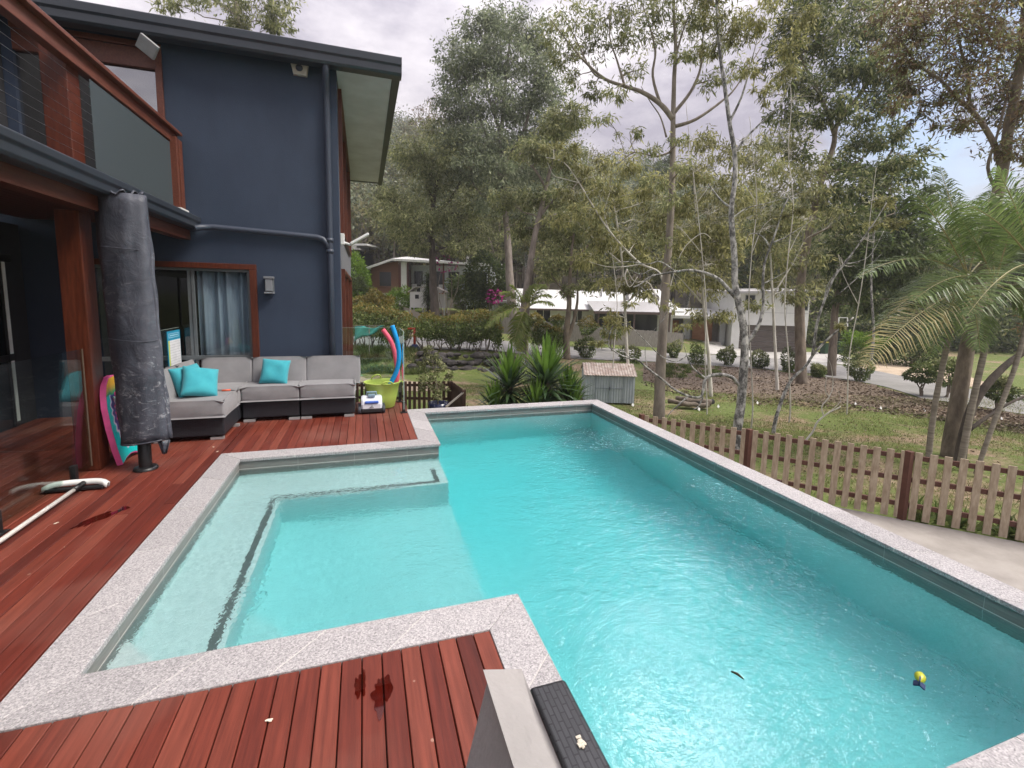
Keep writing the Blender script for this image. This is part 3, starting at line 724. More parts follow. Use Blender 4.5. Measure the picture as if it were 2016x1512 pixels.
f=MB(); f.add([(-.97,HW-.002,5.18),(-.72,HW-.002,5.18),(-.745,HW-.002,4.99),(-.935,HW-.002,4.99),(-.97,HW-.10,5.16),(-.72,HW-.10,5.16),(-.755,HW-.07,4.99),(-.925,HW-.07,4.99)],[(0,1,2,3),(7,6,5,4),(4,5,1,0),(5,6,2,1),(6,7,3,2),(7,4,0,3)])
f.build('sensor_body',pmat('beige plastic',(.5,.44,.40),rough=.5),t,bevel=.006)
f=MB(); f.lathe([(.0,.05),(.028,.042),(.048,.016),(.05,0)],(0,0,0),16); 
mt=Matrix.Translation((-.845,HW-.088,5.075))@Matrix.Rotation(R(80),4,'X'); f.v=[tuple(mt@Vector(v)) for v in f.v]; f.build('lens',M_pipe,t)
t=empty('side_flood_light',(HX+.02,8.25,2.72),'white floodlight on an arm at the right corner of the house','flood light')
f=MB(); f.box(HX-.002,HX+.06,8.2,8.3,2.60,2.78); f.tube([(HX+.05,8.25,2.64),(HX+.16,8.22,2.60)],.022,8); f.build('bracket',M_white,t,bevel=.01)
mt=Matrix.Translation((HX+.30,8.18,2.70))@Matrix.Rotation(R(-32),4,'Y')
f=MB(); f.box(-.17,.17,-.09,.09,-.02,.025,mat=mt); f.build('lamp_head',M_white,t,bevel=.015)
# ================================================================== THINGS ON THE DECK
rng=np.random.default_rng(7)
def cushion(x0,x1,y0,y1,z0,z1,puff=.02,mat=None,seed=0,n=9,wob=.25):
    """soft box with slightly puffed faces"""
    mb=MB(); rg=random.Random(seed); ph=[rg.uniform(0,6) for _ in range(6)]
    def pt(u,v,w):
        x=x0+(x1-x0)*u; y=y0+(y1-y0)*v; z=z0+(z1-z0)*w
        bu=math.sin(math.pi*u); bv=math.sin(math.pi*v); bw=math.sin(math.pi*w)
        wr=wob*math.sin(9*u+ph[0]+3*v)*math.sin(7*v+ph[1]+2*w)
        x+=(puff if u==1 else -puff if u==0 else 0)*(bv*bw)**.6*(1+wr)
        y+=(puff if v==1 else -puff if v==0 else 0)*(bu*bw)**.6*(1+wr)
        z+=(puff if w==1 else -puff if w==0 else 0)*(bu*bv)**.6*(1+wr)
        return (x,y,z)
    L=[i/(n-1) for i in range(n)]
    for w in (0,1): mb.grid([[pt(u,v,w) for v in (L if w else L[::-1])] for u in L])
    for u in (0,1): mb.grid([[pt(u,v,w) for w in (L if u==0 else L[::-1])] for v in L])
    for v in (0,1): mb.grid([[pt(u,v,w) for w in (L if v else L[::-1])] for u in L])
    if mat is not None: mb.v=[tuple(mat@Vector(p)) for p in mb.v]
    return mb
def build_cushion(mb,name,m,par,bev=.02):
    o=mb.build(name,m,par)
    w=o.modifiers.new('weld','WELD'); w.merge_threshold=.0008
    b=o.modifiers.new('bevel','BEVEL'); b.width=bev; b.segments=3; b.limit_method='ANGLE'; b.angle_limit=R(50)
    return o
M_foot=pmat('brushed metal foot',(.5,.5,.5),rough=.4,metal=.5)
def sofa(label,x0,x1,y0,y1,backs,feet,seed,seat=None):
    t=empty('sofa_section',((x0+x1)/2,(y0+y1)/2,0),label,'sofa','wicker lounge sections on the deck')
    f=MB(); f.box(x0+.006,x1-.006,y0+.03,y1-.01,.05,.275); f.build('wicker_base',M_wick,t,bevel=.015)
    for fx,fy in feet:
        f=MB(); f.box(fx-.07,fx+.07,fy-.03,fy+.03,.0,.03); f.build('foot',M_foot,t)
    s=seat or (x0+.004,x1-.004,y0,y1-.12)
    build_cushion(cushion(*s,.288,.475,.012,seed=seed),'seat_cushion',M_gs,t,.03)
    for (a,b,c,d,mt) in backs:
        build_cushion(cushion(a,b,c,d,.0,.42,.012,mat=mt,seed=seed+9),'back_cushion',M_gs,t,.028)
    return t
def backY(x0,x1,y): return (x0,x1,-.07,.07,Matrix.Translation((0,y,.40))@Matrix.Rotation(R(-12),4,'X'))
def backX(y0,y1,x): return (-.07,.07,y0,y1,Matrix.Translation((x,0,.40))@Matrix.Rotation(R(-12),4,'Y'))
sofa('right end section of the grey wicker lounge, with no pillow',-.88,-.135,7.02,7.76,[backY(-.835,-.07,7.56)],[(-.80,7.06),(-.22,7.06),(-.80,7.7),(-.22,7.7)],1)
sofa('middle section of the grey wicker lounge, with one turquoise pillow',-1.62,-.885,7.02,7.76,[backY(-1.57,-.845,7.56)],[(-1.53,7.06),(-.96,7.06),(-1.53,7.7),(-.96,7.7)],2)
sofa('corner section of the grey wicker lounge with two back cushions',-2.44,-1.63,6.96,7.76,[backY(-2.22,-1.585,7.56),backX(6.88,7.5,-2.27)],[(-2.3,7.7),(-1.7,7.7)],3,seat=(-2.40,-1.63,6.90,7.66))
sofa('near end section of the grey wicker lounge beside the covered umbrella',-2.44,-1.63,6.23,6.95,[backX(6.25,6.87,-2.27)],[(-1.72,6.30),(-2.3,6.30),(-1.68,6.86)],4,seat=(-2.40,-1.625,6.22,6.895))
def pillow(label,c,w,rot,seed):
    mb=MB(); n=15; rg=random.Random(seed); a,b=rg.uniform(0,6),rg.uniform(0,6)
    for sgn in (1,-1):
        P=[]
        for i in range(n):
            row=[]
            for j in range(n):
                u=-1+2*i/(n-1); v=-1+2*j/(n-1)
                e=1-.07*(1-u*u)*abs(v)**3; e2=1-.07*(1-v*v)*abs(u)**3
                th=.085*((1-u**4)*(1-v**4))**.55*(1+.10*math.sin(4*u+a+2*v)*math.sin(3*v+b))
                row.append((u*w/2*e2,sgn*th,v*w/2*e))
            P.append(row if sgn>0 else row[::-1])
        mb.grid(P)
    mt=Matrix.Translation(c)@rot
    mb.v=[tuple(mt@Vector(p)) for p in mb.v]
    o=mb.build('throw_pillow',M_teal); m=o.modifiers.new('weld','WELD'); m.merge_threshold=.001
    o.modifiers.new('s','SUBSURF').render_levels=1
    tag(o,label,'pillow','turquoise throw pillows')
pillow('turquoise pillow on the middle lounge section, leaning alone on its back cushion',(-1.24,7.36,.645),.40,Matrix.Rotation(R(-24),4,'X')@Matrix.Rotation(R(6),4,'Y'),1)
pillow('turquoise pillow in front of another at the near end of the lounge',(-1.96,6.60,.66),.42,Matrix.Rotation(R(34),4,'Z')@Matrix.Rotation(R(-30),4,'X')@Matrix.Rotation(R(14),4,'Y'),2)
pillow('turquoise pillow half hidden behind another turquoise pillow',(-2.12,6.72,.66),.42,Matrix.Rotation(R(58),4,'Z')@Matrix.Rotation(R(-20),4,'X')@Matrix.Rotation(R(-4),4,'Y'),3)
f=MB(); f.tube([(-1.80,6.86,.492),(-1.70,6.88,.492)],.012,8); tag(f.build('toy_stick',pmat('orange plastic',(.75,.12,.05),rough=.4)),'small orange plastic stick lying on the corner seat cushion','toy')

# --- armchair section close to the camera
t=empty('wicker_seat',(.35,.8,0),'dark wicker seat with taupe grey cushions in the very front, backing onto the pool','sofa')
f=MB(); f.box(-.2,.46,-.2,1.13,.05,.24); f.box(.472,.595,-.2,1.215,.05,.60); f.build('wicker_frame',M_wick2,t,bevel=.014,seg=3)
build_cushion(cushion(-.30,.30,-.2,1.17,.24,.40,.02,seed=21),'seat_cushion',M_gs2,t,.03)
mt=Matrix.Translation((.275,0,.355))@Matrix.Rotation(R(13),4,'Y')
build_cushion(cushion(-.052,.042,-.2,1.125,.0,.405,.006,mat=mt,seed=22,n=9,wob=0.3),'back_cushion',M_gs2,t,.018)
rg=random.Random(5); f=MB()
for k in range(22):
    a=rg.uniform(0,6.28); r0=rg.uniform(0,.012); x=.545+r0*math.cos(a); y=1.0+1.4*r0*math.sin(a); d=rg.uniform(.002,.005)
    f.box(x-d,x+d,y-d,y+d,.6015,.6025+rg.uniform(0,.003))
tag(f.build('bird_dropping',pmat('pale cream dropping',(.62,.56,.46),rough=.8)),'small pale bird dropping on the dark wicker back','dropping')

# --- umbrella in its grey cover
def cover_mat():
    m,N,L,out=new_mat('scuffed grey cover')
    p=N.new('ShaderNodeBsdfPrincipled'); L.new(p.outputs[0],out.inputs[0]); p.inputs['Roughness'].default_value=.55
    tcn=N.new('ShaderNodeTexCoord')
    n=N.new('ShaderNodeTexNoise'); n.inputs['Scale'].default_value=3; n.inputs['Detail'].default_value=7; n.inputs['Roughness'].default_value=.65; L.new(tcn.outputs['Object'],n.inputs['Vector'])
    r=ramp(N,[(.3,(.035,.040,.055)),(.55,(.068,.073,.095)),(.75,(.13,.135,.16))]); L.new(n.outputs['Fac'],r.inputs['Fac'])
    n2=N.new('ShaderNodeTexNoise'); n2.inputs['Scale'].default_value=9; n2.inputs['Detail'].default_value=10; n2.inputs['Roughness'].default_value=.82; n2.inputs['Distortion'].default_value=1.2
    mpn=N.new('ShaderNodeMapping'); mpn.inputs['Scale'].default_value=(1,1,1.6); L.new(tcn.outputs['Object'],mpn.inputs[0]); L.new(mpn.outputs[0],n2.inputs['Vector'])
    r2=ramp(N,[(.535,(0,0,0)),(.66,(.75,.75,.75))]); L.new(n2.outputs['Fac'],r2.inputs['Fac'])
    n3=N.new('ShaderNodeTexNoise'); n3.inputs['Scale'].default_value=1.8; L.new(tcn.outputs['Object'],n3.inputs['Vector'])
    r3=ramp(N,[(.42,(.1,.1,.1)),(.6,(1,1,1))]); L.new(n3.outputs['Fac'],r3.inputs['Fac'])
    mm=N.new('ShaderNodeMath'); mm.operation='MULTIPLY'; L.new(r2.outputs[0],mm.inputs[0]); L.new(r3.outputs[0],mm.inputs[1])
    mc=N.new('ShaderNodeMix'); mc.data_type='RGBA'; L.new(mm.outputs[0],mc.inputs[0]); L.new(r.outputs[0],mc.inputs[6]); mc.inputs[7].default_value=(.5,.5,.52,1)
    L.new(mc.outputs[2],p.inputs['Base Color'])
    b=N.new('ShaderNodeBump'); b.inputs['Strength'].default_value=.9; b.inputs['Distance'].default_value=.016; n5=N.new('ShaderNodeTexNoise'); n5.inputs['Scale'].default_value=5; n5.inputs['Detail'].default_value=9; n5.inputs['Roughness'].default_value=.6; n5.inputs['Distortion'].default_value=.8; L.new(tcn.outputs['Object'],n5.inputs['Vector']); L.new(n5.outputs['Fac'],b.inputs['Height']); L.new(b.outputs[0],p.inputs['Normal'])
    return m
M_cover=cover_mat()
t=empty('covered_umbrella',(-2.12,5.5,0),'closed outdoor umbrella in a scuffed grey cover standing by the red post','umbrella')
ut=at(237,384,4.42); ub=at(288,868,4.62)
ax=[np.array(ut)*(1-k)+np.array(ub)*k for k in np.linspace(0,1,34)]
mb=MB(); P=[]; rg=random.Random(9); phs=[rg.uniform(0,6) for _ in range(5)]
for i,q in enumerate(ax):
    k=i/33; row=[]
    rad=.206+.006*math.sin(5*k+1)+.008*k
    for j in range(41):
        th=2*math.pi*j/40
        rr=rad*(1+.022*math.sin(3*th+phs[0]+4*k)+.03*math.sin(7*th+phs[1]+9*k)+.022*math.sin(15*k*2+2*th+phs[2])+.016*math.sin(23*th+11*k)+.02*math.sin(9*th+31*k+phs[4])*math.sin(13*k+th))
        # creases hanging from the pinched top
        if k<.3: rr*=1-.05*(1-k/.3)*abs(math.sin(5.5*th+phs[3]+6*k))
        e1=rr*math.cos(th)*1.12; e2=rr*math.sin(th)*.60; row.append((q[0]+e1*CR[0]+e2*CF[0],q[1]+e1*CR[1]+e2*CF[1],q[2]+.03*math.cos(th)*k*k))
    P.append(row)
mb.grid(P)
# ragged top: rim turned in, and the hem
top=ax[0]; P=[]
for sc_,dz in ((1.0,0),(.9,.012),(.72,-.02),(.3,-.07),(.0,-.09)):
    P.append([(top[0]+(P0[0]-top[0])*sc_,top[1]+(P0[1]-top[1])*sc_,top[2]+dz+(.022*math.sin(5*j*.31)*sc_+.012*math.sin(j*1.9)*sc_)) for j,P0 in enumerate([(top[0]+.21*math.cos(2*math.pi*q/40)*CR[0]+.136*math.sin(2*math.pi*q/40)*CF[0],top[1]+.21*math.cos(2*math.pi*q/40)*CR[1]+.136*math.sin(2*math.pi*q/40)*CF[1]) for q in range(41)])])
mb.grid(P)
mb.build('fabric_cover',M_cover,t,solid=.006)
bot=ax[-1]
f=MB(); f.tube([(bot[0]+.222*math.cos(a)*CR[0]+.146*math.sin(a)*CF[0],bot[1]+.222*math.cos(a)*CR[1]+.146*math.sin(a)*CF[1],bot[2]+.006+.03*math.cos(a)) for a in np.linspace(0,2*math.pi,40)],.008,6); f.build('hem',M_cover,t)
f=MB()
for k in (.22,.60): 
    f=MB(); q=ax[int(k*33)]; f.tube([(q[0]+.228*math.cos(a)*CR[0]+.150*math.sin(a)*CF[0],q[1]+.228*math.cos(a)*CR[1]+.150*math.sin(a)*CF[1],q[2]+.01*math.sin(2*a)) for a in np.linspace(0,2*math.pi,40)],.004,5); f.build('seam',M_cover,t)
zp=[]
for i in range(0,18):
    q=ax[i]; d=np.array([-.80,-.60]); zp.append(tuple(q-CR*(.226+.006*math.sin(i*1.1))*np.array([1,1,0])-CF*.03*np.array([1,1,0])))
f=MB(); f.tube(zp,.007,6); f.build('zip_edge',pmat('pale zip edge',(.6,.6,.6),rough=.6),t)
f=MB(); f.lathe([(.045,.0),(.045,.4)],(bot[0]-.02,bot[1],0),16); f.lathe([(.055,.0),(.055,.30),(.045,.31)],(bot[0]-.02,bot[1],0),18); f.lathe([(.0,.03),(.08,.03),(.10,.02),(.105,.0)],(bot[0]-.02,bot[1],0),28); f.build('stand',M_black,t)
f=MB(); P=[]
for i in range(7): P.append([(bot[0]+.13+.018*i-.004*j*(i-3),bot[1]-.10+.025*math.sin(i*1.6),bot[2]+.02-.045*j) for j in range(4)])
f.grid(P); f.build('cover_flap',M_cover,t,solid=.005)

# --- bodyboard
def board_mat():
    m,N,L,out=new_mat('tie dye print')
    p=N.new('ShaderNodeBsdfPrincipled'); L.new(p.outputs[0],out.inputs[0]); p.inputs['Roughness'].default_value=.4
    tcn=N.new('ShaderNodeTexCoord'); s=N.new('ShaderNodeSeparateXYZ')
    mpn=N.new('ShaderNodeMapping'); mpn.inputs['Location'].default_value=(0,-.06,-.52); L.new(tcn.outputs['Object'],mpn.inputs[0]); L.new(mpn.outputs[0],s.inputs[0])
    at2=N.new('ShaderNodeMath'); at2.operation='ARCTAN2'; L.new(s.outputs[1],at2.inputs[0]); L.new(s.outputs[2],at2.inputs[1])
    hy=N.new('ShaderNodeVectorMath'); hy.operation='LENGTH'
    cm=N.new('ShaderNodeCombineXYZ'); L.new(s.outputs[1],cm.inputs[1]); 
    zz=N.new('ShaderNodeMath'); zz.operation='MULTIPLY'; L.new(s.outputs[2],zz.inputs[0]); zz.inputs[1].default_value=.62; L.new(zz.outputs[0],cm.inputs[2]); L.new(cm.outputs[0],hy.inputs[0])
    w=N.new('ShaderNodeMath'); w.operation='MULTIPLY'; L.new(at2.outputs[0],w.inputs[0]); w.inputs[1].default_value=18
    sn=N.new('ShaderNodeMath'); sn.operation='SINE'; L.new(w.outputs[0],sn.inputs[0])
    nz=N.new('ShaderNodeTexNoise'); nz.inputs['Scale'].default_value=9; L.new(tcn.outputs['Object'],nz.inputs['Vector'])
    a=N.new('ShaderNodeMath'); a.operation='MULTIPLY_ADD'; L.new(sn.outputs[0],a.inputs[0]); a.inputs[1].default_value=.011; L.new(hy.outputs['Value'],a.inputs[2])
    b=N.new('ShaderNodeMath'); b.operation='MULTIPLY_ADD'; L.new(nz.outputs['Fac'],b.inputs[0]); b.inputs[1].default_value=.05; L.new(a.outputs[0],b.inputs[2])
    c=N.new('ShaderNodeMath'); c.operation='MULTIPLY'; L.new(b.outputs[0],c.inputs[0]); c.inputs[1].default_value=2.4
    r=ramp(N,[(.0,(.05,.35,.05)),(.10,(.6,.05,.05)),(.17,(.10,.35,.12)),(.24,(.72,.01,.10)),(.44,(.65,.01,.16)),(.50,(.03,.015,.12)),(.58,(.05,.02,.22)),(.62,(.85,.7,.85)),(.66,(.0,.55,.56)),(1,(.0,.60,.58))])
    L.new(c.outputs[0],r.inputs['Fac'])
    zr=ramp(N,[(.0,(.0,.55,.5)),(.3,(.02,.30,.10)),(.55,(.8,.42,.02)),(1,(.85,.5,.03))]); zm=N.new('ShaderNodeMapRange'); zm.inputs[1].default_value=.20; zm.inputs[2].default_value=.46
    za=N.new('ShaderNodeMath'); za.operation='MULTIPLY_ADD'; L.new(nz.outputs['Fac'],za.inputs[0]); za.inputs[1].default_value=.10; L.new(s.outputs[2],za.inputs[2]); L.new(za.outputs[0],zm.inputs[0]); L.new(zm.outputs[0],zr.inputs['Fac'])
    zf=N.new('ShaderNodeMath'); zf.operation='GREATER_THAN'; L.new(zm.outputs[0],zf.inputs[0]); zf.inputs[1].default_value=.25
    fm=N.new('ShaderNodeMix'); fm.data_type='RGBA'; L.new(zf.outputs[0],fm.inputs[0]); L.new(r.outputs[0],fm.inputs[6]); L.new(zr.outputs[0],fm.inputs[7]); L.new(fm.outputs[2],p.inputs['Base Color']); return m
t=empty('bodyboard',(-2.44,5.73,0),'tie-dye bodyboard with pink rim leaning against the red timber post','bodyboard')
BS=.93
out_=[(-.20,0),(-.235,.18),(-.255,.42),(-.25,.66),(-.215,.80),(-.16,.91),(-.09,.975),(0,.985),(.09,.975),(.16,.91),(.215,.80),(.25,.66),(.255,.42),(.235,.18),(.20,0),(.10,.045),(0,.06),(-.10,.045)]
def bprism(sx,x0,x1):
    mb=MB(); n=len(out_); cx=.0; cz=.5
    vs=[(x0+(.035 if z<.0 else .0)-.08*max(0,z-.7)**2,y*sx,(cz+(z-cz)*sx)*BS) for y,z in out_]+[(x1-.08*max(0,z-.7)**2,y*sx,(cz+(z-cz)*sx)*BS) for y,z in out_]
    mb.add(vs,[tuple(range(n-1,-1,-1)),tuple(range(n,2*n))]+[(i,(i+1)%n,n+(i+1)%n,n+i) for i in range(n)])
    return mb
mt=Matrix.Translation((-2.395,5.74,.0))@Matrix.Rotation(R(-7),4,'Y')
o=bprism(1.0,-.028,.026).build('foam_body',pmat('pink foam rim',(.85,.12,.36),rough=.5),t,bevel=.008)
o.matrix_basis=mt
o=bprism(.965,.0262,.030).build('printed_deck',board_mat(),t,bevel=.002); o.matrix_basis=mt
f=MB(); f.tube([(.036,-.11,.70),(.05,-.11,.69),(.052,-.11,.60),(.036,-.11,.59)],.012,6); o=f.build('leash_plug',pmat('mint plastic',(.55,.8,.75),rough=.4),t); o.matrix_basis=mt

# --- squeegee broom
t=empty('squeegee',(-2.45,4.8,0),'white long-handled pool brush lying on the deck against the glass','pool brush')
P=[]; mb=MB()
for i in range(13):
    x=-2.70+.47*i/12; k=(i-6)/6; yy=4.965+.0*k; z=.075-.03*abs(k)**5
    yc=4.93+.045*(1-abs(k)**4)
    P.append([(x,yc+.012,z-.035),(x,yc+.022,z),(x,yc-.012,z+.008),(x,yc-.03,z-.03)])
mb.grid(P); mb.build('brush_back',M_white,t,solid=.012)
mb=MB(); mb.box(-2.68,-2.255,4.90,4.965,.004,.035); mb.build('bristles',M_black,t,bevel=.01)
f=MB(); f.tube([(-2.415,4.94,.06),(-2.42,4.80,.055)],.022,10); f.build('socket',M_black,t)
f=MB(); f.tube([(-2.42,4.82,.052),(-2.44,2.55,.02)],.0165,12); f.build('handle',pmat('cream white pole',(.72,.69,.64),rough=.35),t)

M_rededge=pmat('glass edge with painted timber tint',(.38,.24,.20),rough=.3)  # reflection of the red timber painted into the edge colour
# --- frameless glass fence
def panel(label,a,b,z0,z1,ends,cat='glass panel',spig=None,top=True):
    t=empty('glass_panel',(a[0],a[1],0),label,cat,'frameless glass panels of the pool fence')
    f=MB(); f.bar((a[0],a[1],(z0+z1)/2),(b[0],b[1],(z0+z1)/2),.012,z1-z0); f.build('glass_sheet',M_glass,t)
    f=MB(); A=Vector((*a,0)); B=Vector((*b,0)); d=(B-A).normalized()
    if top: f.bar(A+Vector((0,0,z1+.0015)),B+Vector((0,0,z1+.0015)),.010,.002)
    for e in ends:
        q=A-d*.0015 if e==0 else B+d*.0015
        f.bar(q+Vector((0,0,z0)),q+Vector((0,0,z1)),.010,.002,up=(d.x,d.y,0))
    if f.v: f.build('polished_edge',M_glassedge if top else M_rededge,t)
    for k in (spig or (.12,.88)):
        q=A+(B-A)*k; s=MB()
        s.box(q.x-.024,q.x+.024,q.y-.024,q.y+.024,.006,.17); s.box(q.x-.05,q.x+.05,q.y-.05,q.y+.05,-.002,.010)
        s.build('spigot',M_black,t,bevel=.004)
    return t
panel('clear glass panel beside the tub and noodles, seen almost edge on',(.57,7.055),(.57,7.90),.06,1.25,(0,1),spig=(.06,.95))
panel('clear glass panel across the gap between navy wall and tub',(.55,7.93),(-.33,7.93),.06,1.25,(),spig=(.10,.9))
panel('glass panel reflecting the deck, ending at the red post',(-2.57,5.42),(-2.57,3.95),.06,1.22,(0,),spig=(.2,.85),top=False)
panel('glass panel at the left edge of the photo behind the brush pole',(-2.57,3.92),(-2.57,2.1),.06,1.22,(),spig=(.15,.85),top=False)
panel('glass panel carrying the blue and white safety sign',(-2.57,6.1),(-2.57,7.86),.06,1.26,(0,),spig=(.15,.85))
t=empty('safety_sign',(-2.55,7.62,.93),'blue and white pool safety sign on the glass behind the lounge','sign')
f=MB(); f.box(-2.561,-2.553,7.40,7.85,.66,1.23); f.build('sign_board',pmat('sign blue',(.02,.30,.50),rough=.35),t)
f=MB(); f.box(-2.553,-2.5515,7.46,7.84,.74,1.10); f.build('white_field',pmat('sign white',(.80,.80,.83),rough=.4),t)
f=MB(); f.box(-2.553,-2.5515,7.415,7.455,.74,1.10); f.build('yellow_stripe',pmat('sign yellow green',(.62,.68,.10),rough=.4),t)
f=MB()
for k in range(9): f.box(-2.5515,-2.5508,7.46,7.83,.775+.037*k,.778+.037*k)
f.build('ruled_line',pmat('sign grey rule',(.35,.38,.42),rough=.5),t)
f=MB(); f.box(-2.553,-2.5512,7.44,7.80,1.135,1.142); f.box(-2.553,-2.5512,7.44,7.80,1.19,1.197); f.box(-2.553,-2.5512,7.44,7.447,1.142,1.19); f.box(-2.553,-2.5512,7.793,7.80,1.142,1.19); f.box(-2.553,-2.5512,7.48,7.76,1.16,1.172)
f.build('header_frame',pmat('sign pale blue',(.45,.75,.85),rough=.4),t)

# --- tub, noodles, cleaner
TC=np.array([.27,7.56])
t=empty('flexible_tub',(TC[0],TC[1],0),'lime green flexible tub holding the pool noodles','tub')
M_lime=pmat('lime rubber',(.52,.62,.13),(.46,.56,.11),rough=.5,scale=6)
f=MB(); prof=[(0,.004),(.165,.004),(.18,.02),(.215,.2),(.252,.395),(.268,.405),(.268,.418),(.25,.42),(.243,.40),(.205,.2),(.168,.03),(0,.03)]
f.lathe(prof,(TC[0],TC[1],-.003),36,sx=1.08); f.build('tub_body',M_lime,t)
for sgn,(ax_,ay_) in ((1,(-.35,.93)),(-1,(.25,-.97))):
    f=MB(); pts=[]
    for k in range(11):
        a=math.pi*k/10; tx=-ay_; ty=ax_; w=.085*math.cos(a); h=.09*math.sin(a)
        lean=-.05*math.sin(a) if sgn>0 else .02*math.sin(a)
        pts.append((TC[0]+ax_*(.255+lean)+tx*w,TC[1]+ay_*(.255+lean)+ty*w,.405+h*(1 if sgn>0 else .55)))
    f.tube(pts,.011,8); f.build('handle',M_lime,t)
def noodle(label,name_m,pxs,Ds):
    pts=[]
    P=[Vector(at(px,py,D)) for (px,py),D in zip(pxs,Ds)]
    n=len(P)
    for i in range(n-1):
        p0,p1,p2,p3=P[max(i-1,0)],P[i],P[i+1],P[min(i+2,n-1)]
        for k in range(6):
            u=k/6; pts.append(.5*((2*p1)+(-p0+p2)*u+(2*p0-5*p1+4*p2-p3)*u*u+(-p0+3*p1-3*p2+p3)*u**3))
    pts.append(P[-1])
    f=MB(); f.tube(pts,.036,16)
    n=len(pts); f.tube([pts[-1]-(pts[-1]-pts[-2])*.2,pts[-1]+(pts[-1]-pts[-2]).normalized()*.002],.012,10)
    tag(f.build('pool_noodle',name_m),label,'pool noodle','pool noodles standing in the tub')
noodle('bright blue foam noodle standing in the green tub',pmat('blue foam',(.005,.30,.72),(.006,.34,.78),rough=.8,scale=30,bump=.2,bscale=200),[(758,778),(770,753),(781,730),(785.5,703),(783,676),(777,655),(772,641)],[7.28,7.28,7.27,7.26,7.24,7.22,7.2])
noodle('coral pink foam noodle leaning out of the tub behind the blue one',pmat('pink foam',(.80,.10,.17),(.85,.13,.20),rough=.8,scale=30,bump=.2,bscale=200),[(770,778),(779,756),(783,735),(780,712),(776,690),(768,669),(754,649)],[7.46,7.46,7.46,7.46,7.45,7.45,7.44])
t=empty('pool_cleaner',(.1,7.25,0),'white and blue robotic pool cleaner with black tracks on the deck','pool robot')
M_rw=pmat('glossy white plastic',(.72,.74,.80),rough=.25,scale=3)
def hull(prof,x0,x1,y0,tap): # prof (y,z) swept in x with tapered ends
    mb=MB(); n=len(prof); xs=[(x0,.86),(x0+.03,1),(x1-.03,1),(x1,.86)]
    for xx,s in xs: mb.v+=[(xx,y0+y*s,.06+(z-.06)*(1-(1-s)*tap)) for y,z in prof]
    for k in range(3):
        for i in range(n): mb.f.append((k*n+i,k*n+(i+1)%n,(k+1)*n+(i+1)%n,(k+1)*n+i)); mb.m.append(0); mb.sm.append(False)
    mb.f+=[tuple(range(n-1,-1,-1)),tuple(range(3*n,4*n))]; mb.m+=[0,0]; mb.sm+=[False,False]
    return mb
hull([(-.13,.07),(-.125,.14),(-.09,.20),(-.02,.245),(.08,.25),(.15,.2),(.17,.08)],-.055,.255,7.26,.5).build('upper_shell',M_rw,t,bevel=.012,seg=3)
hull([(-.145,.02),(-.14,.075),(-.05,.09),(.17,.09),(.19,.03)],-.07,.27,7.26,.2).build('lower_body',M_black,t,bevel=.01)
for xx in (-.095,.255):
    f=MB(); f.tube([(xx,7.17,.055),(xx+.04,7.17,.055)],.055,20); f.tube([(xx,7.38,.055),(xx+.04,7.38,.055)],.055,20); f.box(xx,xx+.04,7.17,7.38,.0,.11); f.build('track',pmat('dark grey rubber',(.05,.055,.07),rough=.7),t,bevel=.004)
f=MB(); f.box(.0,.2,7.12,7.2,.155,.19); f.build('blue_grille',pmat('cleaner blue',(.05,.13,.50),rough=.3),t,bevel=.012)
f=MB(); f.box(.05,.15,7.19,7.32,.245,.275); f.tube([(.03,7.3,.25),(.03,7.3,.30),(.17,7.3,.30),(.17,7.3,.25)],.013,8); f.build('top_handle',pmat('pale blue grey plastic',(.25,.36,.45),rough=.35),t,bevel=.006)
f=MB(); f.box(.085,.115,7.114,7.125,.118,.124); f.box(.07,.13,7.108,7.12,.10,.105); f.build('badge',M_black,t)

# --- wet patches, petals
def blob(name,cx,cy,rx,ry,ang,z,m,seed,label,cat,lobes=12,th=.0016,gp_=None):
    rg=random.Random(seed); ph=[rg.uniform(0,6.3) for _ in range(lobes)]; am=[rg.uniform(.12,.30)/(1+.55*i) for i in range(lobes)]
    pts=[]
    for k in range(72):
        a=2*math.pi*k/72; r=1+sum(am[i]*math.sin((i+2)*a+ph[i]) for i in range(lobes))
        x=rx*r*math.cos(a); y=ry*r*math.sin(a); pts.append((cx+x*math.cos(ang)-y*math.sin(ang),cy+x*math.sin(ang)+y*math.cos(ang)))
    f=MB(); f.prism(pts,z,z+th); o=f.build(name,m); tag(o,label,cat,gp_); return o
M_wet=glassmat('water film soaking the timber',(.80,.60,.56),1.33,1.8,rough=.02)
def wet_at(name,px,py,rx,ry,ang,seed,label):
    q=onz(px,py,0); return blob(name,q[0],q[1],rx,ry,ang,-.0015,M_wet,seed,label,'puddle',gp_='wet patches on the deck')
wet_at('puddle',752,1364,.042,.095,R(0),31,'larger glossy puddle on the near boards below the spa coping')
wet_at('puddle',710,1347,.024,.075,R(0),14,'narrow wet streak just left of the larger near puddle')
wet_at('puddle',190,1021,.16,.05,R(63),5,'long dark red wet patch on the boards right of the brush pole')
wet_at('puddle',244,1001,.05,.028,R(60),6,'short dark wet spot between the long wet patch and the spa')
M_petal=pmat('cream petal',(.72,.62,.5),rough=.8)
for k,(px,py) in enumerate([(530,1418),(428,889),(420,880),(110,1030),(330,1486),(367,1496)][:4]):
    q=onz(px,py,0); a=k*1.3
    o=blob('fallen_petal',q[0],q[1],.014,.007,a,-.001,M_petal,40+k,'pale fallen petal lying on the red deck boards','petal',lobes=3,th=.003,gp_='fallen petals on the deck')
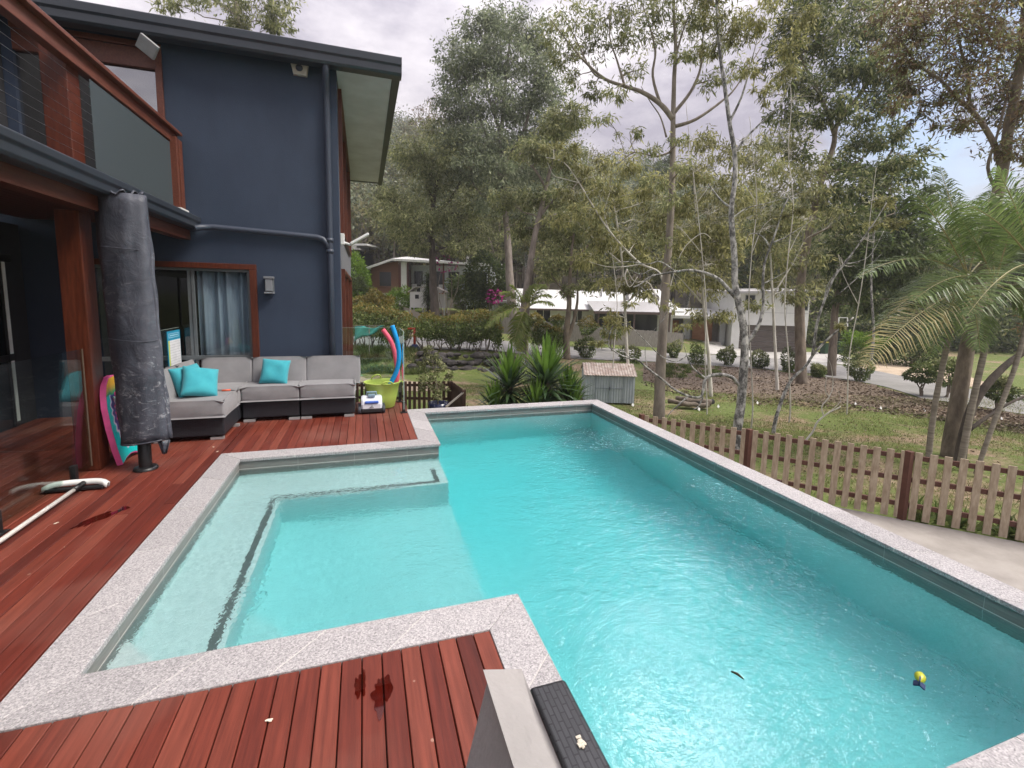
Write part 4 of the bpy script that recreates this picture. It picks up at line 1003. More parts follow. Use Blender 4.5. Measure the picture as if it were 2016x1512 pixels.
# --- things in the water
t=empty('dive_toy',tuple(onz(1812,1342,WZ)),'yellow dive toy with dark blue tail fins floating in the pool','pool toy')
q=onz(1812,1342,WZ)
f=MB(); f.lathe([(0,-.035),(.014,-.032),(.024,-.01),(.022,.012),(.010,.03),(.004,.04)],(0,0,0),14); mt=Matrix.Translation((q[0]+.012,q[1]+.01,WZ+.012))@Matrix.Rotation(R(-62),4,'Z')@Matrix.Rotation(R(90),4,'X')
f.v=[tuple(mt@Vector(v)) for v in f.v]; f.build('toy_body',pmat('yellow rubber',(.45,.47,.02),rough=.4),t)
f=MB()
for k in range(3): f.box(-.003,.003,.0,.026,.03,.07,mat=mt@Matrix.Rotation(R(120*k),4,'Z'))
f.build('tail_fin',pmat('navy rubber',(.005,.02,.09),rough=.4),t)
a=onz(1440,1322,WZ+.003); b=onz(1452,1327,WZ+.008); c=onz(1464,1337,WZ+.003)
f=MB(); f.tube([a,b,c],[.004,.007,.003],8); tag(f.build('floating_leaf',pmat('brown curled leaf',(.12,.07,.04),rough=.7)),'thin brown curled leaf floating in the pool','leaf')
# ================================================================== FENCES, SHED, HOUSES
M_picket=pmat('weathered hardwood paling',(.28,.215,.145),(.45,.37,.27),rough=.85,scale=5,stretch=(5,5,1),detail=8,bump=.2,bscale=30)
M_rail=pmat('dark oiled rail',(.075,.026,.016),(.105,.04,.025),rough=.7,scale=6)
def picket_fence(name,label,A,B,zt,zb,posts,pitch,pw,mp_,mr_,group=None,hi=1.0,seed=1,side=None):
    """palings on the near face of three rails between A and B (xy)"""
    A=np.array(A,float); B=np.array(B,float); L=np.linalg.norm(B-A); d=(B-A)/L; nrm=np.array([-d[1],d[0]])
    mid=(A+B)/2
    if nrm@(np.array([0,0])-mid)<0: nrm=-nrm       # towards the pool
    t=empty(name,(A[0],A[1],zb),label,'fence',group); rg=random.Random(seed)
    Z=lambda k,base: base[0]+(base[1]-base[0])*k
    zt=zt if hasattr(zt,'__len__') else (zt,zt); zb=zb if hasattr(zb,'__len__') else (zb,zb)
    f=MB(); n=int(L/pitch)
    for i in range(n):
        k=(i+.5)/n; p=A+d*(L*k)+nrm*.034; tz=Z(k,zt)+rg.uniform(-.006,.006); bz=Z(k,zb)
        w=pw*rg.uniform(.95,1.04); tw=rg.uniform(-.004,.004)
        f.bar((p[0]+d[0]*tw,p[1]+d[1]*tw,bz),(p[0]-d[0]*tw,p[1]-d[1]*tw,tz),w,.02,up=(nrm[0],nrm[1],0))
    f.build('palings',mp_,t,bevel=.002,seg=1)
    for h in (.09,.42,.80):
        f=MB(); z=lambda k: Z(k,zt)-(Z(k,zt)-Z(k,zb))*h
        f.bar((A[0],A[1],z(0)),(B[0],B[1],z(1)),.042,.07); f.build('rail',mr_,t)
    for k in posts:
        p=A+d*(L*k)+nrm*.035; f=MB(); f.box(p[0]-.045,p[0]+.045,p[1]-.045,p[1]+.045,Z(k,zb)-.2,Z(k,zt)+.005); f.build('post',mr_,t,bevel=.004)
    return t
TEND=4.0
a=fl(-4.4); b=fl(TEND); LT=TEND+4.4
picket_fence('picket_fence','brown timber picket fence running past the right side of the pool',a,b,-.385,-1.44,[(4.4-4.32)/LT,(4.4-2.16)/LT,4.4/LT,(4.4+2.157)/LT,1.0],.166,.088,M_picket,M_rail)
M_dpick=pmat('dark stained paling',(.050,.022,.014),(.085,.042,.028),rough=.8,scale=5,stretch=(5,5,1))
c0=at(690,752,12.6); c1=at(889,750,12.3); c2=at(916,768,10.9)
zb=-1.62
picket_fence('garden_fence','dark brown picket fence behind the sofa end and the pool corner',c0[:2],c1[:2],(c0[2],c1[2]),zb,(.02,.55,.995),.133,.075,M_dpick,M_dpick,seed=3)
t=picket_fence('garden_gate','dark brown picket gate standing open behind the pool corner',c1[:2]+np.array([.04,-.05]),c2[:2],(c1[2],c2[2]),zb,(.99,),.133,.09,M_dpick,M_dpick,seed=4)
t['category']='gate'
f=MB(); f.bar(at(878,801,10.6),at(914,771,10.9),.05,.03); tag(f.build('sloping_handrail',pmat('grey weathered handrail',(.30,.27,.24),rough=.8)),'sloping grey timber handrail by the open picket gate','handrail')

# shed
M_shed=pmat('pale blue grey ribbed steel',(.34,.39,.43),(.42,.47,.50),rough=.6,scale=2,detail=7)
M_shroof=pmat('lichen stained shed roof',(.27,.20,.17),(.46,.40,.36),rough=.85,scale=7,detail=8)
sa=onz(1150,791,-1.72); sb=onz(1248,794.5,-1.72)
t=empty('garden_shed',tuple((sa+sb)/2),'small pale blue ribbed steel garden shed with stained pitched roof','shed')
d=(sb-sa)[:2]; L=np.linalg.norm(d); d=d/L; nn=np.array([-d[1],d[0]])
def S(u,v,z): p=sa[:2]+d*(u*L)+nn*v; return (p[0],p[1],-1.72+z)
hF=.97; hR=1.24; dep=1.3
f=MB(); nr=38; us=np.linspace(0,1,nr*2+1)
row0=[];row1=[]
for i,u in enumerate(us):
    o_=-.012 if i%4 in (1,2) else 0
    row0.append(S(u,o_,0)); row1.append(S(u,o_,hF))
f.grid([row0,row1],smooth=False)
for u in (0,1): f.add([S(u,0,0),S(u,dep,0),S(u,dep,hF),S(u,dep/2,hR),S(u,0,hF)],[(0,1,2,3,4)])
f.add([S(0,dep,0),S(1,dep,0),S(1,dep,hF),S(0,dep,hF)],[(0,1,2,3)])
f.build('steel_wall',M_shed,t)
f=MB(); 
for sgn in (0,1):
    P=[]
    for i,u in enumerate(np.linspace(-.03,1.03,78)):
        o_=.015 if i%4 in (1,2) else 0
        P.append([S(u,-.08 if not sgn else dep+.08,hF-.03+o_),S(u,dep/2,hR+.03+o_)])
    f.grid(P,smooth=False)
f.build('roof',M_shroof,t,solid=.006)
f=MB()
for u in (.22,.50,.77): f.bar(S(u,-.022,.02),S(u,-.022,hF-.02),.016,.012)
f.bar(S(.22,-.024,.50),S(.77,-.024,.50),.012,.018); f.build('door_frame',pmat('grey door frame',(.22,.26,.29),rough=.6),t)
f=MB(); f.bar(S(.5,-.035,.44),S(.5,-.035,.56),.02,.02); f.build('door_handle',M_black,t)

# ---- helper for distant houses: local frame on the photo's depth axis
class Loc:
    def __init__(s,px,D,z,yaw=0):
        s.o=at(px,590,D); s.o[2]=z; a=YAW-R(yaw)
        s.x=np.array([math.cos(YAW+R(yaw)),-math.sin(YAW+R(yaw)),0]); s.y=np.array([math.sin(YAW+R(yaw)),math.cos(YAW+R(yaw)),0])
    def __call__(s,x,y,z): return tuple(s.o+s.x*x+s.y*y+np.array([0,0,z]))
    def mat(s):
        m=Matrix.Identity(4)
        for i in range(3): m[i][0]=s.x[i]; m[i][1]=s.y[i]; m[i][3]=s.o[i]
        m[2][2]=1; m[2][0]=0; m[2][1]=0; m[2][3]=s.o[2]; return m
M_wwall=pmat('off white render',(.66,.66,.63),(.72,.72,.70),rough=.8,scale=2)
M_blwall=pmat('pale blue wall',(.66,.72,.76),rough=.8)
M_brclad=pmat('brown shingle cladding',(.13,.062,.042),(.18,.09,.06),rough=.85,scale=6,stretch=(1,1,6))
M_metroof=pmat('white metal roof',(.72,.72,.71),(.58,.58,.58),rough=.45,scale=3,stretch=(6,.15,1),detail=3)
M_greyroof=pmat('light grey roof',(.40,.39,.39),rough=.5)
M_pane=pmat('dark window pane',(.02,.022,.025),rough=.12)
M_garage=pmat('brown garage door',(.095,.078,.068),(.11,.09,.08),rough=.6,scale=2)
M_slat=pmat('orange timber door',(.28,.12,.05),(.36,.17,.08),rough=.6,scale=3)
M_grcol=pmat('grey column',(.32,.33,.33),rough=.7)
def window(L,par,x0,x1,z0,z1,y=-.03,frame=M_white,mull=True):
    w=empty('window',L((x0+x1)/2,y,z0)); parent(w,par); mt=L.mat()
    f=MB()
    f.box(x0-.06,x1+.06,y-.02,y+.03,z1,z1+.07,mat=mt); f.box(x0-.06,x1+.06,y-.02,y+.03,z0-.07,z0,mat=mt); f.box(x0-.06,x0,y-.02,y+.03,z0,z1,mat=mt); f.box(x1,x1+.06,y-.02,y+.03,z0,z1,mat=mt)
    if mull: f.box((x0+x1)/2-.025,(x0+x1)/2+.025,y-.018,y+.02,z0,z1,mat=mt)
    f.build('window_frame',frame,w)
    f=MB(); f.box(x0,x1,y-.005,y+.005,z0,z1,mat=mt); f.build('pane',M_pane,w)
# two storey house (brown + white) at the left
L=Loc(733,47,-.35); mt=L.mat()
t=empty('two_storey_house',L(4,0,0),'two storey white and brown house with a balcony, up the slope at left','house')
k=47/905.
f=MB(); f.box(-.2,2.95,0,6,-2.5,2.3,mat=mt); f.box(2.95,12.6,.9,6,-2.5,2.3,mat=mt); f.build('lower_wall',M_wwall,t)
f=MB(); f.box(0,2.75,-.25,5.5,2.3,4.85,mat=mt); f.add([L(0,-.25,4.85),L(2.75,-.25,4.85),L(2.75,-.25,5.55),L(0,-.25,4.95)],[(0,1,2,3)]); f.build('brown_wall',M_brclad,t)
window(L,t,.85,2.0,3.0,4.4,y=-.28,frame=M_brclad,mull=False)
f=MB(); f.box(3.6,12.5,1.8,5.5,2.45,5.3,mat=mt); f.build('balcony_wall',M_blwall,t)
for a_,b_ in ((4.0,4.75),(5.6,7.05),(7.6,8.6),(9.3,11.5)): window(L,t,a_,b_,2.5,4.6,y=1.76,frame=M_black)
f=MB(); f.box(2.75,12.5,-.2,1.75,2.2,2.42,mat=mt); f.build('balcony_floor',pmat('orange timber edge',(.32,.13,.06),rough=.7),t)
f=MB(); f.box(3.0,3.55,-.2,.3,-2.5,5.45,mat=mt); f.build('white_column',M_wwall,t)
for xx in (3.6,7.2,11.8):
    f=MB(); f.box(xx,xx+.14,-.15,0,2.42,5.4,mat=mt); f.build('veranda_post',M_timber,t)
f=MB(); f.box(2.76,2.99,-.22,-.1,2.3,5.4,mat=mt); f.build('corner_post',M_timber,t)
f=MB(); f.bar(L(3.7,-.12,3.35),L(12.4,-.12,3.35),.04,.05)
for i in range(60): f.bar(L(3.75+i*.145,-.12,2.45),L(3.75+i*.145,-.12,3.33),.018,.018)
f.build('balustrade',M_black,t)
f=MB(); f.add([L(-.3,-.8,4.72),L(2.2,-.8,5.62),L(13.2,-.9,5.30),L(13.2,6.4,5.5),L(2.2,6.2,6.4),L(-.3,6.2,4.9)],[(0,1,4,5),(1,2,3,4)]); f.build('roof',M_metroof,t,solid=.22)
for i in range(4):
    f=MB(); x=3.9+i*.9; f.box(x,x+.45,.5,1.0,2.42,2.9,mat=mt); f.box(x,x+.45,.95,1.0,2.9,3.3,mat=mt); o=f.build('balcony_chair',M_white); tag(o,'white chair on the balcony of the two storey house','chair','white chairs on the far balcony')
f=MB(); f.box(9.6,12.9,-1.6,.85,-2.5,1.6,mat=mt); f.box(13,16.2,-.6,5,-2.5,1.6,mat=mt); f.build('side_wing',M_blwall,t)
window(L,t,9.9,11.6,-.5,1.2,y=-1.63,frame=M_white); window(L,t,13.4,15.6,.3,1.2,y=-.63,frame=M_white)
f=MB(); f.box(9.3,16.6,-2,5.4,1.6,1.8,mat=mt); f.build('wing_roof',M_metroof,t)
# white roofed house further up
L=Loc(672,58,5.3); mt=L.mat()
t=empty('skillion_roof_house',L(0,0,0),'house with a white skillion roof just right of the navy wall','house')
f=MB(); f.box(-4,2.2,0,6,-4,2.0,mat=mt); f.build('wall',pmat('charcoal wall',(.02,.022,.026),rough=.8),t)
f=MB(); f.add([L(-4,-1.0,1.35),L(2.6,-.8,2.0),L(2.6,6,2.1),L(-4,6,2.2)],[(0,1,2,3)]); f.build('lower_roof',M_greyroof,t,solid=.15)
f=MB(); f.add([L(-4,-.2,2.55),L(3.4,-.2,2.6),L(4.2,6,2.7),L(-4,6,2.7)],[(0,1,2,3)]); f.build('upper_roof',M_metroof,t,solid=.22)
f=MB(); f.box(-4,2.0,.1,5.8,2.05,2.5,mat=mt); f.build('clerestory',M_wwall,t)
# cubby house with slide
L=Loc(807,39.5,.35); mt=L.mat()
t=empty('cubby_house',L(1.4,0,0),'white weatherboard cubby house on stumps in the yard at left','playhouse')
M_wb=pmat('white weatherboard',(.62,.60,.58),(.70,.68,.66),rough=.8,scale=3,stretch=(1,1,14))
f=MB(); f.box(0,1.15,0,1.6,.45,1.75,mat=mt); f.box(1.15,3.0,.8,1.6,.45,1.6,mat=mt); f.box(1.15,2.5,0,.06,.45,.85,mat=mt); f.build('wall',M_wb,t)
f=MB(); f.add([L(-.15,-.15,1.70),L(.45,-.15,2.15),L(.45,1.7,2.15),L(-.15,1.7,1.70),L(3.15,-.15,1.75),L(3.15,1.7,1.75),L(2.2,-.15,2.2),L(2.2,1.7,2.2)],[(0,1,2,3),(1,6,7,2),(6,4,5,7)]); f.build('roof',pmat('pinkish white roof',(.62,.56,.53),rough=.7),t,solid=.06)
f=MB()
for xx in (0.03,1.1,2.45,2.95):
    for yy in (.03,1.5): f.box(xx-.05,xx+.05,yy-.05,yy+.05,-.6,.45 if xx<2 else 1.75,mat=mt)
f.box(0,3.0,0,1.6,.38,.45,mat=mt); f.build('stump_frame',M_wb,t)
window(L,t,.45,.78,1.15,1.5,frame=M_wb,mull=False)
f=MB(); f.box(1.3,2.4,.79,.80,.9,1.5,mat=mt); f.build('doorway',M_pane,t)
P=[L(1.9,-.1,.46),L(2.35,-.5,-.05),L(2.8,-.9,-.45),L(3.0,-1.1,-.5)]
f=MB(); f.grid([[tuple(np.array(p)+np.array([0,0,.15])),p,tuple(np.array(p)+L.x*.02+L.y*.4),tuple(np.array(p)+L.x*.02+L.y*.4+np.array([0,0,.15]))] for p in P]); o=f.build('slide',pmat('green plastic slide',(.01,.34,.27),rough=.4),solid=.03); tag(o,'green plastic slide leaning on the white cubby house','slide')
# long white roofed house
L=Loc(1040,40,-1.15,yaw=-3); mt=L.mat(); u=40/905.
t=empty('low_white_house',L(8,0,0),'long low house with white metal roof behind the grey paling fence','house')
f=MB(); f.box(-1.2,9.1,0,7,-.8,2.1,mat=mt); f.box(9.1,13.4,1.2,7,-.8,2.1,mat=mt); f.build('wall',M_wwall,t)
window(L,t,.75,1.95,.85,1.95); window(L,t,3.95,4.75,.9,1.95)
f=MB(); f.add([L(-1.8,-.7,2.0),L(13.6,-.7,2.0),L(13.0,4,3.55),L(-1.2,4,3.75),L(13.6,8,2.2),L(-1.8,8,2.2)],[(0,1,2,3),(3,2,4,5)]); f.build('roof',M_metroof,t,solid=.12)
f=MB(); f.add([L(5.2,-2.6,1.95),L(12,-2.6,1.95),L(11.8,.6,2.75),L(5.3,.6,2.75)],[(0,1,2,3)]); f.build('patio_roof',M_greyroof,t,solid=.1)
f=MB(); f.box(5.2,12,-2.67,-2.60,1.78,1.96,mat=mt); f.box(-1.8,5.2,-.78,-.70,1.9,2.03,mat=mt)
for xx in (5.6,8.6,11.6): f.box(xx,xx+.12,-2.5,-2.38,-.8,1.9,mat=mt)
f.build('fascia_and_posts',pmat('brown fascia',(.13,.09,.08),rough=.6),t)
f=MB(); f.box(5.9,11.5,-.06,-.02,.1,1.75,mat=mt); f.build('patio_glass',M_pane,t)
f=MB(); f.add([L(10.2,2,2.9),L(13.4,2,2.9),L(13.2,4.5,4.0),L(10.8,4.5,4.0)],[(0,1,2,3)]); f.build('raised_roof',M_metroof,t,solid=.1)
f=MB(); f.tube([L(7.0,2.5,3.2),L(7.0,2.5,3.95)],.09,10); f.tube([L(9.2,1.5,2.9),L(9.2,1.5,3.5)],.16,10); f.build('roof_vent',M_greyroof,t)
# dish
f=MB(); q=L(11.6,1.2,3.1); f.lathe([(0,0),(.25,.03),(.42,.12)],(0,0,0),16); m2=Matrix.Translation(q)@Matrix.Rotation(YAW*-1,4,'Z')@Matrix.Rotation(R(70),4,'X'); f.v=[tuple(m2@Vector(v)) for v in f.v]; f.tube([q,(q[0],q[1],q[2]-.6)],.03,6)
f.build('satellite_dish',pmat('grey dish',(.22,.21,.2),rough=.6),t)
# garage house
L=Loc(1395,41,-2.62,yaw=5); mt=L.mat()
t=empty('garage_house',L(5,0,0),'white panelled two storey house with brown garage door beyond the trees','house')
f=MB(); f.box(2.2,8.6,0,8,2.45,5.3,mat=mt); f.box(2.2,2.9,.05,8,0,2.45,mat=mt); f.box(8.2,8.6,.05,8,0,2.45,mat=mt); f.box(2.9,8.2,.4,8,0,2.45,mat=mt); f.build('white_wall',M_wwall,t)
f=MB()
for z in (3.55,): f.box(2.2,8.6,-.012,.0,z,z+.03,mat=mt)
for x in (4.5,5.6,6.7,7.7): f.box(x,x+.03,-.012,0,2.45,5.3,mat=mt)
f.build('panel_joint',M_greyroof,t)
f=MB()
for i in range(5): f.box(2.9,8.2,.3,.36+.01*(i%2),.02+i*.485,.47+i*.485+.01,mat=mt)
f.build('garage_door',M_garage,t)
window(L,t,3.2,3.9,3.9,5.0,frame=M_alu,mull=False); window(L,t,7.75,8.4,3.9,5.0,frame=M_alu,mull=False)
f=MB(); f.add([L(1.6,-.8,5.25),L(9.2,-.8,5.5),L(9.2,8.6,5.9),L(1.6,8.6,5.6)],[(0,1,2,3)]); f.build('roof',M_greyroof,t,solid=.2)
f=MB(); f.box(-4.2,2.2,2.2,8,0,3.0,mat=mt); f.build('entry_wall',pmat('grey brown render',(.26,.24,.22),rough=.8),t)
for x0 in (-3.6,-2.6): 
    f=MB(); f.box(x0,x0+.7,2.12,2.2,.6,2.6,mat=mt); f.build('timber_slats',M_slat,t)
f=MB(); f.box(-.6,1.2,2.1,2.2,.75,2.75,mat=mt); f.build('front_door',M_slat,t)
for x0,x1,y0 in ((-1.7,-1.1,1.2),(1.5,2.0,1.0)):
    f=MB(); f.box(x0,x1,y0,y0+.4,0,3.0,mat=mt); f.build('grey_column',M_grcol,t)
f=MB(); f.add([L(-4.8,-.2,3.0),L(2.3,-.2,3.0),L(2.3,6,3.6),L(-4.8,6,3.6)],[(0,1,2,3)]); f.build('entry_roof',M_metroof,t,solid=.25)
f=MB()
for i in range(4): f.box(-2.4+.1*i,1.6,.8-.45*(3-i)+.0,.8-.45*(3-i)+1.4+.2*i,.0,.18*(i+1),mat=mt)
f.build('entry_steps',pmat('pale stone steps',(.55,.52,.47),rough=.85),t)
# paling fence behind the hedge and along the verge
M_grpal=pmat('grey weathered paling',(.17,.155,.14),(.26,.24,.22),rough=.9,scale=4,stretch=(6,6,1))
M_ppal=pmat('pale weathered paling',(.30,.25,.20),(.40,.35,.29),rough=.9,scale=4,stretch=(6,6,1))
def paling(label,pts,h,m,seed):
    rg=random.Random(seed); t=empty('paling_fence',pts[0],label,'fence','paling fences along the road')
    f=MB()
    for a,b in zip(pts,pts[1:]):
        a=np.array(a); b=np.array(b); n=max(1,int(np.linalg.norm((b-a)[:2])/.14)); d=(b-a)/n
        for i in range(n):
            p=a+d*(i+.5); l=np.linalg.norm(d[:2]); dd=d[:2]/l
            f.bar((p[0],p[1],p[2]-.5),(p[0],p[1],p[2]+h+rg.uniform(-.02,.02)),l*.97,.022,up=(-dd[1],dd[0],0))
    f.build('palings',m,t)
    f=MB()
    for a,b in zip(pts,pts[1:]):
        a=np.array(a); b=np.array(b); d=(b-a)[:2]/np.linalg.norm((b-a)[:2]); nn=np.array([-d[1],d[0],0])*.05
        if nn[1]<0: nn=-nn
        for hh in (.3,h-.3): f.bar(a+nn+np.array([0,0,hh]),b+nn+np.array([0,0,hh]),.04,.08)
    f.build('rail',m,t)
paling('pale paling fence stepping down the slope behind the left hedge',[at(775,597,45)-[0,0,1.75],at(812,610,39)-[0,0,1.75],at(850,627,34.5)-[0,0,1.75],at(880,640,32.5)-[0,0,1.75]],1.75,M_ppal,1)
paling('grey paling fence standing in front of the cubby house yard',[gp(880,46,.0),gp(960,46,.1)],1.8,M_grpal,2)
paling('long grey paling fence in front of the low white house',[gp(930,33.6),gp(1060,33.4),gp(1180,33.8),gp(1300,35),gp(1345,35.6)],1.25,M_grpal,3)
# yard odds and ends
q=gp(815,24.2); t=empty('hand_pump',tuple(q),'red post with blue base standing at the roadside by the hedge','play equipment')
f=MB(); f.tube([(q[0],q[1],q[2]+.25),(q[0],q[1],q[2]+1.15)],.07,10); f.tube([(q[0]-.4,q[1],q[2]+1.1),(q[0]+.3,q[1],q[2]+1.15)],.05,8); f.build('red_post',pmat('red paint',(.55,.05,.02),rough=.4),t)
f=MB(); f.lathe([(0,0),(.3,0),(.28,.1),(.14,.28),(0,.3)],q,14); f.build('blue_base',pmat('navy base',(.02,.04,.16),rough=.5),t)
c=at(727,657,23.4); t=empty('teal_banner',tuple(c),'teal cloth banner hanging in the hedge behind the glass panel','banner')
f=MB(); P=[[tuple(c+CR*(-.75+1.5*i/8)+CU*(.35-.75*j/5*(1-.12*i)+.08*math.sin(i))+CF*(.06*math.sin(i*1.4+j))) for j in range(6)] for i in range(9)]
f.grid(P); f.build('cloth',pmat('teal cloth',(.05,.36,.33),rough=.8),t,solid=.01)
f=MB(); f.bar(c+CU*.4+CR*-.8,c+CU*.4+CR*.8,.03,.03); f.bar(c+CR*.0+CU*.4,c+CU*-2.0,.04,.04); f.build('pole',M_grpal,t)
# wheelie bin, basketball frame, firewood
q=gp(1640,41.0); 
for k,(px,lb) in enumerate([(1626,'dark green wheelie bin on the left of the pair behind the bright hedge'),(1655,'dark green wheelie bin on the right of the pair behind the bright hedge')]):
    q=gp(px,39.5); t=empty('wheelie_bin',tuple(q),lb,'bin','wheelie bins on the driveway')
    f=MB(); vs=[]
    for z,s in ((.08,.22),(1.0,.29)): vs+=[(q[0]+s*i,q[1]+s*j,q[2]+z) for i,j in ((-1,-1),(1,-1),(1,1),(-1,1))]
    f.add(vs,[(0,3,2,1),(4,5,6,7),(0,1,5,4),(1,2,6,5),(2,3,7,6),(3,0,4,7)]); f.build('bin_body',pmat('dark green bin',(.02,.06,.03),rough=.5),t,bevel=.02)
    f=MB(); f.box(q[0]-.31,q[0]+.31,q[1]-.33,q[1]+.31,q[2]+1.0,q[2]+1.07); f.build('lid',pmat('bin lid',(.30,.26,.03) if k==0 else (.03,.08,.04),rough=.5),t,bevel=.02)
    f=MB()
    for s in (-.2,.2): f.tube([(q[0]+s-.03,q[1]+.25,q[2]+.1),(q[0]+s+.03,q[1]+.25,q[2]+.1)],.1,12)
    f.build('wheel',M_black,t)
c=at(1660,634,40); t=empty('basketball_hoop',(c[0],c[1],terrain(c[0],c[1])),'white framed basketball backboard on a post beyond the driveway','basketball hoop')
f=MB(); w=.38
for a,b in (((-1,-1),(1,-1)),((1,-1),(1,1)),((1,1),(-1,1)),((-1,1),(-1,-1))): f.bar(c+CR*a[0]*w+CU*a[1]*w,c+CR*b[0]*w+CU*b[1]*w,.06,.06)
f.bar(c+CR*-.15+CU*-.2,c+CR*.15+CU*-.2,.04,.04); f.build('backboard_frame',M_white,t)
f=MB(); f.tube([(c[0],c[1]+.25,terrain(c[0],c[1])),(c[0],c[1]+.25,c[2])],.05,8); f.bar(c,(c[0],c[1]+.25,c[2]),.05,.05); f.build('post',M_black,t)
M_log=pmat('dead log bark',(.10,.08,.062),(.24,.20,.16),rough=.95,scale=9,detail=8,bump=.6,bscale=30)
rg=random.Random(8)
lp=[(1335,800,1395,803,.085,'grey weathered log at the front of the firewood heap'),(1345,793,1400,797,.10,'dark log lying across the top of the firewood heap'),(1315,795,1360,801,.075,'pale split log at the left end of the firewood heap'),(1330,788,1380,794,.08,'brown log at the back of the firewood heap'),(1372,802,1402,795,.09,'charred black log end at the right of the firewood heap')]
for i,(a,b,c_,d_,r_,lb) in enumerate(lp):
    p0=onz(a,b,-1.70+.08*(i in(1,3))); p1=onz(c_,d_,-1.70+.08*(i in(1,3)))
    f=MB(); f.tube([p0+(p1-p0)*k+np.array([0,0,.09+.02*rg.uniform(-1,1)]) for k in np.linspace(0,1,7)],[r_*rg.uniform(.85,1.15) for _ in range(7)],10,jit=.08,rng=rg)
    m=M_log if i!=4 else pmat('charred wood',(.012,.011,.01),rough=.95); tag(f.build('firewood_log',m),lb,'log','logs in the firewood heap')
# small white flags on the lawn edge
for px,py,z in [(1246,797,-1.72),(1376,808,-1.75),(1414,803,-1.78),(1684,799,-1.85),(1734,807,-1.8),(1820,811,-1.75),(1973,820,-1.65),(1491,797,-1.85)]:
    q=onz(px,py,z); q[2]=terrain(q[0],q[1]); s=.055
    f=MB(); f.add([(q[0]-s,q[1],q[2]+.06),(q[0],q[1]-s*.4,q[2]+.005),(q[0]+s,q[1]+.01,q[2]+.07),(q[0]+.01,q[1]+s*.5,q[2]+.13)],[(0,1,2,3)])
    tag(f.build('white_scrap',M_white,solid=.012),'small white scrap lying on the lawn edge below the mulch bank','scrap','white scraps along the lawn edge')
# rock wall under the left hedge
t=empty('rock_wall',tuple(gp(900,22.8)),'low dark boulder wall below the roadside hedge','rock wall')
M_rock=pmat('dark basalt boulders',(.025,.023,.024),(.085,.075,.072),rough=.95,scale=2.5,detail=9,bump=.8,bscale=10)
rg=random.Random(17); f=MB()
import bmesh
def boulder(c,r,sc3,seed):
    bm=bmesh.new(); bmesh.ops.create_icosphere(bm,subdivisions=2,radius=1); rq=random.Random(seed); ph=[(rq.uniform(-1,1),rq.uniform(-1,1),rq.uniform(-1,1)) for _ in range(7)]
    vs=[]
    for v in bm.verts:
        n=v.co.normalized(); k=1
        for p in ph:
            dd=n.dot(Vector(p)); k=min(k,1.12-.55*max(0,dd)) if dd>.35 else k
        vs.append((c[0]+n.x*r*sc3[0]*k,c[1]+n.y*r*sc3[1]*k,c[2]+n.z*r*sc3[2]*k))
    fs=[tuple(v.index for v in fc.verts) for fc in bm.faces]; bm.free(); f.add(vs,fs)
for row in range(3):
    px=812+row*7
    while px<1010:
        q=gp(px,22.7+.28*row+rg.uniform(-.1,.1)); z=-1.85+.33*row+rg.uniform(-.05,.05)
        r=rg.uniform(.17,.34); boulder((q[0],q[1],z),r,(rg.uniform(.9,1.5),1,rg.uniform(.65,1.0)),rg.randint(0,9999)); px+=rg.uniform(9,17)
f.build('boulder_face',M_rock,t)
# pot and potted shrub come with the plants
# ================================================================== PLANTS
def leaf_quads(P,Dv,L,W,rng,tilt=None):
    n=len(P); s=rng.normal(size=(n,3)); s-=Dv*(s*Dv).sum(1,keepdims=True); s/=np.linalg.norm(s,axis=1,keepdims=True)+1e-9
    L=np.asarray(L).reshape(-1,1)*np.ones((n,1)); W=np.asarray(W).reshape(-1,1)*np.ones((n,1))
    m=P+Dv*L*.45
    return np.stack([P,m+s*W*.5,P+Dv*L,m-s*W*.5],1)
def unit(v): return v/(np.linalg.norm(v,axis=-1,keepdims=True)+1e-9)
def curve(a,b,n,rng,wob,sag=0.0):
    a=np.array(a,float); b=np.array(b,float); L=np.linalg.norm(b-a); t=np.linspace(0,1,n)
    p=a+(b-a)*t[:,None]; w=np.zeros((n,3))
    for f_ in (1,2,3): w+=np.sin(np.pi*f_*t)[:,None]*rng.normal(size=3)*wob*L/f_
    p=p+w; p[:,2]+=sag*L*np.sin(np.pi*t)
    return p
def smooth_pts(P,k=4):
    P=[np.array(p,float) for p in P]; out=[]; n=len(P)
    for i in range(n-1):
        p0,p1,p2,p3=P[max(i-1,0)],P[i],P[i+1],P[min(i+2,n-1)]
        for q in range(k):
            u=q/k; out.append(.5*(2*p1+(p2-p0)*u+(2*p0-5*p1+4*p2-p3)*u*u+(-p0+3*p1-3*p2+p3)*u**3))
    out.append(P[-1]); return out
def bark(name,a,b,scale=6,st=(1,1,.25),lo=.35,hi=.65,rough=.9,bump=.5):
    return pmat(name,a,b,rough=rough,scale=scale,stretch=st,detail=9,bump=bump,bscale=scale*3,lo=lo,hi=hi,nrough=.7)
M_bk_brown=bark('brown rough bark',(.10,.078,.058),(.27,.22,.17))
M_bk_grey=bark('grey gum bark',(.13,.105,.088),(.30,.255,.225))
M_bk_white=bark('bleached dead wood',(.55,.53,.49),(.72,.70,.66))
M_bk_pink=bark('pinkish grey bark',(.15,.125,.10),(.30,.26,.215))
M_bk_pale=bark('pale blotched bark',(.085,.083,.076),(.50,.49,.455),scale=9,st=(1,1,.6),lo=.43,hi=.60)
M_bk_twig=bark('pale bare limb bark',(.36,.335,.29),(.66,.63,.57),scale=7)
M_bk_dark=bark('dark wet bark',(.045,.036,.03),(.12,.095,.08))
M_lf_gum=leafmat('gum leaves',[(0.096,0.119,0.051),(0.180,0.202,0.085),(0.268,0.281,0.130),(0.421,0.414,0.208)],.55)
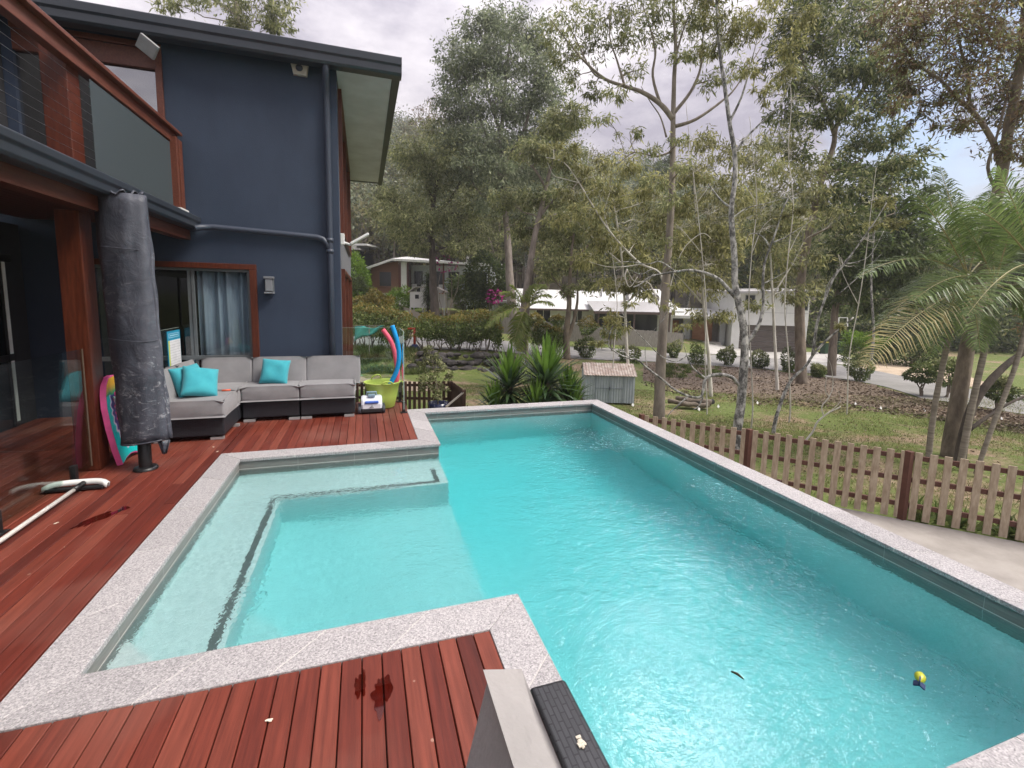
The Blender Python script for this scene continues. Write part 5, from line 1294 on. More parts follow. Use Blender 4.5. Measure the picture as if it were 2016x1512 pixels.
M_lf_grey=leafmat('grey green gum leaves',[(0.096,0.125,0.073),(0.169,0.202,0.121),(0.242,0.278,0.174),(0.383,0.403,0.262)],.55)
M_lf_olive=leafmat('olive gum leaves',[(0.102,0.109,0.042),(0.195,0.200,0.076),(0.286,0.283,0.116),(0.429,0.396,0.188)],.55)
M_lf_dark=leafmat('dark leaves',[(0.043,0.066,0.027),(0.084,0.115,0.039),(0.146,0.177,0.066)],.55)
M_lf_hedge=leafmat('hedge leaves',[(0.058,0.095,0.028),(0.120,0.164,0.049),(0.209,0.251,0.078)],.3)
M_lf_gold=leafmat('golden tip leaves',[(.12,.12,.025),(.20,.17,.04),(.27,.20,.06)],.4)
M_lf_bright=leafmat('bright green leaves',[(.07,.13,.015),(.13,.22,.02),(.18,.27,.04)],.45)
M_lf_grass=leafmat('grass blades',[(0.060,0.093,0.024),(0.112,0.150,0.045),(0.195,0.210,0.075)],.35)
M_lf_lawn=leafmat('lawn blades',[(0.083,0.117,0.030),(0.150,0.188,0.053),(0.255,0.255,0.105),(0.360,0.300,0.150)],.35)
M_lf_red=leafmat('bronze leaves',[(0.090,0.050,0.036),(0.154,0.100,0.058),(0.216,0.154,0.082),(0.126,0.134,0.064)],.4)
M_lf_palm=leafmat('palm leaflets',[(0.096,0.151,0.047),(0.168,0.241,0.079),(0.270,0.342,0.123)],.35,rough=.38)
M_lf_palmy=leafmat('yellow green palm leaflets',[(.10,.15,.025),(.16,.20,.04),(.20,.21,.06)],.45,rough=.4)
M_lf_straw=leafmat('straw palm leaflets',[(.30,.25,.10),(.42,.36,.17),(.26,.27,.12)],.4)
M_lf_yucca=leafmat('yucca blades',[(.030,.060,.028),(.050,.090,.038),(.08,.13,.05)],.3,rough=.35)
M_lf_yuccat=leafmat('young yucca blades',[(.10,.19,.03),(.15,.25,.045)],.45,rough=.35)

class Tree:
    """trunk / limbs given as 3-D polylines; crown given as blobs (centre, radii); twigs join the blobs to the limbs"""
    def __init__(s,seed): s.rng=np.random.default_rng(seed); s.wood=MB(); s.nodes=[]; s.Q=[]; s.rg=random.Random(seed)
    def limb(s,pts,r0,r1,sides=9,sm=4,jit=.05):
        p=smooth_pts(pts,sm); n=len(p); rad=[r0+(r1-r0)*(i/(n-1))**.8 for i in range(n)]
        s.wood.tube(p,rad,sides,jit=jit,rng=s.rg); s.nodes+= [(q,r) for q,r in zip(p,rad)]; return s
    def blob(s,c,r,n,L=.2,W=.05,spread=.28,droop=.9,sub=None,flat=.75,twig=.02,bare=False):
        rng=s.rng; c=np.array(c,float); r=np.array(r if hasattr(r,'__len__') else (r,r,r*flat),float)
        N=np.array([q for q,_ in s.nodes]); dd=np.linalg.norm(N-c,axis=1)+.6*np.maximum(0,N[:,2]-c[2]); i=int(np.argmin(dd)); a=N[i]; ra=min(s.nodes[i][1]*.7,twig*2.2)
        br=curve(a,c,7,rng,.06,.04); s.wood.tube(br,[ra+(twig*.6-ra)*k/6 for k in range(7)],5,cap=False)
        sub=sub or max(5,int(n/38)); 
        u=unit(rng.normal(size=(sub,3)))*(rng.uniform(.25,1,size=(sub,1))**.6); u[:,2]=np.where(u[:,2]<-.2,u[:,2]*.6,u[:,2]); S=c+u*r
        for p in S:
            k=rng.integers(3,7); tw=curve(br[k],p,4,rng,.10,.03); s.wood.tube(tw,[twig*.45,twig*.3,twig*.2,twig*.1],3,cap=False)
        if bare or n<=0: return s
        k=rng.integers(0,sub,n); sg=r.mean()*spread
        P=S[k]+rng.normal(size=(n,3))*np.array([sg,sg,sg*.7])*rng.uniform(.4,1.3,size=(sub,1))[k]
        D=unit(rng.normal(size=(n,3))+np.array([0,0,-droop])+.5*unit(P-c))
        s.Q.append(leaf_quads(P,D,L*rng.uniform(.6,1.35,n),W*rng.uniform(.7,1.3,n),rng)); return s
    def build(s,name,bk,lf,label,cat='tree',group=None,base=None):
        b=base if base is not None else s.nodes[0][0]
        t=empty(name,tuple(b),label,cat,group); s.wood.build('trunk',bk,t)
        if s.Q:
            if isinstance(lf,(list,tuple)):
                q=np.concatenate(s.Q); mi=s.rng.integers(0,len(lf),len(q)); quads_object('crown',q,list(lf),t,mi=mi)
            else: quads_object('crown',np.concatenate(s.Q),lf,t)
        return t
def A(px,py,D): return at(px,py,D)
def pxr(r,D): return r/F*D
def foot(px,py,D):
    p=at(px,py,D); p[2]=min(p[2],terrain(p[0],p[1])+.05); return p
def px_tree(seed,D,limbs,blobs,nl,L,W,**kw):
    """limbs: list of ([(px,py[,dD])..], r0,r1); blobs: (px,py,rpx[,dD])"""
    T=Tree(seed)
    for k,(pts,r0,r1) in enumerate(limbs):
        P=[A(p[0],p[1],D+(p[2] if len(p)>2 else 0)) for p in pts]
        if k==0: 
            g0=P[0].copy(); g0[2]=terrain(g0[0],g0[1])-.1
            if g0[2]<P[0][2]-.05: P=[g0]+P
        T.limb(P,r0,r1)
    rs=[b[2] for b in blobs]; tot=sum(r*r for r in rs) or 1
    for b in blobs:
        dd=(b[3] if len(b)>3 else T.rng.uniform(-1,1)*D*.06)
        T.blob(A(b[0],b[1],D+dd),pxr(b[2],D),int(nl*b[2]**2/tot) if len(b)<5 else b[4],L,W,**kw)
    return T
rg=random.Random(77)
# --- T1 dark trunk gum behind the hedge
T=px_tree(101,37,[([(856,612),(853,560),(851,500),(850,440),(856,380),(870,320),(880,270)],.46,.08),([(851,470),(830,440),(800,420),(775,400)],.16,.04),([(850,430),(880,400),(905,360),(920,310)],.18,.05),([(853,400),(835,350),(820,300),(815,270)],.14,.04),([(851,500),(890,480),(915,470)],.1,.03)],
 [(800,400,45),(770,420,38),(830,330,48),(800,300,40),(880,310,50),(920,350,45),(870,260,45),(900,420,48),(860,380,45),(930,455,36),(790,455,36),(840,440,40),(760,380,30),(905,490,28),(820,480,30),(950,400,34)],24000,.30,.095)
T.build('gum_tree',M_bk_dark,M_lf_gum,'gum tree with dark straight trunk in front of the cubby house','tree')
# --- dead white tree and the thin crowned tree on the skyline
T=px_tree(126,62,[([(921,520),(921,460),(922,400),(920,362)],.30,.12),([(921,440),(900,410),(888,400),(872,402)],.14,.05),([(922,410),(945,395),(965,385)],.14,.05),([(921,445),(905,450),(895,470)],.1,.04),([(922,460),(940,440),(955,430)],.1,.04),([(920,370),(905,350)],.08,.03),([(920,370),(932,352)],.08,.03)],[],0,.1,.02)
T.build('dead_tree',M_bk_white,M_lf_gum,'dead white trunked tree with bare stub limbs in the hillside forest','tree')
T=px_tree(127,80,[([(848,330),(847,280),(846,235)],.22,.08),([(847,270),(830,240),(822,215)],.09,.03),([(847,260),(865,235),(872,212)],.09,.03),([(846,240),(845,215),(850,195)],.08,.03)],[(825,215,16),(850,200,18),(872,212,16),(838,235,16),(862,232,16),(815,240,12),(880,240,12)],700,.5,.12,sub=12)
T.build('thin_crowned_tree',M_bk_brown,M_lf_red,'thin crowned brownish tree standing above the skyline beside the roof end','tree')
# --- T2 tall dense gum, pale trunk
T=px_tree(102,36,[([(1018,690),(1008,600),(1003,540),(1000,480),(995,420),(990,350),(985,290),(990,220),(1000,120),(1005,60)],.42,.06),([(1000,430),(975,400),(945,380),(925,350)],.15,.04),([(996,400),(970,300),(940,220),(915,150)],.2,.04),([(990,330),(1030,260),(1050,180),(1060,100)],.2,.04),([(988,270),(960,180),(955,100)],.15,.04),([(1000,450),(1040,420),(1070,380)],.12,.03)],
 [(905,110,48),(940,60,45),(985,45,48),(1030,55,45),(1065,95,42),(900,165,45),(890,210,38),(945,130,55),(1000,120,55),(1050,150,50),(920,235,50),(975,200,55),(1030,215,52),(1075,190,45),(900,280,42),(955,280,50),(1010,290,48),(1060,270,45),(930,330,45),(985,345,45),(1040,340,45),(1085,330,40),(1095,250,36),(960,400,34),(1020,420,34)],46000,.31,.095,spread=.26)
T.build('gum_tree',M_bk_grey,M_lf_grey,'tallest dense gum tree with rounded grey green crown against the open sky','tree')
# --- T3 leaning from double trunk
T=px_tree(103,26,[([(1027,712),(1030,660),(1034,600),(1042,540),(1052,470),(1068,400),(1084,330),(1100,260)],.36,.06),([(1032,690),(1037,620),(1043,560)],.2,.12),([(1060,430),(1090,395),(1130,370)],.1,.03),([(1075,370),(1050,330),(1020,310)],.09,.03)],
 [(1090,250,40),(1125,230,36),(1060,300,36),(1030,300,30),(1110,310,40),(1145,350,34),(1090,390,34),(1040,400,34),(1020,450,30),(1080,450,36),(1130,430,34),(990,400,26)],15000,.26,.07)
T.build('gum_tree',M_bk_grey,M_lf_gum,'gum tree with grey fluted trunk rising behind the small palm','tree')
# --- T4 forked
T=px_tree(104,25,[([(1117,712),(1115,660),(1120,610),(1122,560),(1124,510),(1130,460)],.22,.05),([(1116,670),(1130,630),(1137,590),(1136,560)],.14,.04),([(1121,590),(1095,555),(1080,530)],.07,.02),([(1124,520),(1160,480),(1180,450)],.08,.02)],
 [(1110,470,36),(1150,450,38),(1185,470,34),(1130,510,34),(1090,510,32),(1075,540,24),(1165,515,36),(1200,510,28),(1150,560,24),(1215,470,28),(1120,575,22)],6500,.28,.075)
T.build('forked_tree',M_bk_brown,M_lf_gum,'small forked brown tree in front of the long white roof','tree')
# --- T6 central tall tree
T=px_tree(106,13.4,[([(1297,826),(1299,760),(1302,700),(1307,620),(1312,540),(1318,460),(1322,390),(1324,320),(1325,240),(1327,160),(1330,90),(1326,0),(1330,-120)],.19,.03),
 ([(1325,235),(1300,205),(1265,182),(1230,170),(1190,155),(1150,120),(1120,85),(1085,40)],.085,.015),([(1300,205),(1285,150),(1290,100),(1275,40),(1250,-30)],.05,.012),([(1230,170),(1215,120),(1200,70),(1205,0)],.04,.01),
 ([(1325,225),(1360,180),(1380,130),(1385,60),(1400,-60)],.06,.012),([(1325,250),(1370,235),(1420,200),(1450,170),(1500,90)],.06,.012),([(1190,155),(1165,140),(1125,60),(1095,20)],.035,.008),([(1328,120),(1345,60),(1370,0)],.04,.01),
 ([(1318,300),(1290,308),(1250,300),(1220,320)],.035,.01),([(1312,270),(1300,230),(1280,200),(1262,170)],.03,.008)],
 [(1085,60,36),(1110,110,34),(1130,40,40),(1160,100,36),(1190,40,40),(1225,90,34),(1250,30,42),(1280,80,36),(1300,20,40),(1345,45,40),(1375,100,34),(1390,30,40),(1420,80,36),(1215,180,26),(1170,175,28),(1135,150,26),(1250,140,24),(1340,110,26),(1400,160,30),(1440,140,30),(1260,-40,50),(1330,-60,60),(1400,-50,60),(1160,-40,50),(1240,260,22),(1190,230,22),(1322,400,24,-.6),(1290,360,24,-.6),(1348,330,24,-.7),(1300,470,22,-.6),(1342,520,20,-.6),(1280,300,22,-.6),(1335,270,18,-.6)],13500,.17,.036,spread=.30,droop=1.2,twig=.014)
T.build('tall_gum_tree',M_bk_pink,M_lf_gum,'tall gum tree with straight brown trunk and forked dark limbs, centre of the lawn','tree')
# --- understorey gums in the middle (olive drooping leaves, hanging sprays)
T=px_tree(107,17,[([(1245,800),(1235,700),(1230,600),(1225,520),(1215,440),(1200,360)],.07,.02),([(1230,600),(1270,560),(1300,520)],.04,.01),([(1225,520),(1180,480),(1150,450)],.04,.01)],
 [(1200,380,42),(1160,420,40),(1240,400,42),(1280,440,40),(1190,470,42),(1240,490,42),(1290,510,36),(1150,510,34),(1210,560,34),(1260,570,34),(1310,450,34),(1170,330,34),(1230,320,36),(1130,380,32),(1290,370,34),(1200,620,20),(1330,400,34),(1100,430,28)],9000,.22,.05,droop=1.5,twig=.012)
T.build('sapling_gum',M_bk_twig,M_lf_olive,'olive drooping gum sapling standing just right of the shed','tree')
T=px_tree(108,18,[([(1400,790),(1395,700),(1385,600),(1380,500),(1370,420),(1365,340)],.08,.02),([(1385,600),(1350,560),(1330,540)],.04,.01),([(1380,500),(1420,460),(1440,430)],.04,.01)],
 [(1370,340,42),(1410,370,42),(1350,410,40),(1400,440,44),(1360,480,42),(1410,510,40),(1350,550,38),(1400,570,38),(1440,470,36),(1380,280,38),(1430,310,36),(1370,620,26),(1330,470,34),(1420,620,24),(1345,350,32),(1455,390,34)],8500,.22,.05,droop=1.5,twig=.012)
T.build('sapling_gum',M_bk_twig,M_lf_olive,'olive drooping gum sapling right behind the pale blotched trunk','tree')
T=px_tree(109,20,[([(1530,760),(1525,660),(1520,560),(1515,460),(1520,380)],.09,.02),([(1522,580),(1560,520),(1580,480)],.04,.01),([(1518,500),(1480,450)],.04,.01)],
 [(1510,330,44),(1550,360,44),(1480,380,40),(1530,430,44),(1570,440,40),(1490,470,42),(1540,510,42),(1590,520,36),(1500,550,36),(1560,580,34),(1610,570,28),(1480,300,40),(1540,280,42),(1610,380,36),(1600,330,36),(1640,430,34),(1480,600,24)],10000,.24,.055,droop=1.4,twig=.012)
T.build('sapling_gum',M_bk_twig,[M_lf_olive,M_lf_gum],'olive drooping gum sapling between the pale trunk and the leaning brown trunk','tree')
# --- T7 pale paperbark with low bent branches
T=px_tree(110,10.8,[([(1448,880),(1452,840),(1458,800),(1463,740),(1466,690),(1463,640),(1455,600),(1447,560),(1446,510),(1441,450),(1440,410),(1447,350),(1446,300),(1436,240),(1428,180),(1418,110),(1412,40),(1410,-60)],.125,.03),
 ([(1463,765),(1450,752),(1440,742),(1415,737),(1390,745),(1384,770),(1378,782),(1355,780),(1325,765),(1305,748),(1275,725),(1255,708),(1240,706),(1215,695),(1198,680),(1200,660),(1207,640)],.05,.010),
 ([(1390,745),(1370,730),(1358,715),(1352,700)],.025,.008),([(1355,780),(1335,798),(1320,812),(1312,822)],.022,.007),
 ([(1448,585),(1430,565),(1415,550),(1390,538),(1360,532),(1330,535),(1300,540),(1280,545),(1260,560),(1247,565)],.055,.012),
 ([(1300,540),(1285,530),(1262,540),(1240,530)],.02,.005),([(1330,535),(1300,515),(1275,520),(1235,515),(1200,520)],.018,.005),
 ([(1468,680),(1485,655),(1497,630),(1503,600),(1502,560),(1505,520),(1515,490),(1528,455),(1540,415),(1552,390)],.05,.012),([(1516,488),(1505,470),(1490,460),(1475,462),(1468,480)],.022,.006),([(1520,478),(1545,468),(1565,455),(1590,440)],.02,.005),
 ([(1440,410),(1420,395),(1400,370),(1385,350),(1372,330)],.03,.008),([(1446,300),(1470,270),(1500,240),(1540,200),(1560,150)],.035,.008),([(1436,240),(1460,190),(1480,120),(1500,40)],.035,.008),([(1441,430),(1470,410),(1510,400),(1560,385)],.018,.005),
 ([(1500,560),(1530,545),(1555,530)],.015,.004),([(1240,706),(1225,690),(1190,684),(1150,682)],.012,.004),([(1275,725),(1270,690),(1280,665)],.010,.003),([(1384,782),(1375,800),(1365,806)],.02,.006),([(1352,700),(1330,712),(1300,700),(1270,670),(1240,640),(1222,610)],.018,.006)],
 [(1225,640,16,0),(1200,655,18,0),(1175,670,16,0),(1240,600,14,0),(1275,585,14,0),(1320,600,16,0),(1340,640,16,0),(1430,40,34),(1390,0,36),(1460,60,34),(1500,30,36),(1540,140,30),(1500,190,28),(1470,140,26),(1400,100,26),(1560,90,34),(1580,30,36),(1540,-30,44),(1450,-50,50),(1480,420,20),(1560,420,22),(1395,345,16),(1330,560,14)],6500,.14,.03,droop=1.4,twig=.010)
T.build('paperbark_tree',M_bk_pale,M_lf_olive,'pale blotched paperbark tree with low bent bare branches, behind the picket fence','tree')
# --- bare pale branch sprays between T6 and the small palm
T=px_tree(111,15.5,[([(1300,800),(1308,700),(1310,600),(1300,540),(1262,520),(1230,490),(1200,455),(1170,410),(1140,360),(1110,320),(1075,310)],.07,.012),([(1140,360),(1110,352),(1090,345),(1078,320)],.02,.005),([(1200,455),(1190,420),(1200,380)],.02,.005),([(1262,520),(1230,525),(1195,525),(1160,515)],.025,.006),([(1308,640),(1280,560),(1250,555),(1235,530)],.03,.008),([(1310,600),(1340,500),(1380,460),(1400,470)],.02,.006),([(1235,530),(1230,545),(1240,565),(1255,545)],.03,.008)],
 [(1120,300,22),(1090,290,20),(1150,330,20),(1175,370,18),(1210,400,20),(1250,480,20)],1300,.18,.04,twig=.009)
T.build('bare_tree',M_bk_twig,M_lf_olive,'thin mostly bare tree with long pale branch slanting up to the left','tree')
# --- more bare pale stems and tangles of twigs between the trunks
for sd_,D_,ls,bl,lb in (
 (121,12.6,[([(1482,800),(1478,700),(1474,600),(1480,500),(1490,400),(1482,300),(1476,230)],.022,.007),([(1480,500),(1500,450),(1520,430)],.012,.004),([(1490,400),(1465,360),(1450,330)],.01,.003)],[(1490,320,46),(1470,430,40),(1510,450,36),(1460,280,40)],'thin bare stem with tangled twigs just right of the pale blotched trunk'),
 (122,13.5,[([(1556,800),(1552,700),(1545,600),(1552,500),(1562,400),(1552,300),(1558,200),(1550,120)],.024,.007),([(1552,500),(1575,455),(1600,430)],.012,.004),([(1562,400),(1540,370),(1520,350)],.01,.003)],[(1555,300,46),(1580,430,40),(1540,380,40),(1560,200,44)],'thin bare stem with tangled twigs in front of the leaning brown trunk'),
 (123,14.5,[([(1392,800),(1388,700),(1390,600),(1382,500),(1372,400),(1360,300),(1350,200)],.024,.007),([(1382,500),(1350,460),(1330,440)],.012,.004),([(1372,400),(1400,360),(1415,340)],.01,.003)],[(1360,330,46),(1340,450,40),(1400,420,40),(1390,520,36)],'thin bare stem with tangled twigs between the central trunk and the pale blotched one'),
 (124,16.0,[([(1206,790),(1208,700),(1215,600),(1205,500),(1190,420),(1170,350)],.024,.007),([(1205,500),(1235,450),(1250,420)],.012,.004)],[(1190,420,44),(1235,450,40),(1160,350,40),(1220,560,34)],'thin bare stem with tangled twigs just behind the steel shed'),
 (125,15.0,[([(1668,800),(1672,700),(1690,600),(1705,500),(1716,400),(1725,330)],.024,.007),([(1690,600),(1660,540),(1650,500)],.012,.004)],[(1700,470,44),(1660,520,40),(1722,390,40)],'thin bare stem with tangled twigs left of the palm fronds')):
    T=px_tree(sd_,D_,ls,[],0,.15,.03)
    for (px,py,r_) in bl: T.blob(A(px,py,D_),pxr(r_,D_),0,bare=True,sub=18,twig=.014)
    T.build('bare_sapling',M_bk_twig,M_lf_olive,lb,'tree')
# --- T8 leaning brown trunk and canopy
T=px_tree(112,22,[([(1578,762),(1576,690),(1574,610),(1578,540),(1590,470),(1606,400),(1622,340),(1640,290),(1650,240),(1690,190),(1720,150)],.27,.06),([(1644,265),(1620,200),(1590,140),(1560,80)],.12,.03),([(1622,340),(1670,330),(1710,300)],.08,.02),([(1590,470),(1640,445),(1700,440),(1760,420)],.07,.02),([(1690,190),(1730,120),(1760,60)],.09,.02),([(1606,400),(1560,370),(1540,350)],.05,.015)],
 [(1560,60,44),(1600,30,46),(1640,70,46),(1590,110,42),(1540,110,38),(1680,40,48),(1720,80,46),(1650,140,44),(1700,150,44),(1560,160,38),(1610,180,40),(1740,130,42),(1660,210,40),(1710,220,44),(1600,240,40),(1760,180,40),(1690,280,42),(1640,330,38),(1740,270,42),(1570,300,36),(1680,370,40),(1620,400,34),(1740,360,40),(1780,310,40),(1540,220,36),(1640,-20,50),(1720,0,50),(1580,-30,48),(1690,430,36),(1640,470,30)],24000,.27,.075,spread=.30,twig=.02)
T.build('leaning_gum_tree',M_bk_brown,[M_lf_gum,M_lf_dark],'large brown trunked gum leaning right beside the white panelled house','tree')
T=px_tree(113,26,[([(1636,742),(1640,680),(1645,600),(1660,520),(1680,440),(1720,360),(1760,290)],.25,.06),([(1660,520),(1700,480),(1750,470),(1800,440)],.1,.03),([(1680,440),(1650,400),(1630,350)],.09,.02)],
 [(1700,400,44),(1750,420,46),(1680,480,44),(1740,490,46),(1790,460,44),(1650,520,40),(1710,550,44),(1770,540,44),(1820,500,40),(1660,580,32),(1720,600,36),(1780,590,34),(1650,440,36),(1820,400,40),(1760,350,40),(1630,600,24),(1830,560,36),(1700,330,36)],19000,.30,.09,spread=.30,twig=.02)
T.build('gum_tree',M_bk_brown,M_lf_dark,'dark leafed gum with brown trunk at the end of the driveway','tree')
# --- T10 thin leaning lichen stems
T=px_tree(114,12.2,[([(1522,858),(1526,830),(1540,785),(1558,748),(1585,722),(1600,700),(1625,672),(1650,650),(1680,625)],.055,.02),([(1600,700),(1608,640),(1620,600),(1640,550),(1662,520),(1690,482),(1720,440),(1745,400)],.04,.012),([(1662,520),(1690,515),(1715,500),(1740,455)],.018,.006),([(1650,580),(1690,545),(1735,500)],.014,.005),([(1620,600),(1630,560),(1650,530)],.016,.005)],
 [(1655,640,15,0),(1740,400,20),(1720,440,18),(1760,440,18)],700,.14,.035,twig=.008)
T.build('leaning_sapling',M_bk_pale,M_lf_olive,'thin lichen covered tree leaning right behind the picket fence','tree')
T=px_tree(115,11.2,[([(1585,870),(1600,850),(1610,830),(1632,812),(1645,806),(1655,800)],.03,.012),([(1622,820),(1618,800),(1632,782),(1625,770),(1628,740)],.016,.006),([(1632,782),(1640,760),(1636,720),(1625,700)],.012,.004),([(1632,812),(1655,790),(1650,770)],.01,.004)],[],0,.1,.02)
T.build('dead_branch',M_bk_twig,M_lf_olive,'bare forked dead branch standing on the lawn behind the fence','branch')
T=px_tree(118,24,[([(1720,660),(1715,560),(1722,440),(1735,360),(1765,260),(1775,180),(1790,90)],.07,.02),([(1745,330),(1790,280)],.04,.01)],[(1790,90,34),(1770,170,28),(1800,140,30)],1400,.26,.06,twig=.014)
T.build('pale_gum_tree',M_bk_pale,M_lf_gum,'slim pale gum stem slanting right above the bright hedge','tree')
# --- T11 big brown trunk at the right + its bronze canopy
T=px_tree(116,10.4,[([(1868,905),(1878,840),(1890,770),(1902,700),(1915,630),(1930,560),(1945,480),(1960,400),(1975,330),(1985,260),(2000,180),(2015,90),(2020,0)],.17,.08),([(1975,345),(1960,290),(1935,245),(1910,215),(1880,190),(1850,155)],.075,.03),([(1910,215),(1905,150),(1890,90),(1880,20)],.04,.015),([(1985,260),(2030,180),(2080,100)],.07,.03),([(1965,380),(1945,330),(1965,260),(1990,160)],.04,.02),([(1850,155),(1810,130),(1780,90),(1760,40)],.03,.012),([(1850,155),(1820,170),(1785,165)],.025,.01)],
 [(1800,60,46),(1850,40,50),(1900,60,50),(1950,30,54),(1990,70,54),(1830,110,44),(1880,130,46),(1940,110,50),(1990,150,52),(1780,120,38),(1800,170,36),(1850,190,36),(1910,170,42),(1960,200,46),(2010,230,48),(1760,40,40),(1900,240,32),(1870,250,28),(1990,290,40),(1830,-20,60),(1920,-30,64),(2000,-20,64),(2070,80,64),(2070,200,60),(2050,300,50),(1750,90,30),(1820,230,26),(1770,200,26)],18000,.135,.033,spread=.30,droop=.8,twig=.012)
T.build('bronze_leafed_tree',M_bk_brown,[M_lf_red,M_lf_gum,M_lf_red],'big brown trunked tree at right edge with bronze canopy overhead','tree')
T=px_tree(117,10.0,[([(1890,905),(1900,850),(1915,800),(1945,755),(1985,715),(2020,690),(2070,650)],.12,.05),([(1910,845),(1945,820),(1985,795),(2030,775)],.045,.02)],[(2080,640,50)],500,.14,.032,twig=.01)
T.build('leaning_tree',M_bk_dark,M_lf_red,'dark trunk leaning hard to the right at the right edge of the photo','tree')

# ---------------------------------------------------------------- palms
def frond(mb_w,Q,base,tip,rise,n,ll,lw,rng,droop=.55,vshape=.5,r0=.02,twist=0):
    base=np.array(base,float); tip=np.array(tip,float)
    t=np.linspace(0,1,14)[:,None]; mid=(base+tip)/2+np.array([0,0,rise])
    P=(1-t)**2*base+2*t*(1-t)*mid+t*t*tip
    mb_w.tube(P,[r0*(1-.85*k/13) for k in range(14)],5,cap=False)
    u=np.linspace(.16,1,n); idx=u*13; i0=np.minimum(idx.astype(int),12); f_=(idx-i0)[:,None]
    C=P[i0]*(1-f_)+P[i0+1]*f_; T=unit(P[i0+1]-P[i0]); side=unit(np.cross(T,np.array([0,0,1.]))); up=np.cross(side,T)
    if twist: ca,sa=math.cos(twist),math.sin(twist); side,up=side*ca+up*sa,up*ca-side*sa
    for sg in (1,-1):
        D=unit(side*sg+T*.55+up*(vshape*(1-u[:,None])-.1)+rng.normal(size=(n,3))*.09)
        l=ll*np.sin(np.pi*np.clip(u*.86+.12,0,1))**.7*rng.uniform(.85,1.1,n)
        A0=C; A1=C+D*l[:,None]*.55; A2=C+D*l[:,None]*.95+np.array([0,0,-1])*(droop*l[:,None]*.5)
        wv=unit(np.cross(D,up+rng.normal(size=(n,3))*.2))*lw*.5
        Q.append(np.stack([A0-wv*.5,A0+wv*.5,A1+wv,A1-wv],1)); Q.append(np.stack([A1-wv,A1+wv,A2+wv*.12,A2-wv*.12],1))
def palm(seed,trunkpts,r0,r1,fronds,label,n=64,ll=.6,lw=.022,mat=M_lf_palm,shaft=None,group=None,mats=None,name='palm_tree'):
    rng=np.random.default_rng(seed); t=empty(name,tuple(trunkpts[0]),label,'palm',group)
    p=smooth_pts(trunkpts,5); w=MB(); m=len(p); rad=[(r0+(r1-r0)*i/(m-1))*(1.0+.07*(i%2)) for i in range(m)]; w.tube(p,rad,12); w.build('trunk',M_bk_palm,t)
    if shaft is not None:
        w=MB(); w.tube(smooth_pts(shaft[0],4),[shaft[1]+(shaft[2]-shaft[1])*i/((len(shaft[0])-1)*4) for i in range((len(shaft[0])-1)*4+1)],12); w.build('crownshaft',M_shaft,t)
    for k,fr in enumerate(fronds):
        w=MB(); Q=[]; frond(w,Q,fr[0],fr[1],fr[2],n,ll*(fr[3] if len(fr)>3 else 1),lw,rng,twist=fr[4] if len(fr)>4 else rng.uniform(-.35,.35))
        q=np.concatenate(Q); mm=(mats[k] if mats else mat)
        fo=quads_object('frond',q,mm,t); w.build('stem',M_stem,fo) if False else None
        so=w.build('frond_stem',M_stem,None); so.parent=fo; so.matrix_parent_inverse=(Matrix.Translation(t.location)@Matrix.Translation(-t.location)).inverted()
    return t
M_bk_palm=pmat('ringed palm trunk',(.17,.145,.11),(.30,.265,.215),rough=.85,scale=3,stretch=(1,1,9),detail=6,bump=.3)
M_shaft=pmat('green grey crownshaft',(.20,.23,.13),(.33,.33,.22),rough=.45,scale=3)
M_stem=pmat('palm frond stem',(.22,.20,.08),(.34,.28,.12),rough=.5)
# clump of three at the right
D=9.6
p1=[foot(1828,905,9.8),A(1832,860,9.8),A(1842,790,9.8),A(1856,720,9.8),A(1872,650,9.8),A(1884,605,9.8)]
h=A(1905,545,9.8)
palm(1,p1,.055,.045,[(h,A(1690,545,9.2),.75),(h,A(1730,640,9.0),.55),(h,A(1790,370,9.6),.35),(h,A(1850,330,10.2),.2),(h,A(1960,370,10.5),.35),(h,A(2000,480,10.6),.4),(h,A(1830,700,9.6),.35,.8),(h,A(1930,690,9.2),.2,.8)],'slender ringed palm, leftmost of the clump by the brown trunk',ll=.68,lw=.024,shaft=([A(1884,605,9.8),A(1893,575,9.8),A(1905,540,9.8)],.055,.035),group='palms in the clump at the right')
p2=[foot(1892,905,9.4),A(1905,840,9.4),A(1922,760,9.4),A(1938,690,9.4),A(1944,640,9.4)]
h=A(1958,560,9.4)
palm(2,p2,.06,.05,[(h,A(1700,720,8.4),.75,1.0,.5),(h,A(1880,420,9.6),.3),(h,A(2010,400,9.4),.3),(h,A(2080,520,9.4),.4),(h,A(1800,590,8.8),.6),(h,A(2060,650,9.0),.3),(h,A(1945,380,10),.1)],'palm with pale crownshaft and a yellowing frond drooping left',ll=.68,lw=.024,shaft=([A(1944,640,9.4),A(1950,600,9.4),A(1960,545,9.4)],.06,.035),group='palms in the clump at the right',mats=[M_lf_straw]+[M_lf_palm]*8)
p3=[foot(1925,905,9.0),A(1950,850,9.0),A(1985,760,9.0),A(2008,690,9.0),A(2025,610,9.0)]
h=A(2035,520,9.0)
palm(3,p3,.04,.04,[(h,A(1890,400,8.8),.4),(h,A(1960,330,9.2),.3),(h,A(2100,380,9),.3),(h,A(2150,500,9),.4),(h,A(1905,620,8.2),.5)],'thin ringed palm, rightmost of the clump at the photo edge',ll=.68,lw=.024,group='palms in the clump at the right')
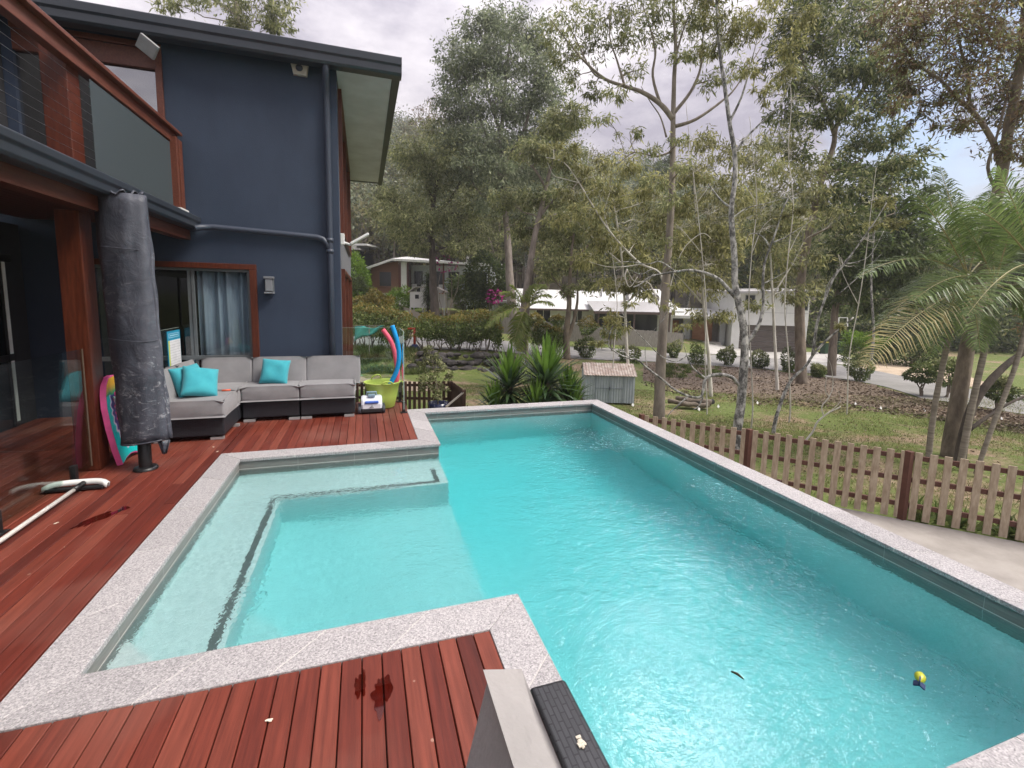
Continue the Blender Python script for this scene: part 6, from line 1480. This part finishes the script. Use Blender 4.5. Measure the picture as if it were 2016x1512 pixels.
# small yellow green palm in the middle distance
pb=[foot(1037,712,23.5),A(1037,660,23.5),A(1036,620,23.5)]; h=A(1036,608,23.5)
palm(4,pb,.09,.07,[(h,A(955,645,23),.75),(h,A(985,575,23.8),.45),(h,A(1005,560,23.3),.3),(h,A(1050,560,23.6),.3),(h,A(1085,582,23.4),.5),(h,A(1090,600,22.8),.45),(h,A(1010,680,22.9),.5),(h,A(960,620,24),.6),(h,A(1070,560,24.2),.4),(h,A(1022,690,23),.25)],'small yellow green palm in front of the fluted gum trunk',n=40,ll=.72,lw=.06,mat=M_lf_palmy,name='palm_tree')
# ---------------------------------------------------------------- yuccas
def yucca(label,heads,seed,base):
    rng=np.random.default_rng(seed); t=empty('yucca',tuple(base),label,'yucca','yuccas behind the pool'); w=MB()
    Qa=[];Qb=[]
    for (c,r,n) in heads:
        c=np.array(c); w.tube(curve(base,c,6,rng,.05),[.07,.065,.06,.05,.05,.045],8)
        for k in range(n):
            u=k/n; el=R(88-128*u+rng.uniform(-8,8)); az=k*2.399+rng.uniform(-.2,.2)
            d=np.array([math.cos(el)*math.cos(az),math.cos(el)*math.sin(az),math.sin(el)])
            l=r*rng.uniform(.85,1.1)*(1.0 if u<.8 else .85); s=unit(np.cross(d,[0,0,1.])+1e-6); wd=.036*rng.uniform(.85,1.15)*r/.75
            o=c+np.array([0,0,-.30*u*r*1.2]); sag=np.array([0,0,-1])*l*(.03+.12*u)
            a0,a1,a2,a3=o,o+d*l*.35,o+d*l*.72+sag*.3,o+d*l+sag
            T=Qb if u<.30 else Qa
            T.append(np.stack([a0-s*wd*.7,a0+s*wd*.7,a1+s*wd,a1-s*wd])); T.append(np.stack([a1-s*wd,a1+s*wd,a2+s*wd*.7,a2-s*wd*.7])); T.append(np.stack([a2-s*wd*.7,a2+s*wd*.7,a3+s*.002,a3-s*.002]))
    w.build('stem',M_bk_brown,t); quads_object('blades',np.array(Qa),M_lf_yucca,t); quads_object('young_blades',np.array(Qb),M_lf_yuccat,t)
Dy=10.6
yucca('left yucca of the three spiky clumps behind the far coping',[(A(1002,752,Dy),.90,150),(A(975,800,Dy-.2),.7,90)],1,foot(1002,830,Dy))
yucca('middle yucca, the tallest of the three spiky clumps behind the far coping',[(A(1074,742,Dy+.2),1.08,170),(A(1055,800,Dy-.3),.75,100)],2,foot(1072,830,Dy+.2))
yucca('right yucca of the three spiky clumps, touching the steel shed',[(A(1116,775,Dy+.5),.80,120),(A(1128,798,Dy+.3),.7,90)],3,foot(1110,830,Dy+.7))
# ---------------------------------------------------------------- bushes and hedges
def bush(name,label,c,r,n,L,W,lf,seed,group=None,cat='bush',stems=4,top_lf=None,boxy=0.0,gz=.25):
    rng=np.random.default_rng(seed); c=np.array(c,float); r=np.array(r,float)
    g0=np.array([c[0],c[1],terrain(c[0],c[1])]); t=empty(name,tuple(g0),label,cat,group)
    w=MB()
    for k in range(stems):
        a=rng.uniform(0,6.28); e=c+r*np.array([.6*math.cos(a),.6*math.sin(a),rng.uniform(-.3,.5)])
        b=g0+np.array([.5*r[0]*rng.uniform(-1,1)*(stems>4),.3*r[1]*rng.uniform(-1,1),-.05]); w.tube(curve(b,e,6,rng,.08),[.035,.03,.025,.02,.014,.006],5,cap=False)
    w.build('stem',M_bk_brown,t)
    u=unit(rng.normal(size=(n,3)))
    if boxy: q=np.abs(u).max(1,keepdims=True); u=u/(q**boxy)
    k=12; Bm=rng.normal(size=(k,3)); lump=1+.20*np.sin(2.6*(u@Bm.T)).sum(1,keepdims=True)/2
    P=c+u*r*lump*rng.uniform(.72,1.03,size=(n,1))**.7
    D=unit(.8*u+rng.normal(size=(n,3))*.8+np.array([0,0,-.2])); q=leaf_quads(P,D,L*rng.uniform(.6,1.3,n),W*rng.uniform(.7,1.3,n),rng)
    if top_lf is not None:
        mi=((u[:,2]+rng.normal(size=n)*.22)>gz).astype(int); quads_object('foliage',q,[lf,top_lf],t,mi=mi)
    else: quads_object('foliage',q,lf,t)
    return t
def hedge(label,px0,px1,s,h0,h1,dep,n,L,W,seed,lf,top_lf):
    rng=np.random.default_rng(seed); a=gp(px0,s[0]); b=gp(px1,s[1]); t=empty('hedge',tuple((a+b)/2),label,'hedge','hedges along the road')
    w=MB(); d=(b-a); Ln=np.linalg.norm(d); m=int(Ln/.45)
    for i in range(m):
        p=a+d*((i+.5)/m); p[2]=terrain(p[0],p[1])-.05
        for q in range(4): w.tube(curve(p,p+np.array([rng.uniform(-.35,.35),rng.uniform(-.3,.3),h1*rng.uniform(.5,.9)]),5,rng,.08),[.03,.025,.02,.012,.006],5,cap=False)
    w.build('stem',M_bk_brown,t)
    u=rng.uniform(0,1,n); v=rng.uniform(-1,1,n); zz=rng.uniform(0,1,n)
    # keep leaves near the surface of the rounded box
    sh=np.maximum(np.abs(v)**1.0,np.maximum(np.abs(2*zz-1),np.abs(2*u-1)**6)); keep=rng.uniform(0,1,n)<np.clip((sh-.45)*2.6,.12,1); u,v,zz=u[keep],v[keep],zz[keep]; n=len(u)
    dn=unit(np.array([-d[1],d[0],0.])); hv=h1*(1+.06*np.sin(u*Ln*1.7+seed)+.05*np.sin(u*Ln*4.1)); ends=1-np.abs(2*u-1)**8*.25
    rb=1-.30*np.abs(2*zz-1)**3
    lowr=h0+.12*np.sin(u*Ln*2.3)+.1*np.sin(u*Ln*5.3+1)
    P=a+d*u[:,None]+dn*(v*rb*dep*(1+.10*np.sin(u*Ln*2.9)))[:,None]; P[:,2]=(a[2]+(b-a)[2]*u)+lowr+(hv*ends-lowr)*zz; P+=rng.normal(size=(n,3))*.07
    D=unit(rng.normal(size=(n,3))+dn*v[:,None]*.6+np.array([0,0,.3])); q=leaf_quads(P,D,L*rng.uniform(.6,1.3,n),W*rng.uniform(.7,1.3,n),rng)
    mi=((zz+rng.normal(size=n)*.10)>.84).astype(int); quads_object('foliage',q,[lf,top_lf],t,mi=mi)
hedge('dark clipped hedge with golden tips, left one behind the glass',690,806,(24.6,24.5),.55,2.1,.75,9000,.15,.075,1,M_lf_hedge,M_lf_gold)
hedge('long dark clipped hedge in the middle above the rock wall',822,985,(24.3,24.4),.55,1.85,.75,13000,.15,.075,2,M_lf_hedge,M_lf_gold)
hedge('short hedge between the fluted trunk and the forked tree',1050,1106,(25.2,25.3),.5,1.75,.6,4500,.15,.075,3,M_lf_hedge,M_lf_gold)
hedge('golden topped hedge strip below the white cubby house',895,985,(33.5,33.5),.2,1.5,.5,4500,.16,.08,4,M_lf_hedge,M_lf_gold)
def pxbush(px,py,rw,rh,D,label,seed,n=1400,lf=None,top_lf=None,name='bush',group=None,L=.13,W=.07,boxy=0.0,gz=.25):
    c=A(px,py,D); w=pxr(rw,D); h=pxr(rh,D); return bush(name,label,c,(w,w*.9,h),n,L,W,lf or M_lf_hedge,seed,group,top_lf=top_lf,boxy=boxy,gz=gz)
RB=[(1053,632,14,13,31.5,'golden tipped round bush left of the far white window'),(1098,632,12,11,31.8,'golden tipped round bush between the two far white windows'),(1157,645,17,16,31,'golden tipped round bush in front of the grey palings, right of the forked tree'),(1207,648,20,24,30.5,'largest golden tipped bush against the grey palings, left of the central trunk')]
for k,(px,py,rw,rh,D_,lb) in enumerate(RB): pxbush(px,py,rw,rh,D_,lb,200+k,1600,M_lf_hedge,M_lf_gold,group='clipped bushes along the road')
RB=[(1150,683,19,18,26,'loose dark bush at the road edge behind the shed'),(1240,700,20,20,26.5,'straggly dark bush just left of the central trunk'),(1325,688,13,15,30,'dark green bush just right of the central trunk'),(1372,704,13,22,28,'tall narrow dark bush left of the entry steps'),(1431,698,16,15,28.3,'round clipped bush right of the entry steps'),(1494,708,17,16,28.2,'round bush in front of the brown garage door'),(1555,713,14,24,27,'narrow dark bush hugging the leaning brown trunk'),(1611,731,12,12,25,'small round bush left of the second brown trunk'),(1692,728,22,20,23.6,'dark bush at the near road edge below the bright hedge'),(1815,736,24,18,19.5,'flat topped clipped bush beside the sandy verge'),(1870,726,20,26,19.2,'dark bush half hidden behind the big brown trunk'),(1965,765,22,22,16.2,'dark bush at the road edge behind the leaning trunk')]
for k,(px,py,rw,rh,D_,lb) in enumerate(RB): pxbush(px,py,rw,rh,D_,lb,220+k,1700,M_lf_hedge if k!=9 else M_lf_dark,M_lf_gum if k%3 else M_lf_grass,gz=.35,group='clipped bushes along the road',L=.12,W=.06)  # lit tops painted in with lighter leaves on most bushes
pxbush(1706,683,40,26,33,'big bright green bush with its lit top painted in leaf colour beside the driveway',240,5000,M_lf_hedge,M_lf_bright,L=.16,W=.08,boxy=.5,gz=.0)  # brighter green upper leaves paint in the light on top
pxbush(1802,690,44,30,31,'big dark shrub right of the bright green bush',241,4500,M_lf_dark,None,L=.18,W=.09)
pxbush(700,548,30,32,45,'bright green shrub beside the navy house corner, highest up the slope',242,4500,M_lf_bright,M_lf_bright,L=.3,W=.14)
pxbush(706,590,30,38,40,'lush green shrub beside the navy house corner, below the brown wall',243,4500,M_lf_bright,M_lf_hedge,L=.28,W=.13,gz=.4)
pxbush(745,600,36,24,33,'golden green shrub above the left hedge',244,3500,M_lf_hedge,M_lf_gold,L=.22,W=.1,gz=-.1)
pxbush(795,592,30,22,43,'ferny green shrub in front of the white lower wall',245,2500,M_lf_bright,None,L=.4,W=.08)
pxbush(965,562,38,50,40,'dark vine covered shrub left of the grey gum trunks',246,6000,M_lf_dark,None,L=.3,W=.14)
pxbush(910,570,30,30,42,'green shrub in front of the far white house wing',247,2600,M_lf_hedge,None,L=.3,W=.13)
M_mag=leafmat('magenta bracts',[(.30,.01,.16),(.45,.02,.25)],.4)
pxbush(975,584,18,14,38.5,'magenta bougainvillea spray above the small palm',248,110,M_mag,None,name='bougainvillea',L=.22,W=.16)
pxbush(880,523,22,16,36,'pink bougainvillea flowers beside the dark gum trunk',249,45,M_mag,None,name='bougainvillea',L=.22,W=.16)
# dark spiky dracaena by the cubby
yy=A(843,560,38); 
def spiky(label,c,hh,seed):
    rng=np.random.default_rng(seed); b=np.array([c[0],c[1],terrain(c[0],c[1])]); t=empty('spiky_plant',tuple(b),label,'plant'); w=MB(); w.tube([b,c+np.array([0,0,hh*.4])],[.12,.07],8); w.build('stem',M_bk_dark,t); Q=[]
    for k in range(420):
        z=b[2]+.4+(c[2]+hh*.5-b[2]-.4)*rng.uniform(0,1); az=rng.uniform(0,6.28); el=rng.uniform(-.7,.9); d=np.array([math.cos(el)*math.cos(az),math.cos(el)*math.sin(az),math.sin(el)]); o=np.array([c[0],c[1],z]); s=unit(np.cross(d,[0,0,1.])); l=rng.uniform(.6,1.0)
        Q.append(np.stack([o-s*.03,o+s*.03,o+d*l*.6+s*.035,o+d*l*.6-s*.035])); Q.append(np.stack([o+d*l*.6-s*.035,o+d*l*.6+s*.035,o+d*l+np.array([0,0,-.2]),o+d*l+np.array([0,0,-.2])-s*.004]))
    quads_object('blades',np.array(Q),M_lf_dark,t)
spiky('dark spiky leafed plant left of the dark gum trunk, before the cubby',yy,1.9,5)
# potted shrub behind the pool corner
pc=A(863,792,11.0); q=np.array([pc[0],pc[1],-1.6])
t=empty('plant_pot',tuple(q),'dark blue glazed plant pot behind the far pool corner','pot')
f=MB(); hz=pc[2]-q[2]; f.lathe([(0,0),(.16,0),(.23,hz*.8),(.24,hz),(.20,hz),(.19,hz*.9),(0,hz*.88)],q,24); f.build('glazed_pot',pmat('dark blue glaze',(.015,.02,.06),rough=.2),t)
T=Tree(130); T.limb([(q[0],q[1],q[2]+hz*.8),A(860,760,11),A(856,735,11),A(850,705,11.1)],.02,.006); T.limb([A(860,770,11),A(872,750,11),A(885,735,11)],.012,.004); T.limb([A(858,750,11),A(840,735,11),A(832,720,11)],.01,.004)
for (px,py,r_) in [(850,700,17),(838,715,13),(862,715,15),(852,735,16),(868,730,11),(838,745,13),(850,757,17),(870,765,12),(830,765,10),(860,778,12),(885,740,9),(845,690,10)]: T.blob(A(px,py,11+T.rng.uniform(-.15,.15)),pxr(r_,11),130,.075,.032,droop=.3,twig=.004)
M_lf_var=leafmat('variegated shrub leaves',[(.07,.09,.03),(.14,.16,.06),(.24,.25,.12),(.34,.33,.18)],.35)
T.build('potted_shrub',M_bk_brown,M_lf_var,'airy pale green shrub growing in the blue pot','shrub')
# long grass tufts: rock wall top, bank, fence foot
def tufts(name,label,pos,n,h,w_,seed,lf):
    rng=np.random.default_rng(seed); pos=np.array(pos); k=rng.integers(0,len(pos),n); P=pos[k]+rng.normal(size=(n,3))*np.array([.10,.10,0])
    P[:,2]=[terrain(p[0],p[1]) for p in P]
    D=unit(rng.normal(size=(n,3))*np.array([.6,.6,.15])+np.array([0,0,1.])); q=leaf_quads(P,D,h*rng.uniform(.5,1.2,n),w_,rng); o=quads_object(name,q,lf); tag(o,label,'grass',kind='stuff'); return o
rng=np.random.default_rng(55)
pos=[gp(px,s) for px,s in zip(rng.uniform(600,840,240),rng.uniform(21.2,24.0,240))]
tufts('bank_grass','long green grass tufts on the bank left of the boulder wall',pos,9000,.35,.03,1,M_lf_grass)
pos=[gp(px,s) for px,s in zip(rng.uniform(1300,1420,60),rng.uniform(22.5,26.5,60))]
tufts('verge_grass','green ground cover below the road between the trunks',pos,3500,.22,.03,2,M_lf_grass)
# lawn blades near the fence, thicker where the turf is green
n=140000; px=rng.uniform(880,2150,n); s=7.2+11.5*rng.uniform(0,1,n)**.8
P=np.stack([FH[0]*s+RH[0]*((px-1008)/F*s),FH[1]*s+RH[1]*((px-1008)/F*s),np.zeros(n)],1)
ok=(P[:,0]>4.3)|(P[:,1]>7.6); dist=(P[:,:2]-FA)@FN; ok&=(dist>.05)|(P[:,1]>8.5)
pat=np.sin(P[:,0]*.9+1.3*np.sin(P[:,1]*.6))+np.sin(P[:,1]*1.1+P[:,0]*.35)+.8*np.sin(P[:,0]*2.3-P[:,1]*1.9)
ok&=rng.uniform(-1.6,2.0,n)<pat; P=P[ok]
P[:,2]=[terrain(a,b) for a,b in P[:,:2]]
D=unit(rng.normal(size=(len(P),3))*np.array([.5,.5,.2])+np.array([0,0,1.])); o=quads_object('lawn_grass',leaf_quads(P,D,0.07*rng.uniform(.5,1.4,len(P)),.012,rng),M_lf_lawn); tag(o,'patchy mown lawn grass beyond the picket fence','grass',kind='stuff')
# dead leaf litter on the mulch bank and lawn
n=9000; px=rng.uniform(1270,2150,n); a=np.interp(px,[1270,1340,1500,1640,1740,1830,1930,2016,2300],[20,18,16,15.6,15,14.2,13.4,12.6,11]); b=np.interp(px,[1270,1500,1640,1830,2016,2300],[26.5,27.3,24.5,18.3,15.6,13]); s=a+(b-a)*rng.uniform(0,1,n)
P=np.array([gp(x,y,.03) for x,y in zip(px,s)]); D=unit(rng.normal(size=(n,3))*np.array([1,1,.35])); M_litter=leafmat('dead leaves',[(.06,.042,.028),(.12,.085,.058),(.20,.15,.10),(.32,.26,.19)],.1,.8)
o=quads_object('leaf_litter',leaf_quads(P,D,.13*rng.uniform(.5,1.3,n),.06,rng),M_litter); tag(o,'brown dead leaf litter on the mulch bank','leaf litter',kind='stuff')
n=2500; px=rng.uniform(900,2100,n); s=rng.uniform(8.5,18,n); P=np.array([gp(x,y,.02) for x,y in zip(px,s)]); keep=((P[:,:2]-FA)@FN>.1)|(P[:,1]>8); P=P[keep]; n=len(P)
D=unit(rng.normal(size=(n,3))*np.array([1,1,.25])); o=quads_object('fallen_leaves',leaf_quads(P,D,.07*rng.uniform(.5,1.3,n),.03,rng),M_litter); tag(o,'scattered dry leaves on the lawn','leaf litter',kind='stuff')
# weeds at the foot of the picket fence
for k,(t_,lb) in enumerate([(-.35,'green broad leafed weed behind the pickets just right of the fence post'),(-.75,'green weed behind the pickets below the palm trunks'),(-1.35,'green weed behind the pickets at the right edge')]):
    p=fl(t_)+FN*.25; z=terrain(p[0],p[1]); rngw=np.random.default_rng(60+k); t=empty('weed',(p[0],p[1],z),lb,'plant','weeds at the fence foot'); n=60
    Pw=np.array([p[0],p[1],z])+rngw.normal(size=(n,3))*np.array([.10,.10,.0]); Dw=unit(rngw.normal(size=(n,3))*np.array([.7,.7,.2])+np.array([0,0,1.]))
    quads_object('leaves',leaf_quads(Pw,Dw,.38*rngw.uniform(.5,1.2,n),.055,rngw),M_lf_bright if k==5 else M_lf_grass,t)

# ---------------------------------------------------------------- wooded background
def variant(seed,h,lf,bk,n,L,W,wide=1.0):
    T=Tree(seed); rq=T.rng; lean=rq.normal(size=2)*.05*h
    pts=[(lean[0]*k**2+rq.normal()*.1,lean[1]*k**2+rq.normal()*.1,h*.86*k) for k in np.linspace(0,1,7)]; T.limb(pts,.020*h,.05)
    for q in range(5):
        k=rq.uniform(.35,.75); a=rq.uniform(0,6.28); b=np.array([lean[0]*k**2,lean[1]*k**2,h*.86*k]); e=b+np.array([math.cos(a)*h*.16*wide,math.sin(a)*h*.16*wide,h*rq.uniform(.12,.22)]); T.limb([b,(b+e)/2+np.array([0,0,.02*h]),e],.007*h,.03,6)
    m=20
    for q in range(m):
        z=h*(.36+.62*(q+.5)/m); rad=h*.19*wide*math.sin(math.pi*min(1,max(.12,(z/h-.28)/.78)))**.8; a=q*2.4+rq.uniform(-.5,.5); d=rad*rq.uniform(.35,1)
        T.blob((lean[0]*(z/h)**2+d*math.cos(a),lean[1]*(z/h)**2+d*math.sin(a),z),h*.085*rq.uniform(.75,1.25),n//m,L,W,droop=.8,twig=.03,sub=7)
    return T
VAR=[]
specs=[(301,15,M_lf_gum,M_bk_grey,5200,'spreading grey trunked gum in the belt of trees behind the houses'),(302,17,M_lf_grey,M_bk_pale,5200,'tall pale trunked gum in the belt of trees behind the houses'),(303,13,M_lf_olive,M_bk_brown,5000,'olive leafed gum in the belt of trees behind the houses'),(304,16,M_lf_dark,M_bk_dark,5200,'dark leafed gum in the belt of trees behind the houses')]
rgb=random.Random(31); 
spots=[]
for (d0,d1,x0,x1,n) in ((49,56,960,1640,13),(57,66,800,1700,17),(46,60,1640,2120,11),(66,80,700,2150,22),(40,46,1850,2150,4)):
    for i in range(n):
        px=x0+(x1-x0)*(i+rgb.uniform(.15,.85))/n; s=rgb.uniform(d0,d1); spots.append((px,s))
protos=[]
for k,(sd_,h_,lf,bk,n_,lb) in enumerate(specs):
    t=variant(sd_,h_,lf,bk,n_,.46,.14,1.15).build('background_gum',bk,lf,lb,'tree','gum trees in the belt behind the houses',base=(0,0,0)); protos.append(t)
used=[False]*4
for i,(px,s) in enumerate(spots):
    k=rgb.choice([0,0,1,2,2,3]) if px<1650 else rgb.choice([0,3,3,2])
    o=protos[k]
    if used[k]: o=copy_tree(o)
    used[k]=True
    q=gp(px,s,-.2); o.location=q; sc_=rgb.uniform(.8,1.15)*(1.0 if px<1600 else .92)
    o.scale=(sc_,sc_,sc_*rgb.uniform(.9,1.1)); o.rotation_euler=(0,0,rgb.uniform(0,6.28))
# far hillside forest: one mass
rngf=np.random.default_rng(91); Q=[]; mi=[]; w=MB(); cnt=0
for i in range(1380):
    near=i>=1000; px=rngf.uniform(560,1080) if near else rngf.uniform(600,2300); s=(60+75*rngf.uniform(0,1)) if near else 78+95*rngf.uniform(0,1)**.9; g0=gp(px,s); h=rngf.uniform(9,15); r=h*rngf.uniform(.22,.34)
    w.tube([g0-np.array([0,0,.5]),g0+np.array([rngf.normal()*.3,rngf.normal()*.3,h*.8])],[.22,.07],5,cap=False)
    n=330 if i>=1000 else 240; sub=13; u=unit(rngf.normal(size=(sub,3)))*rngf.uniform(.3,1,size=(sub,1)); S=g0+np.array([0,0,h*.68])+u*np.array([r,r,h*.34]); k=rngf.integers(0,sub,n)
    P=S[k]+rngf.normal(size=(n,3))*r*.26; D=unit(rngf.normal(size=(n,3))+np.array([0,0,-.4])); Q.append(leaf_quads(P,D,.62*rngf.uniform(.6,1.4,n),.30,rngf)); mi+= [int(rngf.integers(0,3))]*n
M_lf_far=[leafmat('far leaves a',[(0.100,0.119,0.065),(0.162,0.180,0.100),(0.234,0.252,0.144)],.35),leafmat('far leaves b',[(0.108,0.134,0.090),(0.180,0.216,0.144),(0.252,0.288,0.198)],.35),leafmat('far leaves c',[(0.108,0.108,0.054),(0.180,0.172,0.082),(0.252,0.226,0.118)],.35)]
o=quads_object('hillside_forest',np.concatenate(Q),M_lf_far,mi=mi); tag(o,'forest covering the hill behind the houses','forest',kind='stuff')
o2=w.build('forest_trunks',M_bk_grey,o)
# undergrowth under the right-hand trees
rngu=np.random.default_rng(23); Q=[]
for i in range(300):
    px=rngu.uniform(1590,2350); s=np.interp(px,[1590,1660,1800,2350],[45,42.5,40,34])+rngu.uniform(0,11); g0=gp(px,s); h=rngu.uniform(1.5,5.5); n=110
    P=g0+rngu.normal(size=(n,3))*np.array([.8,.8,.0])+np.array([0,0,1.])*rngu.uniform(0,h,size=(n,1)); D=unit(rngu.normal(size=(n,3))+np.array([0,0,-.3])); Q.append(leaf_quads(P,D,.55*rngu.uniform(.5,1.3,n),.2,rngu))
o=quads_object('undergrowth',np.concatenate(Q),[M_lf_dark,M_lf_gum],mi=(rngu.uniform(0,1,300*110)>.7).astype(int)); tag(o,'dark bushland undergrowth beyond the road at right','undergrowth',kind='stuff')
# tree behind the roof of the navy house (seen over the gutter)
T=Tree(150); b0=at(480,400,30); b0[2]=terrain(b0[0],b0[1]); T.limb([b0,at(470,200,30),at(470,60,30),at(460,-40,30)],.35,.08)
for (px,py,r_) in [(440,10,38),(480,20,36),(520,15,34),(550,40,26),(400,-10,40),(560,0,30),(470,45,22),(350,-20,36),(500,-40,50),(420,-50,50),(330,10,22),(535,55,14)]: T.blob(at(px,py,30+T.rng.uniform(-1.5,1.5)),pxr(r_,30),420,.34,.085)
T.build('roof_side_gum',M_bk_grey,M_lf_gum,'gum tree top showing above the gutter of the navy house','tree')

# ---------------------------------------------------------------- air
f=MB(); f.box(-760,760,-760,760,-60,90)
m,N,L,out=new_mat('thin haze'); pv=N.new('ShaderNodeVolumePrincipled'); pv.inputs['Color'].default_value=(.93,.94,.97,1); pv.inputs['Density'].default_value=.0008; pv.inputs['Anisotropy'].default_value=.2
L.new(pv.outputs[0],out.inputs['Volume']); tag(f.build('haze',m),kind='stuff')
